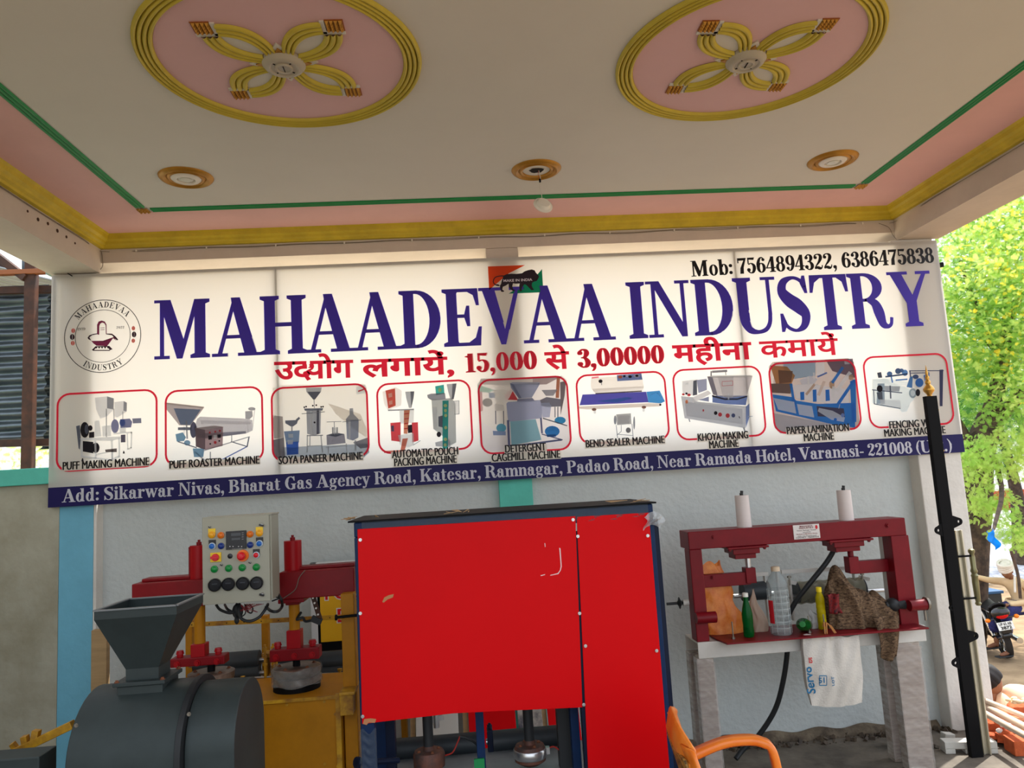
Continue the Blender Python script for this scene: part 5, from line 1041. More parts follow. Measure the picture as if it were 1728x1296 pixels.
k = MB(); c = P(736,1215,Y=-1.1); k.cyl(c+Vector((0,0,.06)), c+Vector((0,0,-.03)), .012, n=16); k.bar(c+Vector((-.02,0,.0)), c+Vector((.03,0,.01)), .012, .02); k.make('pipe_clamp', M_steel, rp, smooth=True)
k = MB(); c = P(809,1290,Y=-1.36); k.box((c.x-.02,-1.362,c.z-.03),(c.x+.02,-1.352,c.z+.02)); k.make('green_tape', mat('green_tape', (20,130,70)), rp)
# sheets leaning against the wall behind it
def leaner(name, x0, x1, ytop, m, label, cat, edge=None, Y=-.3):
    a, b = P(x0, ytop, Y=Y), P(x1, ytop-6, Y=Y); z = max(a.z, b.z)+.25
    t = thing(name, ((a.x+b.x)/2, Y, 0), label, cat)
    k = MB(); k.prism([(a.x,Y-.12,0),(b.x,Y-.12,0),(b.x,Y+.18,z),(a.x,Y+.18,z)], (0,.012,.003)); k.make('sheet', m, t, bevel=.002)
    if edge: k = MB(); k.prism([(a.x-.03,Y-.1,0),(a.x-.004,Y-.1,0),(a.x-.004,Y+.2,z),(a.x-.03,Y+.2,z)], (0,.02,.003)); k.make('edge_lath', edge, t)
    return t
leaner('red_sheet', 790, 870, 1205, M_redp, 'red laminate sheet leaning on the wall behind the panelled press, left one', 'sheet', M_ply)
leaner('red_sheet', 925, 978, 1200, M_redp, 'narrower red laminate sheet leaning on the wall behind the panelled press, right one', 'sheet', M_ply)
leaner('white_sheet', 700, 772, 1205, mat('white_sheet', (196,194,186), rough=.5), 'off-white sheet leaning on the wall behind the left ram of the panelled press', 'sheet', M_ply)
leaner('printed_sheet', 874, 915, 1200, mat('printed_sheet', (200,190,176), rgb2=(50,52,70), vscale=9), 'dark and cream printed board leaning between the two red sheets', 'sheet')

# ------------------------------------------------------------------ maroon press with white legs
M_mar = mat('press_maroon_paint', (116,8,22), rough=.4, spec=.25, var=.25, vscale=10)
M_legw = mat('wrapped_white_leg', (190,184,176), rough=.25, rgb2=(140,126,116), vscale=10, aniso=(1,1,4), coat=.4)
M_chan = mat('white_channel', (200,196,188), rough=.45, var=.15)
M_cylw = mat('cream_cylinder', (206,196,192), rough=.35, var=.06)
Y5 = -.5
def q5(x, y, Y=Y5): return P(1140+x/3.927, 860+y/3.927, Y=Y)
mp = thing('maroon_press', (P(1350,1000,Y=Y5).x, -.35, 0), 'dark red gantry press on plastic-wrapped white legs at the right of the wall', 'machine')
a, b = q5(80,140), q5(1525,62); X0, X1 = a.x, q5(1525,100).x; ZT = (a.z+b.z)/2; ZB = (q5(130,258).z+q5(1500,178).z)/2
k = MB(); k.box((X0,Y5,ZB),(X1,Y5+.16,ZT)); k.make('top_beam', M_mar, mp, bevel=.004)
zc = (q5(170,855).z+q5(1590,790).z)/2   # underside of posts
for x0, x1 in ((X0,q5(195,500).x),(q5(1455,400).x,X1+.01)):
    for y0 in (Y5+.002,):
        k = MB(); k.box((x0,y0,zc),(x1,y0+.09,ZB)); k.make('post', M_mar, mp, bevel=.004)
k = MB(); a = q5(1380,180,Y5+.14).x; k.box((a,Y5+.15,zc),(a+.05,Y5+.2,ZT-.03)); k.make('rear_post', M_chan, mp, bevel=.003)
k = MB(); a = q5(1405,400,Y5+.1).x; zz = [P(0,0,Y=0)]
for i in range(34):
    z = zc+.05+i*.011; k.box((a+.02-.004*(i % 2),Y5+.12,z),(a+.028+.004*(i % 2),Y5+.126,z+.009))
k.make('drive_chain', M_rub, mp, kind='stuff')
# channel under the table
zch0, zch1 = (q5(170,943).z+q5(1600,900).z)/2-.005, zc
k = MB(); k.box((X0-.003,Y5-.012,zch0),(X1+.03,Y5-.004,zch1)); k.box((X0-.003,Y5-.004,zch0),(X1+.03,Y5+.05,zch0+.008)); k.box((X0-.003,Y5-.004,zch1-.008),(X1+.03,Y5+.2,zch1)); k.box((X0-.003,Y5+.2,zch0),(X1+.03,Y5+.208,zch1)); k.make('channel', M_chan, mp, bevel=.002)
# table plate with cut corner
zt5 = (q5(340,890).z+q5(1600,805).z)/2
pts = [q5(245,800,Y5+.05), q5(340,890,Y5-.03), q5(1600,806,Y5-.03)]
x0 = pts[0].x; x1 = pts[1].x; x2 = q5(1598,790).x
zt5 = zch1+.002
k = MB(); x1 = q5(340,890,Y5-.11).x; k.prism([(x0,Y5+.0,zt5),(x1,Y5-.11,zt5),(x2,Y5-.11,zt5),(x2,Y5+.2,zt5),(x0,Y5+.2,zt5)], (0,0,.008)); k.make('table_plate', M_mar, mp, bevel=.001)
ZTB = zt5+.008
# legs
for (xa_, xb_, nm) in ((X0-.01, X0+.075, 0), (q5(1610,850).x-.13, q5(1610,850).x, 1)):
    for y0 in (Y5-.002, Y5+.13):
        k = MB(); k.grid(lambda u, v: (xa_+(xb_-xa_)*u, y0+.002*math.sin(v*60+u*9), .004+(zch0-.01)*v), 6, 60)
        k = MB(); k.box((xa_,y0,0),(xb_,y0+.07,zch0)); lg = k.make('leg', M_legw, mp, bevel=.005)
        k = MB(); k.grid(lambda u, v: (xa_-.005+(xb_-xa_+.01)*u, y0-.004-.003*math.sin(v*70+u*4)*math.sin(v*23+u*7), .02+(zch0-.03)*v+.012*math.sin(u*5)), 10, 80)
        k.make('wrap_film', film('leg_film', (214,206,200), .28, .15), lg, smooth=True)
k = MB(); k.box((X0+.03,Y5+.04,.16),(X0+.06,Y5+.16,.2)); k.make('leg_tie', M_legw, mp)
# rams
def ram5(cx, bx, cyl, rod, foot, side):
    c = q5(cx, 300, Y5+.08); x = c.x; Y = Y5+.08
    zt = q5(cx, 0, Y).z
    zt = P(cyl[0], cyl[1], Y=Y).z
    k = MB(); k.cyl((x,Y,ZT),(x,Y,zt), .038, .036, n=28); k.m = 1; k.cyl((x,Y,zt),(x,Y,zt+.012), .01, n=8); k.cyl((x+.002,Y,zt+.012),(x+.004,Y,zt+.024), .008, n=6); k.make('cylinder', [M_cylw, M_rub], mp, smooth=True)
    a, b = q5(bx[0], 230, Y5-.0).x, q5(bx[1], 230, Y5-.0).x
    k = MB(); k.box((a,Y5-.015,ZB-.012),(b,Y5+.15,ZB-.001)); k.box((a+.03,Y5+.0,ZB-.04),(b-.045,Y5+.14,ZB-.012)); k.box((a+.045,Y5+.02,ZB-.066),(b-.06,Y5+.12,ZB-.04)); k.make('ram_plate', M_mar, mp, bevel=.003)
    for xx in (a+.012, b-.02): bolt(mp, (xx,Y5-.0,ZB-.012), (0,0,-1), .007, m=M_mar)
    z0 = q5(cx, rod, Y).z
    k = MB(); k.cyl((x,Y,z0),(x,Y,ZB-.06), .015, n=16); k.make('rod', M_steel if side < 0 else M_mar, mp, smooth=True)
    z1 = q5(cx, foot, Y).z
    k = MB(); k.box((x-.027,Y-.03,z1),(x+.027,Y+.03,z0)); k.make('ram_foot', M_mar, mp, bevel=.003)
    zm = (z0+z1)/2+.02*(0)
    e = X0+.03 if side < 0 else X1-.03
    yy = zm-.012
    k = MB(); k.box((min(x,e),Y-.02,yy-.035),(max(x,e),Y+.02,yy+.03)); k.make('side_arm', M_mar, mp, bevel=.003)
ram5(475, (340,612), (1250,836), 382, 485, -1)
ram5(1160, (1015,1308), (1424,827), 310, 420, 1)
bolt(mp, q5(253,183), (0,-1,0), .008, m=M_mar); bolt(mp, q5(1405,105), (0,-1,0), .009, m=M_mar); bolt(mp, q5(250,450,Y5+.05), (0,-1,0), .007, m=M_mar)
# boss on the left post, motor boss on the right
a = q5(165,715); k = MB(); k.cyl((X0-.0,Y5-.012,a.z),(q5(262,715).x,Y5-.012,a.z), .028, n=24); k.make('boss', M_mar, mp, smooth=True)
a = q5(1525,630); k = MB(); k.cyl((a.x,Y5-.03,a.z),(a.x+.09,Y5-.03,a.z), .028, n=22); k.m = 1; k.cyl((a.x+.088,Y5-.03,a.z+.004),(a.x+.1,Y5-.03,a.z+.004), .034, n=22); k.cyl((a.x+.08,Y5-.03,a.z-.03),(a.x+.08,Y5-.03,a.z-.08), .006, n=8); k.make('boss', [M_mar, M_boltm], mp, smooth=True)
k = MB(); k.cyl((a.x-.1,Y5+.02,a.z),(a.x,Y5+.02,a.z), .02, .03, n=12); k.sphere((a.x-.06,Y5+.02,a.z), .036, 12, 8); k.make('coupling', M_rub, mp, smooth=True)
a = q5(105,625); k = MB(); k.cyl((a.x,Y5+.05,a.z),(a.x-.03,Y5+.05,a.z), .016, n=14); k.m = 1; k.cyl((a.x-.03,Y5+.05,a.z),(a.x-.115,Y5+.05,a.z), .007, n=10); k.lathe([(.004,-.0),(.02,.012),(.03,.014),(.02,.018),(.006,.03)], (a.x-.062,Y5+.05,a.z), (1,0,0), n=16); k.make('side_spindle', [M_chan, M_rub], mp, smooth=True)
# rear shaft, rollers in film and pale frames
Yr = -.2
for x0, x1, ya, rad, nm in ((440,612,545,.05,0),(790,1240,540,.058,1)):
    a, b = q5(x0, ya, Yr), q5(x1, ya-12, Yr); z = (a.z+b.z)/2
    k = MB(); k.cyl((a.x,Yr,z),(b.x,Yr,z), rad, n=28); k.m = 1; k.cyl((a.x-.05,Yr,z-.02),(b.x+(.28 if nm else .03),Yr,z-.02), .012, n=12)
    if nm: k.cyl((b.x+.2,Yr,z-.02),(b.x+.25,Yr,z-.02), .022, n=14)
    rl = k.make('roller', [M_roller, M_steel], mp, smooth=True)
    if nm: k = MB(); k.grid(lambda u, v: (a.x+.01+(b.x-a.x-.02)*u, Yr-(rad+.004+.003*math.sin(u*40+v*20))*math.sin(v*PI*1.1+.2), z+(rad+.004+.003*math.sin(u*40))*math.cos(v*PI*1.1+.2)), 50, 14); k.make('roll_film', film('roll_film', (190,186,160), .35, .2), rl, smooth=True)
for x0, x1, yt, yb in ((600,622,418,720),(686,706,400,720),(1190,1215,420,620),(760,790,478,640),(1245,1275,455,600)):
    a, b = q5(x0, yt, Yr-.03), q5(x1, yb, Yr-.03); k = MB(); k.box((a.x,Yr-.02,ZTB+.001),(b.x,Yr+.01,a.z)); k.make('roller_stand', M_chan, mp, bevel=.002)
for p0, p1 in (((515,430),(612,425)),((700,412),(1130,388)),((745,478),(800,488)),((1215,448),(1285,462))):
    k = MB(); k.bar(q5(*p0, Yr-.02), q5(*p1, Yr-.02), .012, .02); k.make('cross_strip', M_chan, mp)
for x, y in ((752,440),(1235,420)): a = q5(x, y, Yr-.03); k = MB(); k.cyl(a, a-Vector((0,0,.05)), .005, n=8); k.cyl(a, a-Vector((0,0,.01)), .011, n=6); k.make('adjusting_screw', M_boltm, mp)
# maker's plate
a, b = q5(785,198), q5(948,93); k = MB(); k.box((a.x,Y5-.0035,a.z),(b.x,Y5-.0005,b.z)); pt = k.make('maker_plate', mat('plate_white', (206,200,196), rough=.5), mp)
w_ = b.x-a.x; 
for i, (tx, f, hh, s) in enumerate((('MAHADEVA',.5,.013,M_mar),('INDUSTRY',.55,.013,M_mar),('Katesar, Ramnagar, Varanasi',.72,.007,M_black),('www.mahadeva',.32,.007,M_black),('Hardware & Machinery Works',.8,.009,M_mar),('Add- near Ramada hotel',.72,.007,M_black),('CONTACT : 7565001610',.88,.011,M_black))):
    k = MB(); c = Vector(((a.x+b.x)/2, Y5-.0045, b.z-(b.z-a.z)*(.17+.13*i))); put_text(k, tx, c, (1,0,0), (0,0,1), width=w_*f, height=hh*.72/.73, offset=.01, align='CENTER'); k.make('plate_lettering', s, pt, fix=False)
k = MB(); k.add([(b.x-.016+.007*math.cos(t*PI/4), Y5-.0045, b.z-.016+.011*math.sin(t*PI/4)) for t in range(8)], [tuple(range(8))]); k.make('plate_emblem', mat('print_red_s', (190,30,40)), pt, fix=False)
for x, y in ((378,795),(884,770),(985,760)):
    a = q5(x, y, Y5-.03 if x < 900 else Y5-.02); k = MB(); k.cyl((a.x,a.y,ZTB),(a.x,a.y,ZTB+.085), .0035, n=8); k.cyl((a.x,a.y,ZTB),(a.x,a.y,ZTB+.01), .009, n=6); k.make('threaded_stud', M_boltm, mp)

# ---- things lying on the press table
def onT(x, y, Y): p = q5(x, y, Y); return Vector((p.x, Y, ZTB))
# orange carrier bag
random.seed(9)
c = onT(325, 800, Y5+.12); w2 = .10
M_bag = mat('orange_bag', (236,150,70), rough=.3, transl=.25, rgb2=(212,110,40), vscale=22)
k = MB()
def bagf(u, v):
    ang = 2*PI*u; h = .36*v; r = 1+.06*math.sin(ang*5+v*9)+.04*math.sin(ang*9-v*14)
    wx = .115*(1-.35*v)+.0; wy = .045*(1-.75*v)
    lean = -.06*v
    return (c.x+lean+wx*math.cos(ang)*r+.012*math.sin(v*12+ang*2), c.y+.0+wy*math.sin(ang)*r, ZTB+.001+h*(1+.04*math.sin(ang*3)*v))
k.grid(bagf, 48, 26); k.add([bagf(i/48, 0) for i in range(48)], [tuple(range(48))])
ob_ = tag(k.make('carrier_bag', M_bag, loc=tuple(c), smooth=2), 'crumpled orange plastic carrier bag standing on the press table behind the left arm', 'bag')
# green soft-drink bottle
def bottle(name, c, prof, m, label, cap, n=24, liquid=None, sx=1, sy=1, M=None, group=None):
    t = thing(name, tuple(c), label, 'bottle', group)
    k = MB(); k.M = M
    cc = (0,0,0) if M else tuple(c)
    k.lathe(prof, cc, n=n, sx=sx, sy=sy); k.make('body', m, t, smooth=2)
    k = MB(); k.M = M; k.lathe(cap[0], cc, n=18); k.make('cap', cap[1], t, smooth=True)
    return t
M_gpet = mat('green_pet', (10,120,50), rough=.08, trans=.75, ior=1.2, spec=.6)
M_cpet = film('clear_pet', (205,212,212), .22, .06)
c = onT(487, 835, Y5-.015); r = .0265; H = .205
t = bottle('drink_bottle', c, [(.018,0),(r,.004),(r*1.02,.03),(r*.96,.06),(r*1.03,.085),(r*1.03,.115),(r*.8,.145),(r*.5,.175),(.0125,.192),(.0125,.205)], M_gpet, 'green soft drink bottle with a white cap standing at the left of the press table', ([(.0145,.2),(.0145,.218),(.012,.22)], mat('cap_white', (220,215,205))))
k = MB(); 
k.lathe([(r*.92,.045),(r*.98,.05),(r*1.04,.085),(r*1.04,.11)], tuple(c), n=24)
del k
# large clear square-ribbed jar
c = onT(705, 833, Y5-.01); R5 = .052; prof = [(R5*.9,0),(R5,.006)]
for i in range(7): z = .012+i*.031; prof += [(R5*.92,z),(R5,z+.006),(R5,z+.024),(R5*.92,z+.03)]
zt_ = .012+7*.031
prof += [(R5,zt_+.006),(R5*.97,zt_+.03),(R5*.7,zt_+.06),(R5*.42,zt_+.078),(.02,zt_+.09)]
t = thing('oil_jar', tuple(c), 'large clear ribbed plastic jar with a dusty cap, centre of the press table', 'bottle')
k = MB(); k.lathe(prof, tuple(c), n=28); k.make('body', M_cpet, t, smooth=2)
k = MB()
for i in range(7):
    z = c.z+.012+i*.031
    n = 28
    for rr, zz_ in ((R5*1.005, z+.026),):
        k.tube([(c.x+rr*math.cos(2*PI*j/n), c.y+rr*math.sin(2*PI*j/n), zz_) for j in range(n+1)], .0012, 5, cap=False)
for j in range(10):
    a_ = 2*PI*j/10+.2; k.tube([(c.x+R5*1.004*math.cos(a_), c.y+R5*1.004*math.sin(a_), c.z+.01), (c.x+R5*1.004*math.cos(a_), c.y+R5*1.004*math.sin(a_), c.z+zt_)], .0011, 5)
k.make('ribs', film('pet_rib', (226,230,228), .35, .1), t, kind='stuff')
k = MB(); k.lathe([(.022,zt_+.088),(.022,zt_+.108),(.018,zt_+.111)], tuple(c), n=20); k.make('cap', mat('jar_cap', (196,176,150)), t, smooth=True)
k = MB()
k.grid(lambda u, v: (c.x+(R5+.002)*math.cos(PI*1.0+.65*u), c.y-(R5+.002)*math.sin(.0+.65*u), c.z+.06+.115*v), 8, 3); k.make('red_label', mat('label_red', (190,26,40)), t, smooth=True)
# green crushed bottle lying down
c = onT(825, 790, Y5+.03); Mx = Matrix.Translation(c+Vector((.012,-.03,.036))) @ Euler((math.radians(78), 0, math.radians(-28))).to_matrix().to_4x4()
bottle('crushed_bottle', c, [(.02,-.05),(.034,-.045),(.036,-.02),(.031,0),(.036,.02),(.035,.05),(.028,.075),(.014,.1),(.012,.12)], M_gpet, 'green plastic bottle lying on its side beside the clear jar', ([(.0145,.115),(.0145,.132),(.012,.134)], mat('cap_green', (30,110,50))), M=Mx, sx=1.05, sy=.92)
# yellow oil bottle
c = onT(975, 775, Y5+.03); r = .0225
M_oil = mat('yellow_oil', (206,186,20), rough=.12, trans=.45, ior=1.2)
pr_ = [(r*.9,0),(r,.004)]
for i in range(5): z = .03+i*.024; pr_ += [(r*.93,z),(r,z+.006),(r,z+.018)]
pr_ += [(r,.16),(r*.7,.178),(.01,.19),(.01,.2)]
bottle('oil_bottle', c, pr_, M_oil, 'small ribbed bottle of yellow oil with a yellow cap, in front of the patterned cloth', ([(.014,.19),(.014,.212),(.012,.214)], mat('cap_yellow', (228,200,30))))
# limp clear bags
def limp(name, c, w_, h, d, m, label, seed):
    random.seed(seed); ph = [random.random()*6 for _ in range(4)]
    k = MB()
    def f(u, v):
        a_ = 2*PI*u; pinch = max(.12, math.sin(PI*(.52+.46*v)))
        r = 1+.12*math.sin(a_*4+ph[0]+v*5)+.08*math.sin(a_*7+ph[1]-v*8)
        return (c.x+w_*pinch*r*math.cos(a_)+.01*math.sin(v*7+ph[2])-.025*v*v, c.y+d*pinch*r*math.sin(a_), c.z+.001+h*v*(1+.05*math.sin(a_*2+ph[3])))
    k.grid(f, 36, 20); k.add([f(i/36, 0) for i in range(36)], [tuple(range(36))])
    return tag(k.make(name, m, loc=tuple(c), smooth=2), label, 'bag')
c = onT(560, 800, Y5+.09); limp('plastic_bag', c, .04, .21, .02, mat('cloudy_bag', (196,170,150), rough=.3, transl=.4), 'cloudy limp plastic bag hanging beside the green bottle on the press table', 2)
c = onT(945, 765, Y5+.08); limp('plastic_bag', c, .05, .09, .03, film('clear_bag', (215,215,212), .5, .15), 'crumpled clear plastic bag behind the yellow oil bottle', 5)
# patterned brown cloth heap
M_cloth = mat('printed_brown_cloth', (128,104,80), rough=.95, spec=.1, rgb2=(50,38,32), vscale=60, aniso=(1,1,2.2))
c = onT(1240, 790, Y5+.06); random.seed(14)
k = MB()
out = [(0,0),( .08,.29),(.2,.31),(.34,.27),(.52,.17),(.72,.16),(.86,.13),(.97,.1),(1,0)]
def ht(u):
    for (a_, h0), (b_, h1) in zip(out[:-1], out[1:]):
        if a_ <= u <= b_: t = (u-a_)/(b_-a_); return h0+(h1-h0)*(t*t*(3-2*t))
    return 0
xa5, xb5 = q5(1005,700,Y5+.05).x, q5(1480,700,Y5+.05).x
def cf(u, v):
    a_ = PI*v; h = ht(u)*.88; dp = .085*(.5+.5*math.sin(PI*min(1, u*1.1)))+.01
    f = 1+.10*math.sin(u*24+v*5)+.08*math.sin(u*11-v*12)+.05*math.sin(u*41+v*17)
    x = xa5+(xb5-xa5)*u + .03*math.sin(a_)*math.sin(u*7)*0
    return (x+.012*math.sin(v*14+u*5), Y5+.06-dp*math.cos(a_)*f, ZTB+.002+max(0, h*math.sin(a_)**.7*f))
k.grid(cf, 80, 36)
cl = k.make('printed_cloth', M_cloth, loc=tuple(c), smooth=2); tag(cl, 'heap of brown printed cloth draped over the right of the press table', 'cloth')
# a hanging tail of the cloth in front of the channel
def tf(u, v):
    x0 = q5(1305,760,Y5-.05).x; x1 = q5(1475,760,Y5-.05).x; xm = q5(1410,905,Y5-.06).x
    x = (x0+(x1-x0)*u)*(1-v)+(xm+(u-.5)*.09)*v
    return (x, Y5-.055-.012*math.sin(u*9+v*3)-.02*math.sin(PI*v), ZTB+.06-.2*v-.02*math.sin(u*PI)*v)
k = MB(); k.grid(tf, 24, 20); k.make('cloth_tail', M_cloth, cl, smooth=2, solid=.004)
k = MB(); a = q5(1050,640,Y5-.03); k.grid(lambda u, v: (a.x-.03+.06*u+.015*v, Y5-.02-.014*math.sin(u*8+v*5), a.z+.06-.1*v), 10, 10); k.make('red_cloth_fold', mat('red_cloth', (150,30,30), rgb2=(40,20,26), vscale=60), cl, smooth=2, solid=.004)
# white sack hanging from the table by cords
sk = thing('woven_sack', tuple(q5(1020,830,Y5-.06)), 'white woven plastic sack with blue and red print hanging from the press table by cords', 'sack')
def s4(x, y, Y=-.57): return P(1120+x/2.6125, 800+y/2.6125, Y=Y)
tl_, tr_, bl_, br_ = s4(614,712), s4(858,714), s4(652,1020), s4(876,1008)
def sf(u, v, y=0):
    a_ = tl_.lerp(tr_, u); b_ = bl_.lerp(br_, u); p = a_.lerp(b_, v); bulge = .02*math.sin(PI*v)*math.sin(PI*u)+.018*math.exp(-((u-.52)*14)**2)*(1-v)*(-1)
    p = p+Vector((.010*math.sin(v*PI)*(1 if u > .5 else -1)*abs(u-.5)*2, 0, -.014*math.sin(u*PI)*v+.006*math.sin(u*14)*(1-v)))
    return (p.x, -.57+y*(.25+.75*math.sin(PI*min(1,v*.9+.05)))-bulge*(1 if y == 0 else -1)+.004*math.sin(u*23+v*11), p.z)
M_sack = mat('woven_sack', (206,200,190), rough=.55, var=.15, vscale=9, bump=.3, bscale=120)
k = MB(); k.grid(lambda u, v: sf(u, v), 30, 30); k.grid(lambda u, v: sf(u, v, .035), 20, 20); 
k.grid(lambda u, v: tuple(Vector(sf(0, u)).lerp(Vector(sf(0, u, .035)), v)), 20, 1); k.grid(lambda u, v: tuple(Vector(sf(1, u)).lerp(Vector(sf(1, u, .035)), v)), 20, 1); k.grid(lambda u, v: tuple(Vector(sf(u, 1)).lerp(Vector(sf(u, 1, .035)), v)), 20, 1)
k.make('sack_body', M_sack, sk, smooth=2)
def onsack(txt, x, y, hgt, wdt, ang, m):
    k = MB(); vs, fs = font_mesh(txt, 1, .02); a_ = min(v[0] for v in vs); b_ = max(v[0] for v in vs); o = s4(x, y, -.6); ca, sa = math.cos(ang), math.sin(ang)
    def wp(vx, vy):
        lx = (vx-a_)/(b_-a_)*wdt; ly = vy/.73*hgt; X = o.x+lx*ca-ly*sa; Z = o.z+lx*sa+ly*ca
        u = (X-tl_.x)/(tr_.x-tl_.x); v = (tl_.z-Z)/(tl_.z-bl_.z); u = (X-tl_.x-(bl_.x-tl_.x)*v)/((tr_.x-tl_.x)*(1-v)+(br_.x-bl_.x)*v)
        return (X, sf(min(1, max(0, u)), min(1, max(0, v)))[1]-.004, Z)
    k.add([wp(v[0], v[1]) for v in vs], fs); k.make('sack_print', m, sk, fix=False)
blp, rdp = mat('sack_blue', (24,106,150), rough=.6), mat('sack_red', (196,30,40), rough=.6)
onsack('Servo', 678, 972, .04, .13, math.radians(93), blp); onsack('LOT', 758, 935, .014, .045, math.radians(90), blp); onsack('51', 690, 926, .028, .032, 0, blp)
onsack('IS', 650, 838, .028, .018, 0, rdp)
k = MB()
def box_line(x0, y0, x1, y1, m): 
    global k
    a_, b_ = s4(x0, y0, -.6), s4(x1, y1, -.6); k.bar((a_.x, -.606, a_.z), (b_.x, -.606, b_.z), .002, .004)
for l in ((684,888,716,888),(716,888,716,930),(716,930,684,930),(684,930,684,888)): box_line(*l, None)
k.make('sack_stamp', blp, sk)
for x0, y0, x1, y1 in ((706,655,712,712),(716,655,720,712),(724,660,760,710),(738,670,764,708)):
    k = MB(); a_, b_ = s4(x0, y0, Y5-.06), s4(x1, y1, -.572); k.tube(spl([Vector((a_.x,Y5-.045,ZTB+.03)), a_, b_], 5), .0035, 6); k.make('cord', mat('jute_cord', (176,120,70), rough=.9), sk, smooth=True)
# black hose
k = MB(); h_ = [q5(1065,240,-.33), q5(1000,350,-.33), q5(880,500,-.33), q5(790,620,-.3)]; g_ = [s4(545,780,-.3), s4(525,920,-.28), s4(490,1040,-.24), s4(420,1150,-.2), s4(350,1215,-.18), s4(318,1255,-.2)]
k.tube(spl(h_+[q5(740,740,-.28)]+g_, 8), .0135, 12); k.m = 1; k.cyl(h_[0]+Vector((.012,0,.02)), h_[0]+Vector((-.015,0,-.03)), .017, n=14)
tag(k.make('hydraulic_hose', [M_rub, M_boltm], loc=tuple(h_[0]), smooth=True), 'thick black rubber hose sloping down from the maroon press beam to the floor', 'hose')

# ------------------------------------------------------------------ orange plastic chair
M_chair = mat('orange_chair_plastic', (232,140,54), rough=.32, rgb2=(222,112,30), vscale=7, aniso=(1,4,1), coat=.15)
ch = thing('plastic_chair', (.92,-2.02,0), 'orange moulded plastic armchair in front of the maroon press', 'chair')
# real size: seat .43 high, arms .64 high, back .85; it faces the right, turned a little to the camera
CM = Matrix.Translation((.915,-2.02,0)) @ Matrix.Rotation(math.radians(CH_ROT := -8), 4, 'Z')
def cm(x, y, z): return CM @ Vector((x, y, z))
def pad(k, pts, wd, th, wdir=(0,1,0)):
    """flat moulded strip following pts"""
    pts = spl(pts, 5); m = len(pts); vs = []; wdv = (CM.to_3x3() @ Vector(wdir)).normalized()
    ws = wd if isinstance(wd, (list, tuple)) else [wd]*2
    for i, p in enumerate(pts):
        t = (pts[min(i+1, m-1)]-pts[max(i-1, 0)]).normalized(); n = t.cross(wdv).normalized(); w_ = ws[0]+(ws[-1]-ws[0])*i/(m-1)
        for a_, b_ in ((-1,-.5),(-.8,-1),(.8,-1),(1,-.5),(1,.5),(.8,1),(-.8,1),(-1,.5)): vs.append(p+wdv*a_*w_/2+n*b_*th/2)
    k.add(vs, [(i*8+j, i*8+(j+1) % 8, (i+1)*8+(j+1) % 8, (i+1)*8+j) for i in range(m-1) for j in range(8)]+[tuple(range(7,-1,-1)), tuple(range((m-1)*8, m*8))])
k = MB(); k.grid(lambda u, v: tuple(cm(-.2+.42*u, (-.21+.42*v)*(1+.06*u), .43-.015*math.sin(PI*v)-.03*(u > .93)*(u-.93)/.07+.004)), 14, 12); k.make('seat', M_chair, ch, smooth=2, solid=.012)
for s in (-1, 1):
    k = MB(); pad(k, [cm(-.2,.23*s,.40), cm(-.225,.235*s,.55), cm(-.262,.225*s,.70), cm(-.29,.175*s,.80)], [.05,.075], .014, (.35,1*s,0)); k.make('back_frame', M_chair, ch, smooth=2)
    k = MB(); pad(k, [cm(-.245,.25*s,.62), cm(-.12,.275*s,.655), cm(-.03,.285*s,.66), cm(.02,.28*s,.652), cm(.05,.275*s,.625), cm(.07,.272*s,.5), cm(.11,.27*s,.42)], [.055,.05], .026); k.make('armrest', M_chair, ch, smooth=2)
    for x_, xf in ((-.2,-.26),(.2,.235)):
        k = MB(); pad(k, [cm(x_,.22*s,.42), cm((x_+xf)/2,.235*s,.2), cm(xf,.25*s,0.0)], [.06,.035], .022); k.make('leg', M_chair, ch, smooth=2)
k = MB(); pad(k, [cm(-.28,-.19,.765), cm(-.305,-.1,.80), cm(-.31,0,.812), cm(-.305,.1,.80), cm(-.28,.19,.765)], .07, .014, (.25,0,1)); k.make('back_top', M_chair, ch, smooth=2)
M_cane = mat('cane_pattern', (206,150,70), rough=.5, rgb2=(30,22,18), vscale=70)
k = MB(); k.grid(lambda u, v: tuple(cm(-.215-.085*v-.02*math.sin(PI*u), -.19+.38*u, .45+.32*v)), 12, 10); k.make('back_panel', M_cane, ch, smooth=2, solid=.008)

# ------------------------------------------------------------------ black gate post with gold tip
YG = -.4
gp = thing('gate_post', (2.62,YG,0), 'black steel gate leaf edge with lugs and a gold spear tip at the right', 'gate')
a, b = P(1563,680,Y=YG), P(1583,680,Y=YG); c0, c1 = P(1642,1290,Y=YG), P(1662,1290,Y=YG); xg0, xg1 = (a.x+c0.x)/2, (b.x+c1.x)/2
zt = P(1573,668,Y=YG).z
k = MB(); k.box((xg0,YG,0),(xg1,YG+.03,zt)); k.make('post', M_black, gp, bevel=.002)
M_gilt = mat('gilt', (196,150,70), rough=.3, metal=.7)
xc = (xg0+xg1)/2
k = MB(); k.lathe([(.016,0),(.012,.006),(.016,.014),(.028,.028),(.03,.04),(.022,.055),(.012,.066),(.014,.074),(.015,.082),(.009,.092),(.011,.102),(.011,.108),(.006,.118),(.008,.126),(.004,.15),(.001,.175)], (xc,YG+.015,zt), n=20); k.make('finial', M_gilt, gp, smooth=True)
k = MB(); k.tube([(xg1+.006,YG+.03,P(1618,960,Y=YG).z), (xg1+.006,YG+.03,zt-.03)], .006, 8); k.make('gilt_rod', M_gilt, gp, smooth=True)
for y in (690,760,770): c = P(1600,y,Y=YG); k = MB(); k.sphere((xg1+.008,YG+.03,c.z), .011, 10, 8); k.make('gilt_bead', M_gilt, gp, smooth=True)
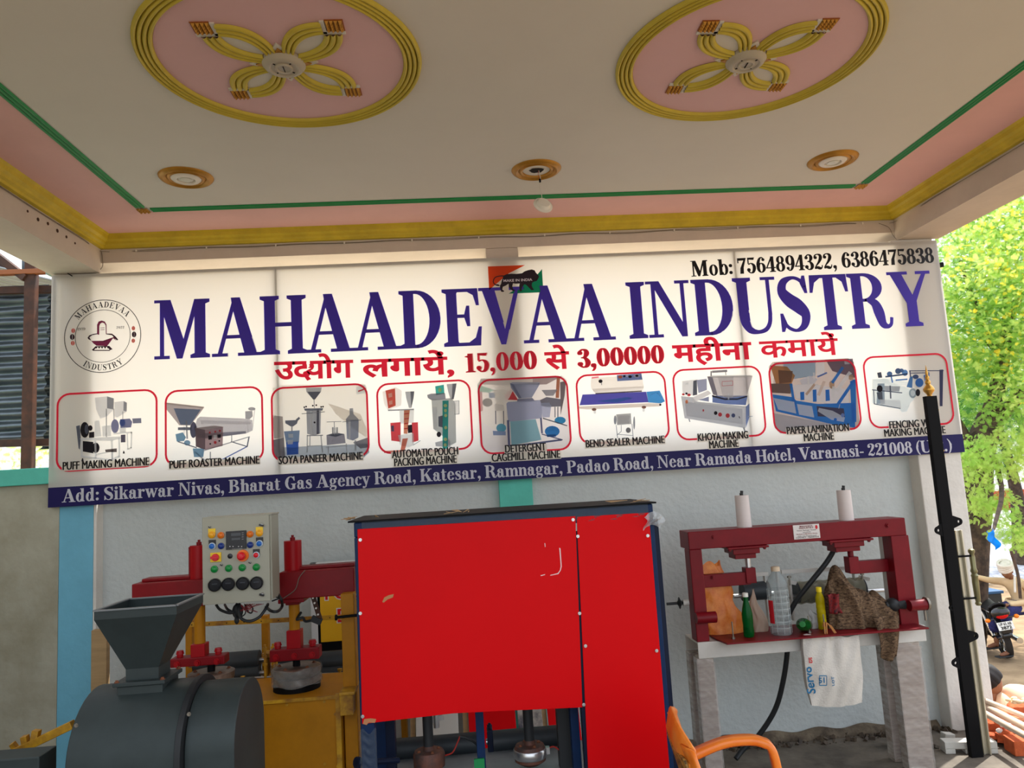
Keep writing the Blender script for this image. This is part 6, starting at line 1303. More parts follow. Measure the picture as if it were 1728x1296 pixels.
k = MB(); zz = P(1625,895,Y=YG).z; x0 = xg1+.001; k.box((x0,YG+.034,0),(x0+.055,YG+.04,zz)); k.box((x0,YG+.016,0),(x0+.008,YG+.034,zz)); k.box((x0+.02,YG+.026,0),(x0+.026,YG+.034,zz)); k.box((x0+.047,YG+.016,0),(x0+.055,YG+.034,zz)); k.make('steel_channel', mat('pale_steel_channel', (196,190,170), rough=.3, metal=.6), gp, bevel=.002)
def lug(px, py, side, s=1.0):
    c = P(px, py, Y=YG+.004); e = xg1-.004 if side > 0 else xg0+.004; r = .02*s; k = MB(); n = 12
    out = [Vector((e,0,c.z+.036*s))]
    out += [Vector((c.x+side*r*math.cos(t), 0, c.z+r*math.sin(t))) for t in [PI*.42-i*PI*.84/8 for i in range(9)]]
    out += [Vector((e,0,c.z-.036*s))]
    hole = [Vector((c.x+side*.008*s*math.cos(t), 0, c.z+.008*s*math.sin(t))) for t in [PI-(i+.0)*2*PI/11 for i in range(11)]]
    hole = [Vector((c.x+side*.008*s*math.cos(PI*.9-i*1.8*PI/10), 0, c.z+.008*s*math.sin(PI*.9-i*1.8*PI/10))) for i in range(11)]
    m = len(out); vs = [Vector((p.x, Y_, p.z)) for Y_ in (YG+.002, YG+.012) for p in out+hole]; N = 2*m; fs = []
    for i in range(m):
        j = (i+1) % m
        fs += [(i, j, m+j, m+i), (N+i, N+m+i, N+m+j, N+j), (i, N+i, N+j, j), (m+i, m+j, N+m+j, N+m+i)]
    k.add(vs, fs); k.make('lug_plate', M_black, gp)
lug(1618,880,1); lug(1584,895,-1); lug(1645,1073,1); lug(1613,1119,-1); lug(1606,1026,-1,.62)
c0, c1 = P(1640,926,Y=YG), P(1654,1022,Y=YG); xx = (c0.x+c1.x)/2; zb_, zt_ = c1.z, c0.z; h = zt_-zb_
k = MB(); k.lathe([(.011,0),(.016,.01),(.011,.02),(.014,.03),(.017,h*.4),(.016,h*.5),(.019,h*.52),(.013,h*.56),(.018,h*.6),(.013,h*.66),(.014,h*.85),(.011,h*.9),(.017,h*.94),(.016,h*.98),(.008,h)], (xx,YG+.01,zb_), n=20); k.make('baluster', mat('olive_brass', (120,116,84), rough=.35, metal=.6), gp, smooth=True)
for f in (.12,.86):
    k = MB(); k.box((xg1,YG+.002,zb_+h*f),(xx-.008,YG+.014,zb_+h*f+.009)); k.make('bracket', M_black, gp)
# ------------------------------------------------------------------ shed of corrugated sheets beyond the left parapet
YS = 1.1
sh = thing('tin_shed', (P(48,600,Y=YS).x,YS,-.02), 'open shed of rusty angle posts and horizontal corrugated sheets beyond the left parapet', 'shed')
def sp(x, y, Y=YS): return P(x, y, Y=Y)
a, b = sp(37,420), sp(60,790); k = MB(); a = sp(39,600); b = sp(57,600); k.box((a.x,YS-.008,-.02),(b.x,YS+.0,sp(48,400).z+.25)); k.box((b.x-.008,YS,-.02),(b.x,YS+.05,sp(48,400).z+.25)); k.make('post', M_rust, sh, bevel=.003)
k = MB(); k.bar(sp(-160,466), sp(86,458), .05, .035); k.make('rail', mat('brown_rail', (130,74,36), rough=.6), sh, bevel=.003)
k = MB(); k.bar(sp(-90,366,YS+.1), sp(44,470,YS), .05, .05); k.make('rafter', M_rust, sh); k = MB(); k.bar(sp(-60,420,YS+.4), sp(60,474,YS+.2), .04, .05); k.make('rafter', M_rust, sh)
for y in (492, 750): k = MB(); k.bar(sp(-200,y+4,YS+.1), sp(100,y-4,YS+.1), .04, .05); k.make('purlin', M_rust, sh)
k = MB(); k.bar(sp(44,350,YS+.2), sp(44,470,YS+.2), .04, .04); k.make('post', M_galv, sh)
def corr(x0, x1, z0, z1, Y, name='corrugated_sheet', wave=0, amp=.02, pitch=.085):
    k = MB(); n = int((z1-z0)/pitch*8); 
    k.grid(lambda u, v: (x0+(x1-x0)*u+(wave*math.sin((z0+(z1-z0)*v)/pitch*2*PI*.5) if u > .99 or u < .01 else 0), Y+amp*math.sin((z0+(z1-z0)*v)/pitch*2*PI)+.004*math.sin(u*9+v*31)+.003*math.sin(u*23-v*17), z0+(z1-z0)*v), 24, n)
    return k.make(name, M_galv, sh, smooth=2)
zt, zb = sp(40,478,YS+.14).z, sp(40,752,YS+.14).z
xl = sp(-330,600,YS+.14).x; xr = sp(74,600,YS+.14).x
xm = sp(-120,600,YS+.14).x
corr(xl, xm+.03, zb, (zt+zb)/2+.05, YS+.15); corr(xl, xm+.03, (zt+zb)/2, zt, YS+.13); corr(xm, xr, zb, (zt+zb)/2+.05, YS+.17); corr(xm, xr, (zt+zb)/2, zt, YS+.19)
x2 = sp(66,600,YS+.6).x; corr(x2, x2+1.6, zb, (zt+zb)/2+.05, YS+.62, wave=.02); corr(x2, x2+1.6, (zt+zb)/2, zt+.06, YS+.66, wave=.02)
k = MB(); k.grid(lambda u, v: (xl+(sp(90,500,YS+.2).x-xl)*u, YS+.2+1.6*v, zt+.03+.25*v*0+.012*math.sin(v*1.6/.085*2*PI)+(1-u)*.5), 10, 120); k.make('roof_sheet', M_galv, sh, smooth=2)
k = MB(); c = sp(62,438,YS-.1); k.M = Matrix.Translation(c) @ Euler((.4,.5,.3)).to_matrix().to_4x4()
k.grid(lambda u, v: (-.05+.14*u, .03*math.sin(u*PI)*2-.02, -.03+.05*v), 12, 4); k.make('bent_strip', M_steel, sh, smooth=2, solid=.003)
k = MB(); x0 = sp(84,460,.5).x; k.box((x0,.45,sp(90,466,.5).z),(x0+.2,.6,sp(90,430,.5).z+.3)); k.make('back_post', mat('pale_green_post', (120,136,126), rough=.7), sh)
# thin black cable by the corner
k = MB(); k.tube(spl([P(82,440,Y=-.03), P(92,452,Y=-.03), P(105,456,Y=-.035), P(122,466,Y=-.036)], 5), .003, 6); tag(k.make('cable_tail', M_black, loc=tuple(P(95,455,Y=-.03)), smooth=True), 'short black cable tail by the top left corner of the banner', 'cable')
# little clamp at banner's right edge
k = MB(); c = P(1590,447,Y=-.02); k.box((c.x-.03,-.03,c.z-.012),(c.x+.0,.0,c.z+.012)); k.cyl((c.x,-.015,c.z-.012),(c.x,-.015,c.z+.016), .012, n=8); tag(k.make('banner_clamp', M_black, loc=tuple(c)), 'small black clamp gripping the right edge of the banner', 'clamp')

# ------------------------------------------------------------------ things on the floor at the foot of the right column
M_lblock = mat('chipped_white_block', (200,198,190), rough=.8, var=.15, vscale=14)
c = P(1600,1262,Z=0)
t = thing('slotted_block', tuple(c), 'long white slotted concrete block on the floor in front of the right column', 'block')
k = MB(); a = P(1598,1268,Z=0); bb = P(1655,1282,Z=0); L0 = Vector((a.x-.02,a.y-.0,0)); d = (Vector((bb.x,bb.y,0))-L0); d = Vector((1,-.22,0)).normalized()
def blk(s0, s1, z0, z1, w_): k.bar(L0+d*s0+Vector((0,0,(z0+z1)/2)), L0+d*s1+Vector((0,0,(z0+z1)/2)), w_, z1-z0)
blk(0,.26,.025,.06,.07); blk(0,.05,0,.025,.07); blk(.1,.26,0,.025,.07); k.make('body', M_lblock, t, bevel=.003)
for i, (x, y, s) in enumerate(((1600,1248,.03),(1560,1250,.025),(1548,1262,.018),(1580,1262,.015))):
    c = P(x, y, Z=0); k = MB(); k.M = Matrix.Translation(c+Vector((0,0,s*.6))) @ Euler((.1*i,.15,.5*i)).to_matrix().to_4x4(); k.box((-s,-s*.8,-s*.6),(s,s*.8,s*.6))
    tag(k.make('rubble_piece', M_lblock if i % 2 == 0 else M_conc, loc=(c.x,c.y,0), bevel=.004), ['pale square rubble piece nearest the right column','grey rubble piece at the foot of the wall by the column','white rubble chip behind the press leg','grey rubble chip beside the slotted block'][i], 'rubble', 'rubble by the column')
# low crumbling render along the wall foot
k = MB(); random.seed(31)
for i in range(260):
    x = 1.0+1.75*random.random(); y = .06-.10*random.random()**1.5; s = .004+.013*random.random()**2
    k.M = Matrix.Translation((x,y,s*.5)) @ Euler((random.random()*3,random.random()*3,random.random()*3)).to_matrix().to_4x4(); k.box((-s,-s*.7,-s*.5),(s,s*.7,s*.5))
k.M = None; o = k.make('debris', mat('debris', (96,82,66), rgb2=(50,42,36), vscale=20), loc=(1.9,.03,0), kind='stuff'); tag(o, 'line of dry rubble and dirt along the foot of the wall', 'debris')
k = MB()
def kerb(u, v): x = .85+1.85*u; return (x, .075-.035*math.sin(v*PI/2)-.006*math.sin(x*31)*v, .05*(1-v)+.01*math.sin(x*23)*(1-v))
k.grid(kerb, 70, 4); k.make('baseboard_back', mat('broken_render', (116,104,86), rough=.9, rgb2=(70,60,50), vscale=12, bump=.5), kind='structure', smooth=2)
# wrapped black part near the right leg
c = P(1520,1236,Z=.06); t = thing('foot_pedal', (c.x,-.2,0), 'black pedal on a bent pale hoop standing behind the right leg of the maroon press', 'pedal')
k = MB(); c = P(1518,1215,Y=-.2); k.prism([(c.x-.04,-.2,c.z+.03),(c.x+.03,-.2,c.z+.02),(c.x+.02,-.2,c.z-.07),(c.x,-.2,0),(c.x-.02,-.2,0)], (0,.08,0)); k.make('pedal', M_rub, t, bevel=.003)
k = MB(); k.tube(spl([(c.x-.03,-.17,c.z+.03),(c.x-.02,-.17,c.z+.08),(c.x+.02,-.17,c.z+.085),(c.x+.03,-.17,c.z+.02)],6), .005, 8); k.make('hoop', M_chan, t, smooth=True)

# ------------------------------------------------------------------ bricks, pipes beside the platform edge
M_brick = mat('orange_brick', (206,104,58), rough=.85, rgb2=(176,78,42), vscale=18, bump=.3)
M_pipe = mat('cream_pvc_pipe', (226,206,184), rough=.4)
def at0(x, y, z=0): return P(x, y, Z=z)
c = at0(1716,1296); k = MB(); zt_ = .075
a = P(1714,1252,Z=zt_)
k.M = Matrix.Translation((a.x+.115,a.y+.04,zt_/2)) @ Matrix.Rotation(math.radians(-10),4,'Z'); k.box((-.115,-.055,-zt_/2),(.115,.055,zt_/2)); k.M = None
tag(k.make('brick', M_brick, loc=(a.x+.1,a.y,0), bevel=.004), 'whole red brick lying nearest on the grey slab at the lower right corner', 'brick', 'bricks by the platform edge')
def lump(name, c, s, sc, label, seed, m):
    random.seed(seed); bm = bmesh.new(); bmesh.ops.create_icosphere(bm, subdivisions=2, radius=s)
    for v in bm.verts:
        v.co *= 1+random.uniform(-.16,.16); v.co = Vector((v.co.x*sc[0], v.co.y*sc[1], v.co.z*sc[2]))
    k = MB(); k.add([v.co+Vector(c) for v in bm.verts], [tuple(v.index for v in f.verts) for f in bm.faces]); bm.free()
    return tag(k.make(name, m, loc=(c[0],c[1],c[2]-s*sc[2])), label, 'brick', 'bricks by the platform edge')
Yb = .05
for i, (x, y, s, sc) in enumerate(((1684,1226,.075,(1.1,.8,.8)),(1672,1242,.045,(1.2,1,.6)),(1712,1244,.07,(1.4,1,.55)),(1722,1196,.07,(1.2,1,.7)),(1663,1203,.04,(1.3,1,.7)))):
    c = P(x, y, Z=s*sc[2]); 
    lump('brick_lump', (c.x,c.y,s*sc[2]), s, sc, ['large broken orange brick lump with white mortar, middle of the pile','small orange brick chip at the near left of the pile','flat orange brick lump under the near end of the pipes','orange brick lump at the far right of the pile','small brick lump beside the steel channel of the gate'][i], i+3, M_brick)
k = MB(); c = P(1683,1222,Z=.1); random.seed(5)
for i in range(5): s = .012+.01*random.random(); k.sphere(c+Vector((random.uniform(-.05,.05), -.045, -.02+random.uniform(-.03,.03))), s, 7, 5, (1.2,.5,.8))
tag(k.make('mortar_crust', M_whitep, loc=(c.x,c.y-.045,.06), kind='stuff'), 'white mortar crusted on the broken brick lump', 'mortar')
for i, (p0, p1, r) in enumerate((((1655,1188),(1740,1232),.019),((1655,1200),(1745,1250),.017),((1652,1178),(1745,1216),.015))):
    a = P(*p0, Z=.13+.02*i); b = P(*p1, Z=.16); k = MB(); k.cyl(a, a+(b-a)*2.6, r, n=14); k.m = 1; k.cyl(a-(b-a)*.002, a+(b-a)*.001, r*.8, n=12)
    tag(k.make('pipe', [M_pipe, M_dark], loc=tuple(a), smooth=True), ['thick cream pipe lying across the brick pile, middle of three','cream pipe nearest the camera on the brick pile','thin orange-tinted pipe at the back of the brick pile'][i], 'pipe', 'pipes on the brick pile')
c = P(1712,1186,Z=.14); 
k = MB(); 
for i in range(12): k.sphere(c+Vector((random.gauss(0,.025), random.gauss(0,.02), abs(random.gauss(0,.018)))), .014, 7, 5, (1.3,1,.7))
tag(k.make('paper_scrap', mat('crumpled_paper', (220,200,160), rough=.9), loc=tuple(c-Vector((0,0,.01))), kind='stuff', smooth=2), 'crumpled pale scrap on top of the pipes', 'scrap')
k = MB(); k.box((3.05,.03,-1.62),(4.2,.2,.03)); 
tag(k.make('brick_bed', mat('rubble_bed', (196,126,88), rough=.95, rgb2=(150,96,66), vscale=16, bump=.8, bscale=24), loc=(3.6,.1,-1.62), bevel=.02), 'bank of crushed orange brick under the pipes at the platform edge', 'rubble')

# ------------------------------------------------------------------ vegetation
def leaf_cloud(name, m, n, fn, size, parent, quads=9, seed=1, droop=.3):
    """feathery sprigs of small leaflets; fn(rng, n)->centres (n,3)"""
    r = np.random.RandomState(seed); c = fn(r, n); d = r.normal(size=(n,3)); d[:,2] = d[:,2]*.5-droop; d /= np.linalg.norm(d,axis=1)[:,None]
    s = r.normal(size=(n,3)); s -= d*(s*d).sum(1)[:,None]; s /= np.linalg.norm(s,axis=1)[:,None]
    V = []; q = quads
    for i in range(q):
        side = 1 if i % 2 else -1; t = (i//2+.5)/(q/2)
        p = c + d*(size*2.2*t)[:,None]+s*0
        L = size*(.9-.5*t)
        tip = p + s*(side*L)[:,None] + d*(L*.5)[:,None]
        wv = d*(size*.16)[:,None]
        V.append(np.stack([p-wv, p+wv*.6, tip+wv*.6, tip-wv*.4], 1))
    V = np.concatenate(V).reshape(-1, 3); nf = len(V)//4
    org = np.array(ORG[parent.name]); me = bpy.data.meshes.new(name)
    me.vertices.add(len(V)); me.vertices.foreach_set('co', (V-org).astype(np.float32).ravel()); me.loops.add(nf*4); me.loops.foreach_set('vertex_index', np.arange(nf*4, dtype=np.int32))
    me.polygons.add(nf); me.polygons.foreach_set('loop_start', np.arange(0, nf*4, 4, dtype=np.int32)); me.polygons.foreach_set('loop_total', np.full(nf, 4, dtype=np.int32)); me.update()
    me.materials.append(m); o = bpy.data.objects.new(name, me); COL.objects.link(o); o.parent = parent; o['kind'] = 'stuff'; ORG[o.name] = tuple(org); return o
def blobs(specs):
    sp_ = np.array(specs, float); wts = sp_[:,3]*sp_[:,4]*sp_[:,5]; wts = wts**.75; wts /= wts.sum()
    def f(r, n):
        i = r.choice(len(sp_), n, p=wts); d = r.normal(size=(n,3)); d /= np.linalg.norm(d,axis=1)[:,None]; rad = r.uniform(0,1,n)**.45
        return sp_[i,:3]+d*rad[:,None]*sp_[i,3:6]
    return f
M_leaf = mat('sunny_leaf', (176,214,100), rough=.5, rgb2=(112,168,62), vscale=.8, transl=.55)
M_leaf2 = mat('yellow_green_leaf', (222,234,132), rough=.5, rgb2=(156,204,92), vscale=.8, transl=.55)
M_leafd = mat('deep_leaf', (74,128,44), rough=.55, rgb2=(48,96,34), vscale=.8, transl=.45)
M_flower = mat('yellow_blossom', (255,232,70), rough=.6, transl=.4)
M_bark = mat('grey_brown_bark', (92,74,62), rough=.9, rgb2=(50,40,36), vscale=8, bump=.6, bscale=12)
GZ = -1.66
def branch(k, pts, r0, r1, n=9):
    p = spl(pts, 5); k.tube(p, [r0+(r1-r0)*i/(len(p)-1) for i in range(len(p))], n)
TY = 8.0
def tp(x, y, Y=TY): return P(x, y, Y=Y)
b0 = tp(1612,1010)
tree = thing('flowering_tree', (b0.x,TY,GZ), 'tall feathery green tree with yellow blossom standing right of the porch', 'tree')
k = MB(); branch(k, [(b0.x-.1,TY,GZ-.05), tp(1628,930), tp(1640,850), tp(1650,770), tp(1672,700)], .42, .2, 12); k.make('trunk', M_bark, tree, smooth=True)
for i, (pts, r0, r1) in enumerate((([tp(1648,790), tp(1622,730), tp(1600,690), tp(1580,640)], .14, .05), ([tp(1668,710), tp(1690,620), tp(1700,520), tp(1690,430,TY+.5)], .15, .04), ([tp(1660,740), tp(1700,690), tp(1750,640), tp(1850,560)], .14, .05), ([tp(1690,600), tp(1660,560), tp(1640,500), tp(1620,440)], .08, .03), ([tp(1700,540), tp(1740,470), tp(1800,400)], .08, .03), ([tp(1664,730), tp(1690,820,7), tp(1680,880,5.6), tp(1673,900,5.2)], .05, .012))):
    k = MB(); branch(k, pts, r0, r1); k.make('branch', M_bark, tree, smooth=True)
crown = []
random.seed(77)
for (x, y, Y, rx, rz) in ((1640,520,8,1.5,1.3),(1700,430,8.3,1.6,1.3),(1740,560,7.6,1.5,1.2),(1610,640,8.4,.8,.5),(1715,690,7.4,.8,.45),(1800,500,8.6,2.0,1.8),(1640,400,9,1.6,1.2),(1900,620,8,2,1.5),(1720,330,8.8,1.8,1.2),(1560,560,8.8,1.5,1.4)):
    c = tp(x, y, Y); crown.append((c.x,c.y,c.z,rx,1.4,rz))
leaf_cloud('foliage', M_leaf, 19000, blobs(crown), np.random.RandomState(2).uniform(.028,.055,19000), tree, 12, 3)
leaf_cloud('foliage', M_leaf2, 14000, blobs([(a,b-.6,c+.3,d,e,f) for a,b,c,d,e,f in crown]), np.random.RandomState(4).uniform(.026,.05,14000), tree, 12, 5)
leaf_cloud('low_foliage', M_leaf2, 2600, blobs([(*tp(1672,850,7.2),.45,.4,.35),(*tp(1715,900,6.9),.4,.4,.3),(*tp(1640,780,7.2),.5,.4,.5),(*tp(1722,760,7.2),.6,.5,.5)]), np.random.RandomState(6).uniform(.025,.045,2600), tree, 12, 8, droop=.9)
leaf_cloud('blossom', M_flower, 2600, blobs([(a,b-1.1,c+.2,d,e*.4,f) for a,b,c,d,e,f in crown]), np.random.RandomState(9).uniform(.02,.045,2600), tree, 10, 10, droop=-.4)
# second tree and scrub further back
def big_tree(base, h, specs, n, m, label, seed, sz=(.1,.17)):
    t = thing('leafy_tree', base, label, 'tree', 'trees in the distance'); k = MB(); b = Vector(base)
    branch(k, [b, b+Vector((.1,0,h*.35)), b+Vector((-.1,.1,h*.7))], .25, .08); k.make('trunk', M_bark, t, smooth=True)
    leaf_cloud('foliage', m, n, blobs([(b.x+x, b.y+y, b.z+z, rx, ry, rz) for x, y, z, rx, ry, rz in specs]), np.random.RandomState(seed).uniform(sz[0], sz[1], n), t, 10, seed)
    return t
c = P(1690,700,Y=16)
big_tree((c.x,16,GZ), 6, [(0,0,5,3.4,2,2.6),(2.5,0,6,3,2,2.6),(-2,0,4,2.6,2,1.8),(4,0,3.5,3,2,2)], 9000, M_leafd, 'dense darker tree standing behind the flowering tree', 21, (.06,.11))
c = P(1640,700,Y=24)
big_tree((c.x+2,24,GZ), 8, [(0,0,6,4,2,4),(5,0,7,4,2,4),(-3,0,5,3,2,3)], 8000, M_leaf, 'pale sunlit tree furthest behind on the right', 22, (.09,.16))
c = P(40,775,Y=7)
big_tree((c.x,7.5,-1.3), 2.6, [(0,0,3.9,1.4,.8,1.1),(-2,0,3.8,1.4,.8,1.1),(2,0,3.7,1.4,.8,1.1)], 5000, M_leaf2, 'bright bush seen below the tin shed at the far left', 23, (.035,.06))
# gravel yard and brick wall in the sun
k = MB(); random.seed(41)
def gr(u, v): x = 8+34*u; y = 13.5+20*v; return (x, y, GZ+.02+.10*math.sin(u*PI)*math.sin(v*PI)*(1+.4*math.sin(x*1.7+y))+.05*math.sin(x*5.1+y*3.7)*math.sin(y*4.3-x*2.2))
k.grid(gr, 160, 120); o = k.make('gravel_ground', mat('white_gravel', (214,214,220), rough=.9, rgb2=(140,142,156), vscale=5, bump=1, bscale=14), loc=(25,23,GZ), smooth=2, kind='structure')
bw = thing('brick_wall', (34,34.5,GZ), 'low red brick boundary wall far behind the gravel', 'wall')
def brick_row(k, x0, x1, z, Y, off):
    x = x0+off
    while x < x1: k.box((x,Y-.12,z),(x+.46,Y+.1,z+.15)); x += .5
for i in range(6): k = MB(); brick_row(k, 20, 48, GZ+.17*i, 34.5, .25*(i % 2)); k.make('brick_course', mat('far_brick', (186,92,62), rough=.9, rgb2=(150,66,44), vscale=3), bw, kind='stuff')
k = MB(); k.box((20,34.42,GZ),(48.3,34.56,GZ+1.02)); k.make('mortar_bed', mat('mortar', (170,150,130), rough=.9), bw)
# stick and blue rag
k = MB(); a, b = tp(1722,1010,5.5), tp(1706,930,5.5); k.tube(spl([a, a.lerp(b,.5)+Vector((.03,0,0)), b], 5), .02, 8); k.m = 0
a2 = tp(1700,1075,5.6)
t_ = k.make('stick', M_bark, loc=tuple(a), smooth=True); tag(t_, 'crooked stick rising at the right edge behind the rider', 'stick')
c = tp(1673,912,5.2); k = MB(); random.seed(6)
k.grid(lambda u, v: (c.x+.09*(u-.5)+.05*v+.02*math.sin(v*9), c.y+.03*math.sin(u*7+v*5), c.z+.13-.24*v-.03*math.sin(u*5)), 8, 12)
tag(k.make('blue_rag', mat('bright_blue_plastic', (10,130,220), rough=.4, transl=.3), loc=tuple(c), smooth=2), 'bright blue plastic rag caught in the low branches', 'rag')
k = MB(); c = tp(1651,1068,5.2); 
for i in range(60): k.sphere((c.x+random.gauss(0,.4), 4.6+random.gauss(0,.4), GZ+.01), .03+.05*random.random(), 6, 4, (1.4,1.2,.4))
tag(k.make('dry_litter', mat('dry_litter', (150,110,80), rgb2=(90,64,46), vscale=6), loc=(c.x,4.6,GZ), kind='stuff'), 'scatter of stones and dry litter on the earth by the motorcycle', 'litter')
# blue crate behind the rider
c = P(1655,1000,Y=9.2); k = MB(); k.box((c.x-.25,9.0,GZ),(c.x+.25,9.4,c.z+.0)); k.m = 1; k.box((c.x-.28,8.97,c.z),(c.x+.28,9.43,c.z+.05)); tag(k.make('drum_stand', [M_mill2, mat('blue_lid', (40,80,120))], loc=(c.x,9.2,GZ), bevel=.01), 'dark blue-lidded box standing left of the motorcycle', 'box')
# ------------------------------------------------------------------ motorcycle seen from behind
MY = 7.05
wb = P(1713,1116,Y=MY); s_ = 1.0
MC = Matrix.Translation((wb.x, MY, GZ)) @ Matrix.Rotation(math.radians(-20), 4, 'Z') @ Matrix.Rotation(math.radians(-10), 4, 'Y')
# local frame: +y forward (away from the camera), x right
mc = thing('motorcycle', (wb.x,MY,GZ), 'black motorcycle seen from behind with round red tail light and white number plate', 'motorcycle')
M_tyre = mat('tyre_rubber', (40,36,34), rough=.85, bump=.4, bscale=30); M_bk = mat('bike_black', (22,22,26), rough=.25, coat=.5); M_chr = mat('chrome', (190,190,190), rough=.15, metal=1)
def mk(): k = MB(); k.M = MC; return k
def wheel(y):
    k = mk(); n = 36; R = .31
    prof = [(R-.06,-.035),(R-.03,-.05),(R-.005,-.042),(R,-.02),(R+.002,0),(R,.02),(R-.005,.042),(R-.03,.05),(R-.06,.035)]
    vs = [(px_, y+pr_*math.cos(2*PI*i/n), R+pr_*math.sin(2*PI*i/n)) for i in range(n) for pr_, px_ in prof]; m = len(prof)
    k.add(vs, [(i*m+j, i*m+(j+1) % m, ((i+1) % n)*m+(j+1) % m, ((i+1) % n)*m+j) for i in range(n) for j in range(m)])
    t = k.make('tyre', M_tyre, mc, smooth=True)
    k = mk(); k.tube([(0, y+(R-.055)*math.cos(2*PI*i/30), R+(R-.055)*math.sin(2*PI*i/30)) for i in range(31)], .018, 8); k.cyl((-.08,y,R),(.08,y,R), .045, n=16)
    for i in range(10): a = 2*PI*i/10; k.cyl((0,y,R),(0,y+.25*math.cos(a),R+.25*math.sin(a)), .007, n=5)
    k.make('rim', M_chr, mc, smooth=True)
wheel(.31); wheel(1.58)
k = mk(); k.grid(lambda u, v: ((v-.5)*.15*(1-.2*u), .31+.37*math.cos(math.radians(170-110*u)), .31+.37*math.sin(math.radians(170-110*u))), 14, 4); k.make('rear_mudguard', M_bk, mc, smooth=2, solid=.006)
k = mk(); k.box((-.07,-.12,.46),(.07,.05,.62)); k.make('plate_bracket', M_bk, mc, bevel=.01)
k = mk(); k.M = MC @ Matrix.Translation((0,-.14,.58)) @ Matrix.Rotation(-.25,4,'X'); k.box((-.11,-.004,-.06),(.11,.004,.06)); pl_ = k.make('number_plate', mat('plate_white2', (220,220,215), rough=.4), mc, bevel=.002)
k = mk(); k.M = MC @ Matrix.Translation((0,-.146,.58)) @ Matrix.Rotation(-.25,4,'X'); put_text(k, 'UP 65 AB', (0,-.002,.012), (1,0,0), (0,0,1), width=.17, height=.055, offset=.02, align='CENTER'); put_text(k, '3872', (0,-.002,-.045), (1,0,0), (0,0,1), width=.15, height=.06, offset=.03, align='CENTER'); k.make('plate_lettering', M_black, pl_, fix=False)
k = mk(); k.sphere((0,-.12,.74), .075, 16, 10, (1.25,.6,.8)); k.make('tail_light', mat('tail_light_red', (220,16,20), rough=.12, trans=.2, emit=0), mc, smooth=2)
k = mk(); k.sphere((0,-.08,.77), .10, 16, 10, (1.35,.9,.9)); k.make('tail_cowl', M_bk, mc, smooth=2)
for s in (-1, 1):
    k = mk(); k.cyl((s*.06,-.06,.68),(s*.17,-.07,.68), .012, n=8); k.m = 1; k.sphere((s*.2,-.075,.68), .035, 10, 7, (1.1,1,.9)); k.make('indicator', [M_bk, mat('amber_lens', (230,120,20), rough=.2)], mc, smooth=True)
    k = mk(); k.cyl((s*.11,.29,.36),(s*.13,.42,.72), .028, n=12)
    for i in range(9): a = Vector((s*.11,.29,.36)).lerp(Vector((s*.13,.42,.72)), .15+i*.08); k.cyl(a, a+Vector((0,.004,.012)), .036, n=12)
    k.make('shock_absorber', M_chr, mc, smooth=True)
    k = mk(); k.tube(spl([(s*.12,0,.78),(s*.15,.2,.80),(s*.15,.45,.80)],5), .012, 8); k.make('grab_rail', M_chr, mc, smooth=True)
    k = mk(); k.bar((s*.08,.31,.31),(s*.1,.85,.36), .03, .045); k.make('swing_arm', M_bk, mc)
    k = mk(); k.cyl((s*.1,.85,.32),(s*.27,.85,.30), .016, n=8); k.make('foot_peg', M_rub, mc, smooth=True)
    k = mk(); k.tube(spl([(0,1.28,1.0),(s*.14,1.27,1.04),(s*.26,1.18,1.06),(s*.36,1.08,1.04)],5), .012, 8); k.m = 1; k.cyl((s*.27,1.17,1.058),(s*.38,1.06,1.038), .019, n=10); k.make('handlebar', [M_chr, M_rub], mc, smooth=True)
    k = mk(); k.tube(spl([(s*.2,1.22,1.06),(s*.24,1.22,1.15),(s*.28,1.2,1.18)],4), .006, 6); k.m = 1; k.sphere((s*.3,1.19,1.2), .055, 12, 8, (1,.3,.7)); k.make('mirror', [M_bk, M_chr], mc, smooth=True)
    k = mk(); k.cyl((s*.075,1.58,.31),(s*.06,1.3,.98), .024, n=10); k.make('front_fork', M_chr, mc, smooth=True)
k = mk(); k.cyl((.16,.0,.30),(.17,.6,.27), .045, .04, n=14); k.cyl((.17,.6,.27),(.12,1.05,.3), .025, n=10); k.make('exhaust', M_chr, mc, smooth=True)
k = mk(); k.grid(lambda u, v: (.13*math.sin((v-.5)*PI)*(1-.35*abs(u-.5)), -.05+.85*u, .80+.05*math.cos((v-.5)*PI)-.05*math.sin(u*PI)+.05*(u < .1)), 14, 10); k.make('seat', mat('bike_seat', (26,24,24), rough=.6), mc, smooth=2, solid=.03)
k = mk(); k.sphere((0,.98,.88), .16, 16, 12, (.9,1.5,.85)); k.make('fuel_tank', mat('tank_red', (120,16,24), rough=.2, coat=.5), mc, smooth=2)
k = mk(); k.box((-.12,.62,.3),(.12,.98,.62)); 
for i in range(6): k.box((-.14,.72,.44+i*.03),(.14,1.0,.452+i*.03))
k.make('engine', M_boltm, mc, bevel=.006)
k = mk(); k.box((-.1,.25,.52),(.1,.75,.76)); k.make('side_cover', M_bk, mc, bevel=.03)
k = mk(); k.sphere((0,1.42,.96), .1, 16, 10, (1,.7,1)); k.make('headlight', M_bk, mc, smooth=2)
k = mk(); k.cyl((-.1,.8,.3),(-.26,.74,.015), .012, n=8); k.make('side_stand', M_bk, mc)

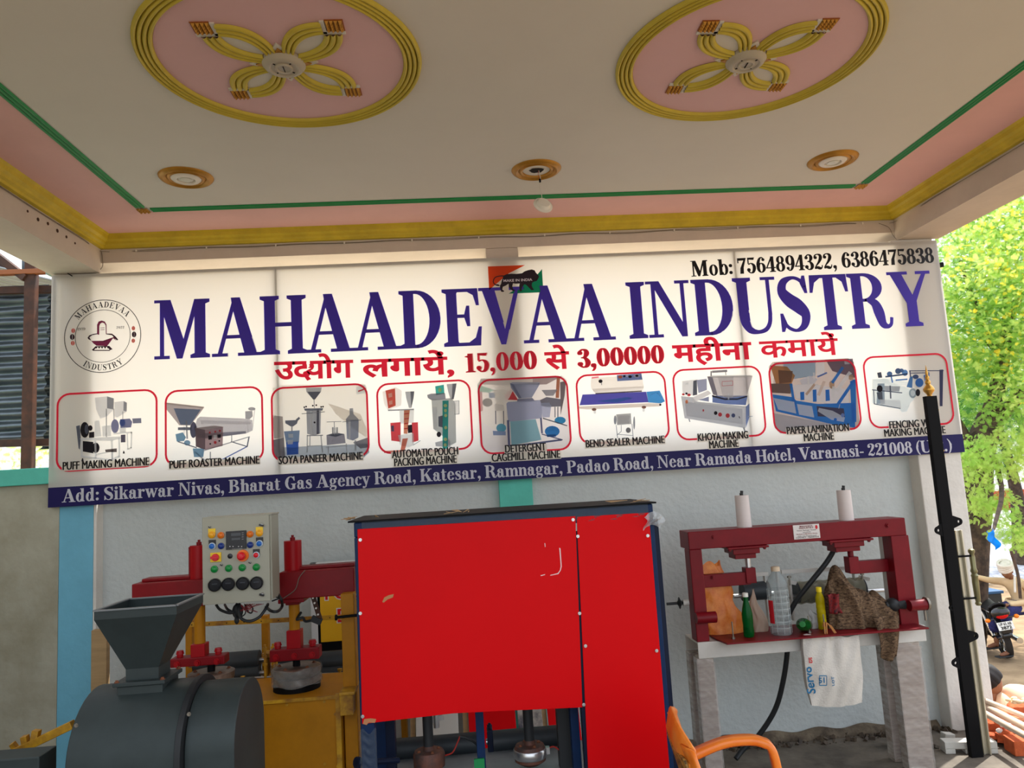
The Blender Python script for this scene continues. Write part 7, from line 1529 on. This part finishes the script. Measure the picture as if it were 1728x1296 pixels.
# ------------------------------------------------------------------ people
M_skin = mat('brown_skin', (134,88,62), rough=.55); M_skin2 = mat('skin_dark', (118,76,54), rough=.6)
def skin_fig(name, verts, edges, radii, m, parent, M, sub=2, root=0):
    me = bpy.data.meshes.new(name); org = Vector(ORG[parent.name])
    me.from_pydata([tuple(M @ Vector(v)-org) for v in verts], edges, []); o = bpy.data.objects.new(name, me); COL.objects.link(o); o.parent = parent; ORG[o.name] = tuple(org)
    me.materials.append(m)
    sk_ = o.modifiers.new('skin', 'SKIN'); o.modifiers.new('sub', 'SUBSURF').levels = sub; o.modifiers['sub'].render_levels = sub; sk_.use_smooth_shade = True
    if not me.skin_vertices: 
        bpy.context.view_layer.objects.active = o
    sv = me.skin_vertices[0].data if me.skin_vertices else None
    for i, r in enumerate(radii):
        r = r if isinstance(r, tuple) else (r, r); sv[i].radius = r; sv[i].use_root = (i == root)
    dg = bpy.context.evaluated_depsgraph_get(); m2 = bpy.data.meshes.new_from_object(o.evaluated_get(dg)); o.modifiers.clear(); o.data = m2
    for p in m2.polygons: p.use_smooth = True
    m2.materials.clear(); m2.materials.append(m); return o
def chain(V, E, R, pts, rs, start=None):
    i0 = len(V); idx = []
    for p, r in zip(pts, rs): V.append(p); R.append(r); idx.append(len(V)-1)
    if start is not None: E.append((start, idx[0]))
    for a, b in zip(idx[:-1], idx[1:]): E.append((a, b))
    return idx
def hand(parent, M, wrist, dirv, palm_n, m, curl=.6):
    """five fingered hand on its own local frame"""
    w_ = Vector(wrist); d = Vector(dirv).normalized(); n = Vector(palm_n); n = (n-d*n.dot(d)).normalized(); s = d.cross(n)
    V, E, R = [], [], []
    idx = chain(V, E, R, [w_, w_+d*.045, w_+d*.075], [.023,.03,.028])
    for i, (o_, L_) in enumerate(((-.027,.065),(-.009,.075),(.009,.07),(.026,.055))):
        b = w_+d*.08+s*o_; c1 = b+(d*math.cos(curl*.5)+n*math.sin(curl*.5))*L_*.5; c2 = c1+(d*math.cos(curl*1.3)+n*math.sin(curl*1.3))*L_*.5
        chain(V, E, R, [b, c1, c2], [.009,.0085,.007], idx[2])
    b = w_+d*.03-s*.03; c1 = b+(d*.6-s*.8).normalized()*.035; chain(V, E, R, [b, c1, c1+(d*.8-s*.1+n*.4).normalized()*.03], [.011,.01,.008], idx[0])
    return skin_fig('hand', V, E, R, m, parent, M, 1)
def head(parent, M, c, r, m, tilt=None):
    """head mesh: skull, jaw, nose, eyes, mouth, ears; face looks along local -y"""
    k = MB(); H = M @ Matrix.Translation(c) @ (tilt or Matrix.Identity(4)); k.M = H
    def hf(u, v):
        a = 2*PI*u; th = PI*v; x = math.sin(th)*math.sin(a); y = -math.sin(th)*math.cos(a); z = math.cos(th)
        sx, sy, sz = .78, .95, 1.15
        if z < 0: sx *= 1+.28*z; sy *= 1+.12*z
        f = max(0, -y); nose = .22*math.exp(-((x/.13)**2+((z+.12)/.2)**2))*f
        brow = .05*math.exp(-((z-.16)/.08)**2)*f; sock = -.07*math.exp(-(((abs(x)-.33)/.16)**2+((z-.04)/.1)**2))*f; lip = .05*math.exp(-((x/.25)**2+((z+.46)/.06)**2))*f; chin = .07*math.exp(-((x/.3)**2+((z+.8)/.15)**2))*f
        return (x*sx*r, (y*sy-nose-brow-sock-lip-chin)*r, z*sz*r)
    k.grid(hf, 40, 32); k.make('head', m, parent, smooth=2)
    hd = None
    k = MB(); k.M = H
    for s in (-1, 1): k.sphere((s*.27*r,-.84*r,.04*r), .1*r, 10, 7, (1.2,.6,.7))
    k.make('eyes', mat('eye_dark', (40,28,24), rough=.2), parent, smooth=2)
    for s in (-1, 1): k = MB(); k.M = H; k.sphere((s*.8*r,.02*r,-.02*r), .2*r, 10, 8, (.4,.8,1.3)); k.make('ear', m, parent, smooth=2)
    return H
# rider sitting astride, left arm stretched to the side
sp0 = P(1712,1026,Y=MY+.28)
RM = Matrix.Translation((sp0.x+.12, MY+.28, GZ-.13)) @ Matrix.Rotation(math.radians(98), 4, 'Z')
ri = thing('person', tuple(RM @ Vector((0,0,0))), 'man in cream shirt, white head wrap and blue checked lungi sitting on the motorcycle', 'person')
M_shirt = mat('cream_shirt', (216,188,148), rough=.85, var=.12, vscale=6); M_lungi = mat('blue_checked_lungi', (44,46,104), rough=.85, rgb2=(28,28,70), vscale=26); M_turb = mat('white_head_wrap', (228,220,210), rough=.9, var=.15, vscale=12)
# sits sideways on the seat: +y is the way he faces (to the left of the photo), left side to the camera
V, E, R = [], [], []
t_i = chain(V, E, R, [(0,.0,.88),(.0,-.02,1.0),(-.0,.02,1.14),(0,.07,1.26),(0,.11,1.33)], [(.15,.13),(.145,.12),(.165,.12),(.12,.085),(.06,.06)])
chain(V, E, R, [(-.16,.06,1.27),(-.24,.0,1.13),(-.22,.06,1.0),(-.14,.24,.97),(-.1,.32,.96)], [.068,.058,.052,.044,.036], t_i[3])
chain(V, E, R, [(.16,.12,1.27),(.2,.28,1.29),(.2,.38,1.31),(.18,.54,1.36),(.17,.6,1.38)], [.068,.056,.05,.044,.034], t_i[3])
skin_fig('shirt', V, E, R, M_shirt, ri, RM, 2)
k = MB(); k.M = RM; k.grid(lambda u, v: ((.20+.02*v+.012*math.sin(u*40))*math.cos(2*PI*u), .03+(.15+.09*v+.012*math.sin(u*33))*math.sin(2*PI*u)+.05*v, 1.0-.15*v), 40, 8); k.make('shirt_tail', M_shirt, ri, smooth=2, solid=.006)
V, E, R = [], [], []
c_ = chain(V, E, R, [(0,.0,.9),(0,.05,.88)], [(.15,.14),(.15,.13)])
for s in (-1, 1): chain(V, E, R, [(s*.10,.2,.88),(s*.11,.40,.84),(s*.11,.45,.64),(s*.11,.44,.5)], [.1,.085,.09,.1], c_[1])
skin_fig('lungi', V, E, R, M_lungi, ri, RM, 2)
for s, dz in ((-1,.2),(1,.28)):
    V, E, R = [], [], []; chain(V, E, R, [(s*.11,.44,.46),(s*.11,.45,.3),(s*.11,.46,dz+.06),(s*.11,.54,dz+.04),(s*.11,.62,dz+.03)], [.045,.036,.036,.032,.022]); skin_fig('foot', V, E, R, M_skin2, ri, RM, 2)
    k = MB(); k.M = RM; k.box((s*.11-.05,.42,dz-.005),(s*.11+.05,.68,dz+.018)); k.make('sandal', M_rub, ri, bevel=.008)
V, E, R = [], [], []; chain(V, E, R, [(0,.10,1.31),(0,.13,1.37),(0,.16,1.41)], [.055,.05,.05]); skin_fig('neck', V, E, R, M_skin, ri, RM, 1)
Hd = head(ri, RM, (0,.19,1.45), .105, M_skin, Matrix.Rotation(math.radians(205), 4, 'Z') @ Matrix.Rotation(math.radians(22), 4, 'X'))
k = MB(); k.M = Hd
for i in range(6):
    a0 = i*.9; k.tube([(.092*math.cos(t)*(1.02), .02+.108*math.sin(t), .045+.018*i*.9+.02*math.sin(t+a0)) for t in [2*PI*j/24 for j in range(25)]], .024, 8)
k.sphere((0,.02,.09), .088, 16, 10, (1,1.15,.8)); k.make('head_wrap', M_turb, ri, smooth=2)
k = MB(); k.M = RM; k.grid(lambda u, v: (-.13+.05*u-.02*v, .16+.02*math.sin(u*6)+.05*v, 1.38-.24*v), 6, 8); k.make('wrap_tail', M_turb, ri, smooth=2, solid=.006)
hand(ri, RM, (-.1,.32,.96), (.3,1,-.1), (0,0,-1), M_skin, .7); hand(ri, RM, (.17,.6,1.38), (0,1,.2), (0,0,-1), M_skin, .9)
# bending worker in the foreground, back towards the camera
wc = P(1676,1178,Y=1.35)
WM = Matrix.Translation((wc.x, 1.35, GZ)) @ Matrix.Rotation(math.radians(0), 4, 'Z')
zt = wc.z-GZ
wk = thing('person', (wc.x+.1,1.35,GZ), 'dark-haired man in a cream shirt bending down behind the brick pile', 'person')
hc = P(1670,1148,Y=1.35)
hx, hz_ = hc.x-wc.x, hc.z-GZ
M_shirt2 = mat('peach_shirt', (224,188,158), rough=.85, var=.08, vscale=5); M_trou = mat('dark_trousers', (60,58,70), rough=.9)
zb_ = zt-.05
V, E, R = [], [], []
ti = chain(V, E, R, [(.46,.05,zb_-.17),(.34,.03,zb_-.07),(.2,.0,zb_),(.1,-.02,zb_-.02),(.02,.0,zb_-.05),(-.02,.02,zb_-.02)], [(.13,.15),(.135,.155),(.13,.17),(.12,.17),(.085,.11),(.055,.055)])
chain(V, E, R, [(.04,-.14,zb_-.1),(.0,-.16,zb_-.24),(-.06,-.14,zb_-.36)], [.07,.058,.05], ti[4])
chain(V, E, R, [(.02,.16,zb_-.04),(.12,.28,zb_-.02),(.24,.34,zb_-.12),(.2,.3,zb_-.3)], [.07,.058,.05,.042], ti[4])
skin_fig('shirt', V, E, R, M_shirt2, wk, WM, 2)
V, E, R = [], [], []
ti = chain(V, E, R, [(.44,.05,zb_-.16),(.5,.05,zb_-.24)], [(.14,.15),(.13,.14)])
for s in (-1, 1): chain(V, E, R, [(.5,.05+s*.1,zb_-.32),(.32,.05+s*.14,max(.42,zb_-.55)),(.45,.05+s*.14,.1)], [.1,.075,.05], ti[1])
skin_fig('trousers', V, E, R, M_trou, wk, WM, 2)
for s in (-1, 1):
    V, E, R = [], [], []; chain(V, E, R, [(.46,.05+s*.14,.12),(.44,.05+s*.14,.05),(.34,.05+s*.14,.035),(.27,.05+s*.14,.03)], [.04,.045,.035,.025]); skin_fig('foot', V, E, R, M_skin2, wk, WM, 1)
V, E, R = [], [], []; chain(V, E, R, [(-.08,-.14,zb_-.3),(-.1,-.12,zb_-.42),(-.12,-.1,zb_-.54)], [.042,.036,.028]); skin_fig('forearm', V, E, R, M_skin, wk, WM, 1)
V, E, R = [], [], []; chain(V, E, R, [(.2,.3,zb_-.28),(.1,.22,zb_-.42),(.02,.16,zb_-.52)], [.042,.036,.028]); skin_fig('forearm', V, E, R, M_skin, wk, WM, 1)
hand(wk, WM, (-.12,-.1,zb_-.54), (-.2,.2,-1), (-1,0,0), M_skin, .8); hand(wk, WM, (.02,.16,zb_-.52), (-.4,-.2,-1), (-1,0,0), M_skin, .8)
V, E, R = [], [], []; chain(V, E, R, [(.0,.01,zb_-.03),(-.03,.02,zb_-.01),(hx+.02,.02,hz_-.05)], [.06,.055,.05]); skin_fig('neck', V, E, R, M_skin, wk, WM, 1)
Hd = head(wk, WM, (hx,.02,hz_-.015), .1, M_skin, Matrix.Rotation(math.radians(-95), 4, 'Z') @ Matrix.Rotation(math.radians(40), 4, 'X'))
k = MB(); k.M = Hd; random.seed(3)
k.grid(lambda u, v: ((.09+.004*math.sin(u*60))*math.sin(PI*.60*v)*math.cos(2*PI*u), .018+(.104+.004*math.sin(u*50))*math.sin(PI*.60*v)*math.sin(2*PI*u), .018+(.115+.004*math.sin(v*30))*math.cos(PI*.60*v)), 40, 16); k.make('hair', mat('black_hair', (24,20,20), rough=.7), wk, smooth=2)
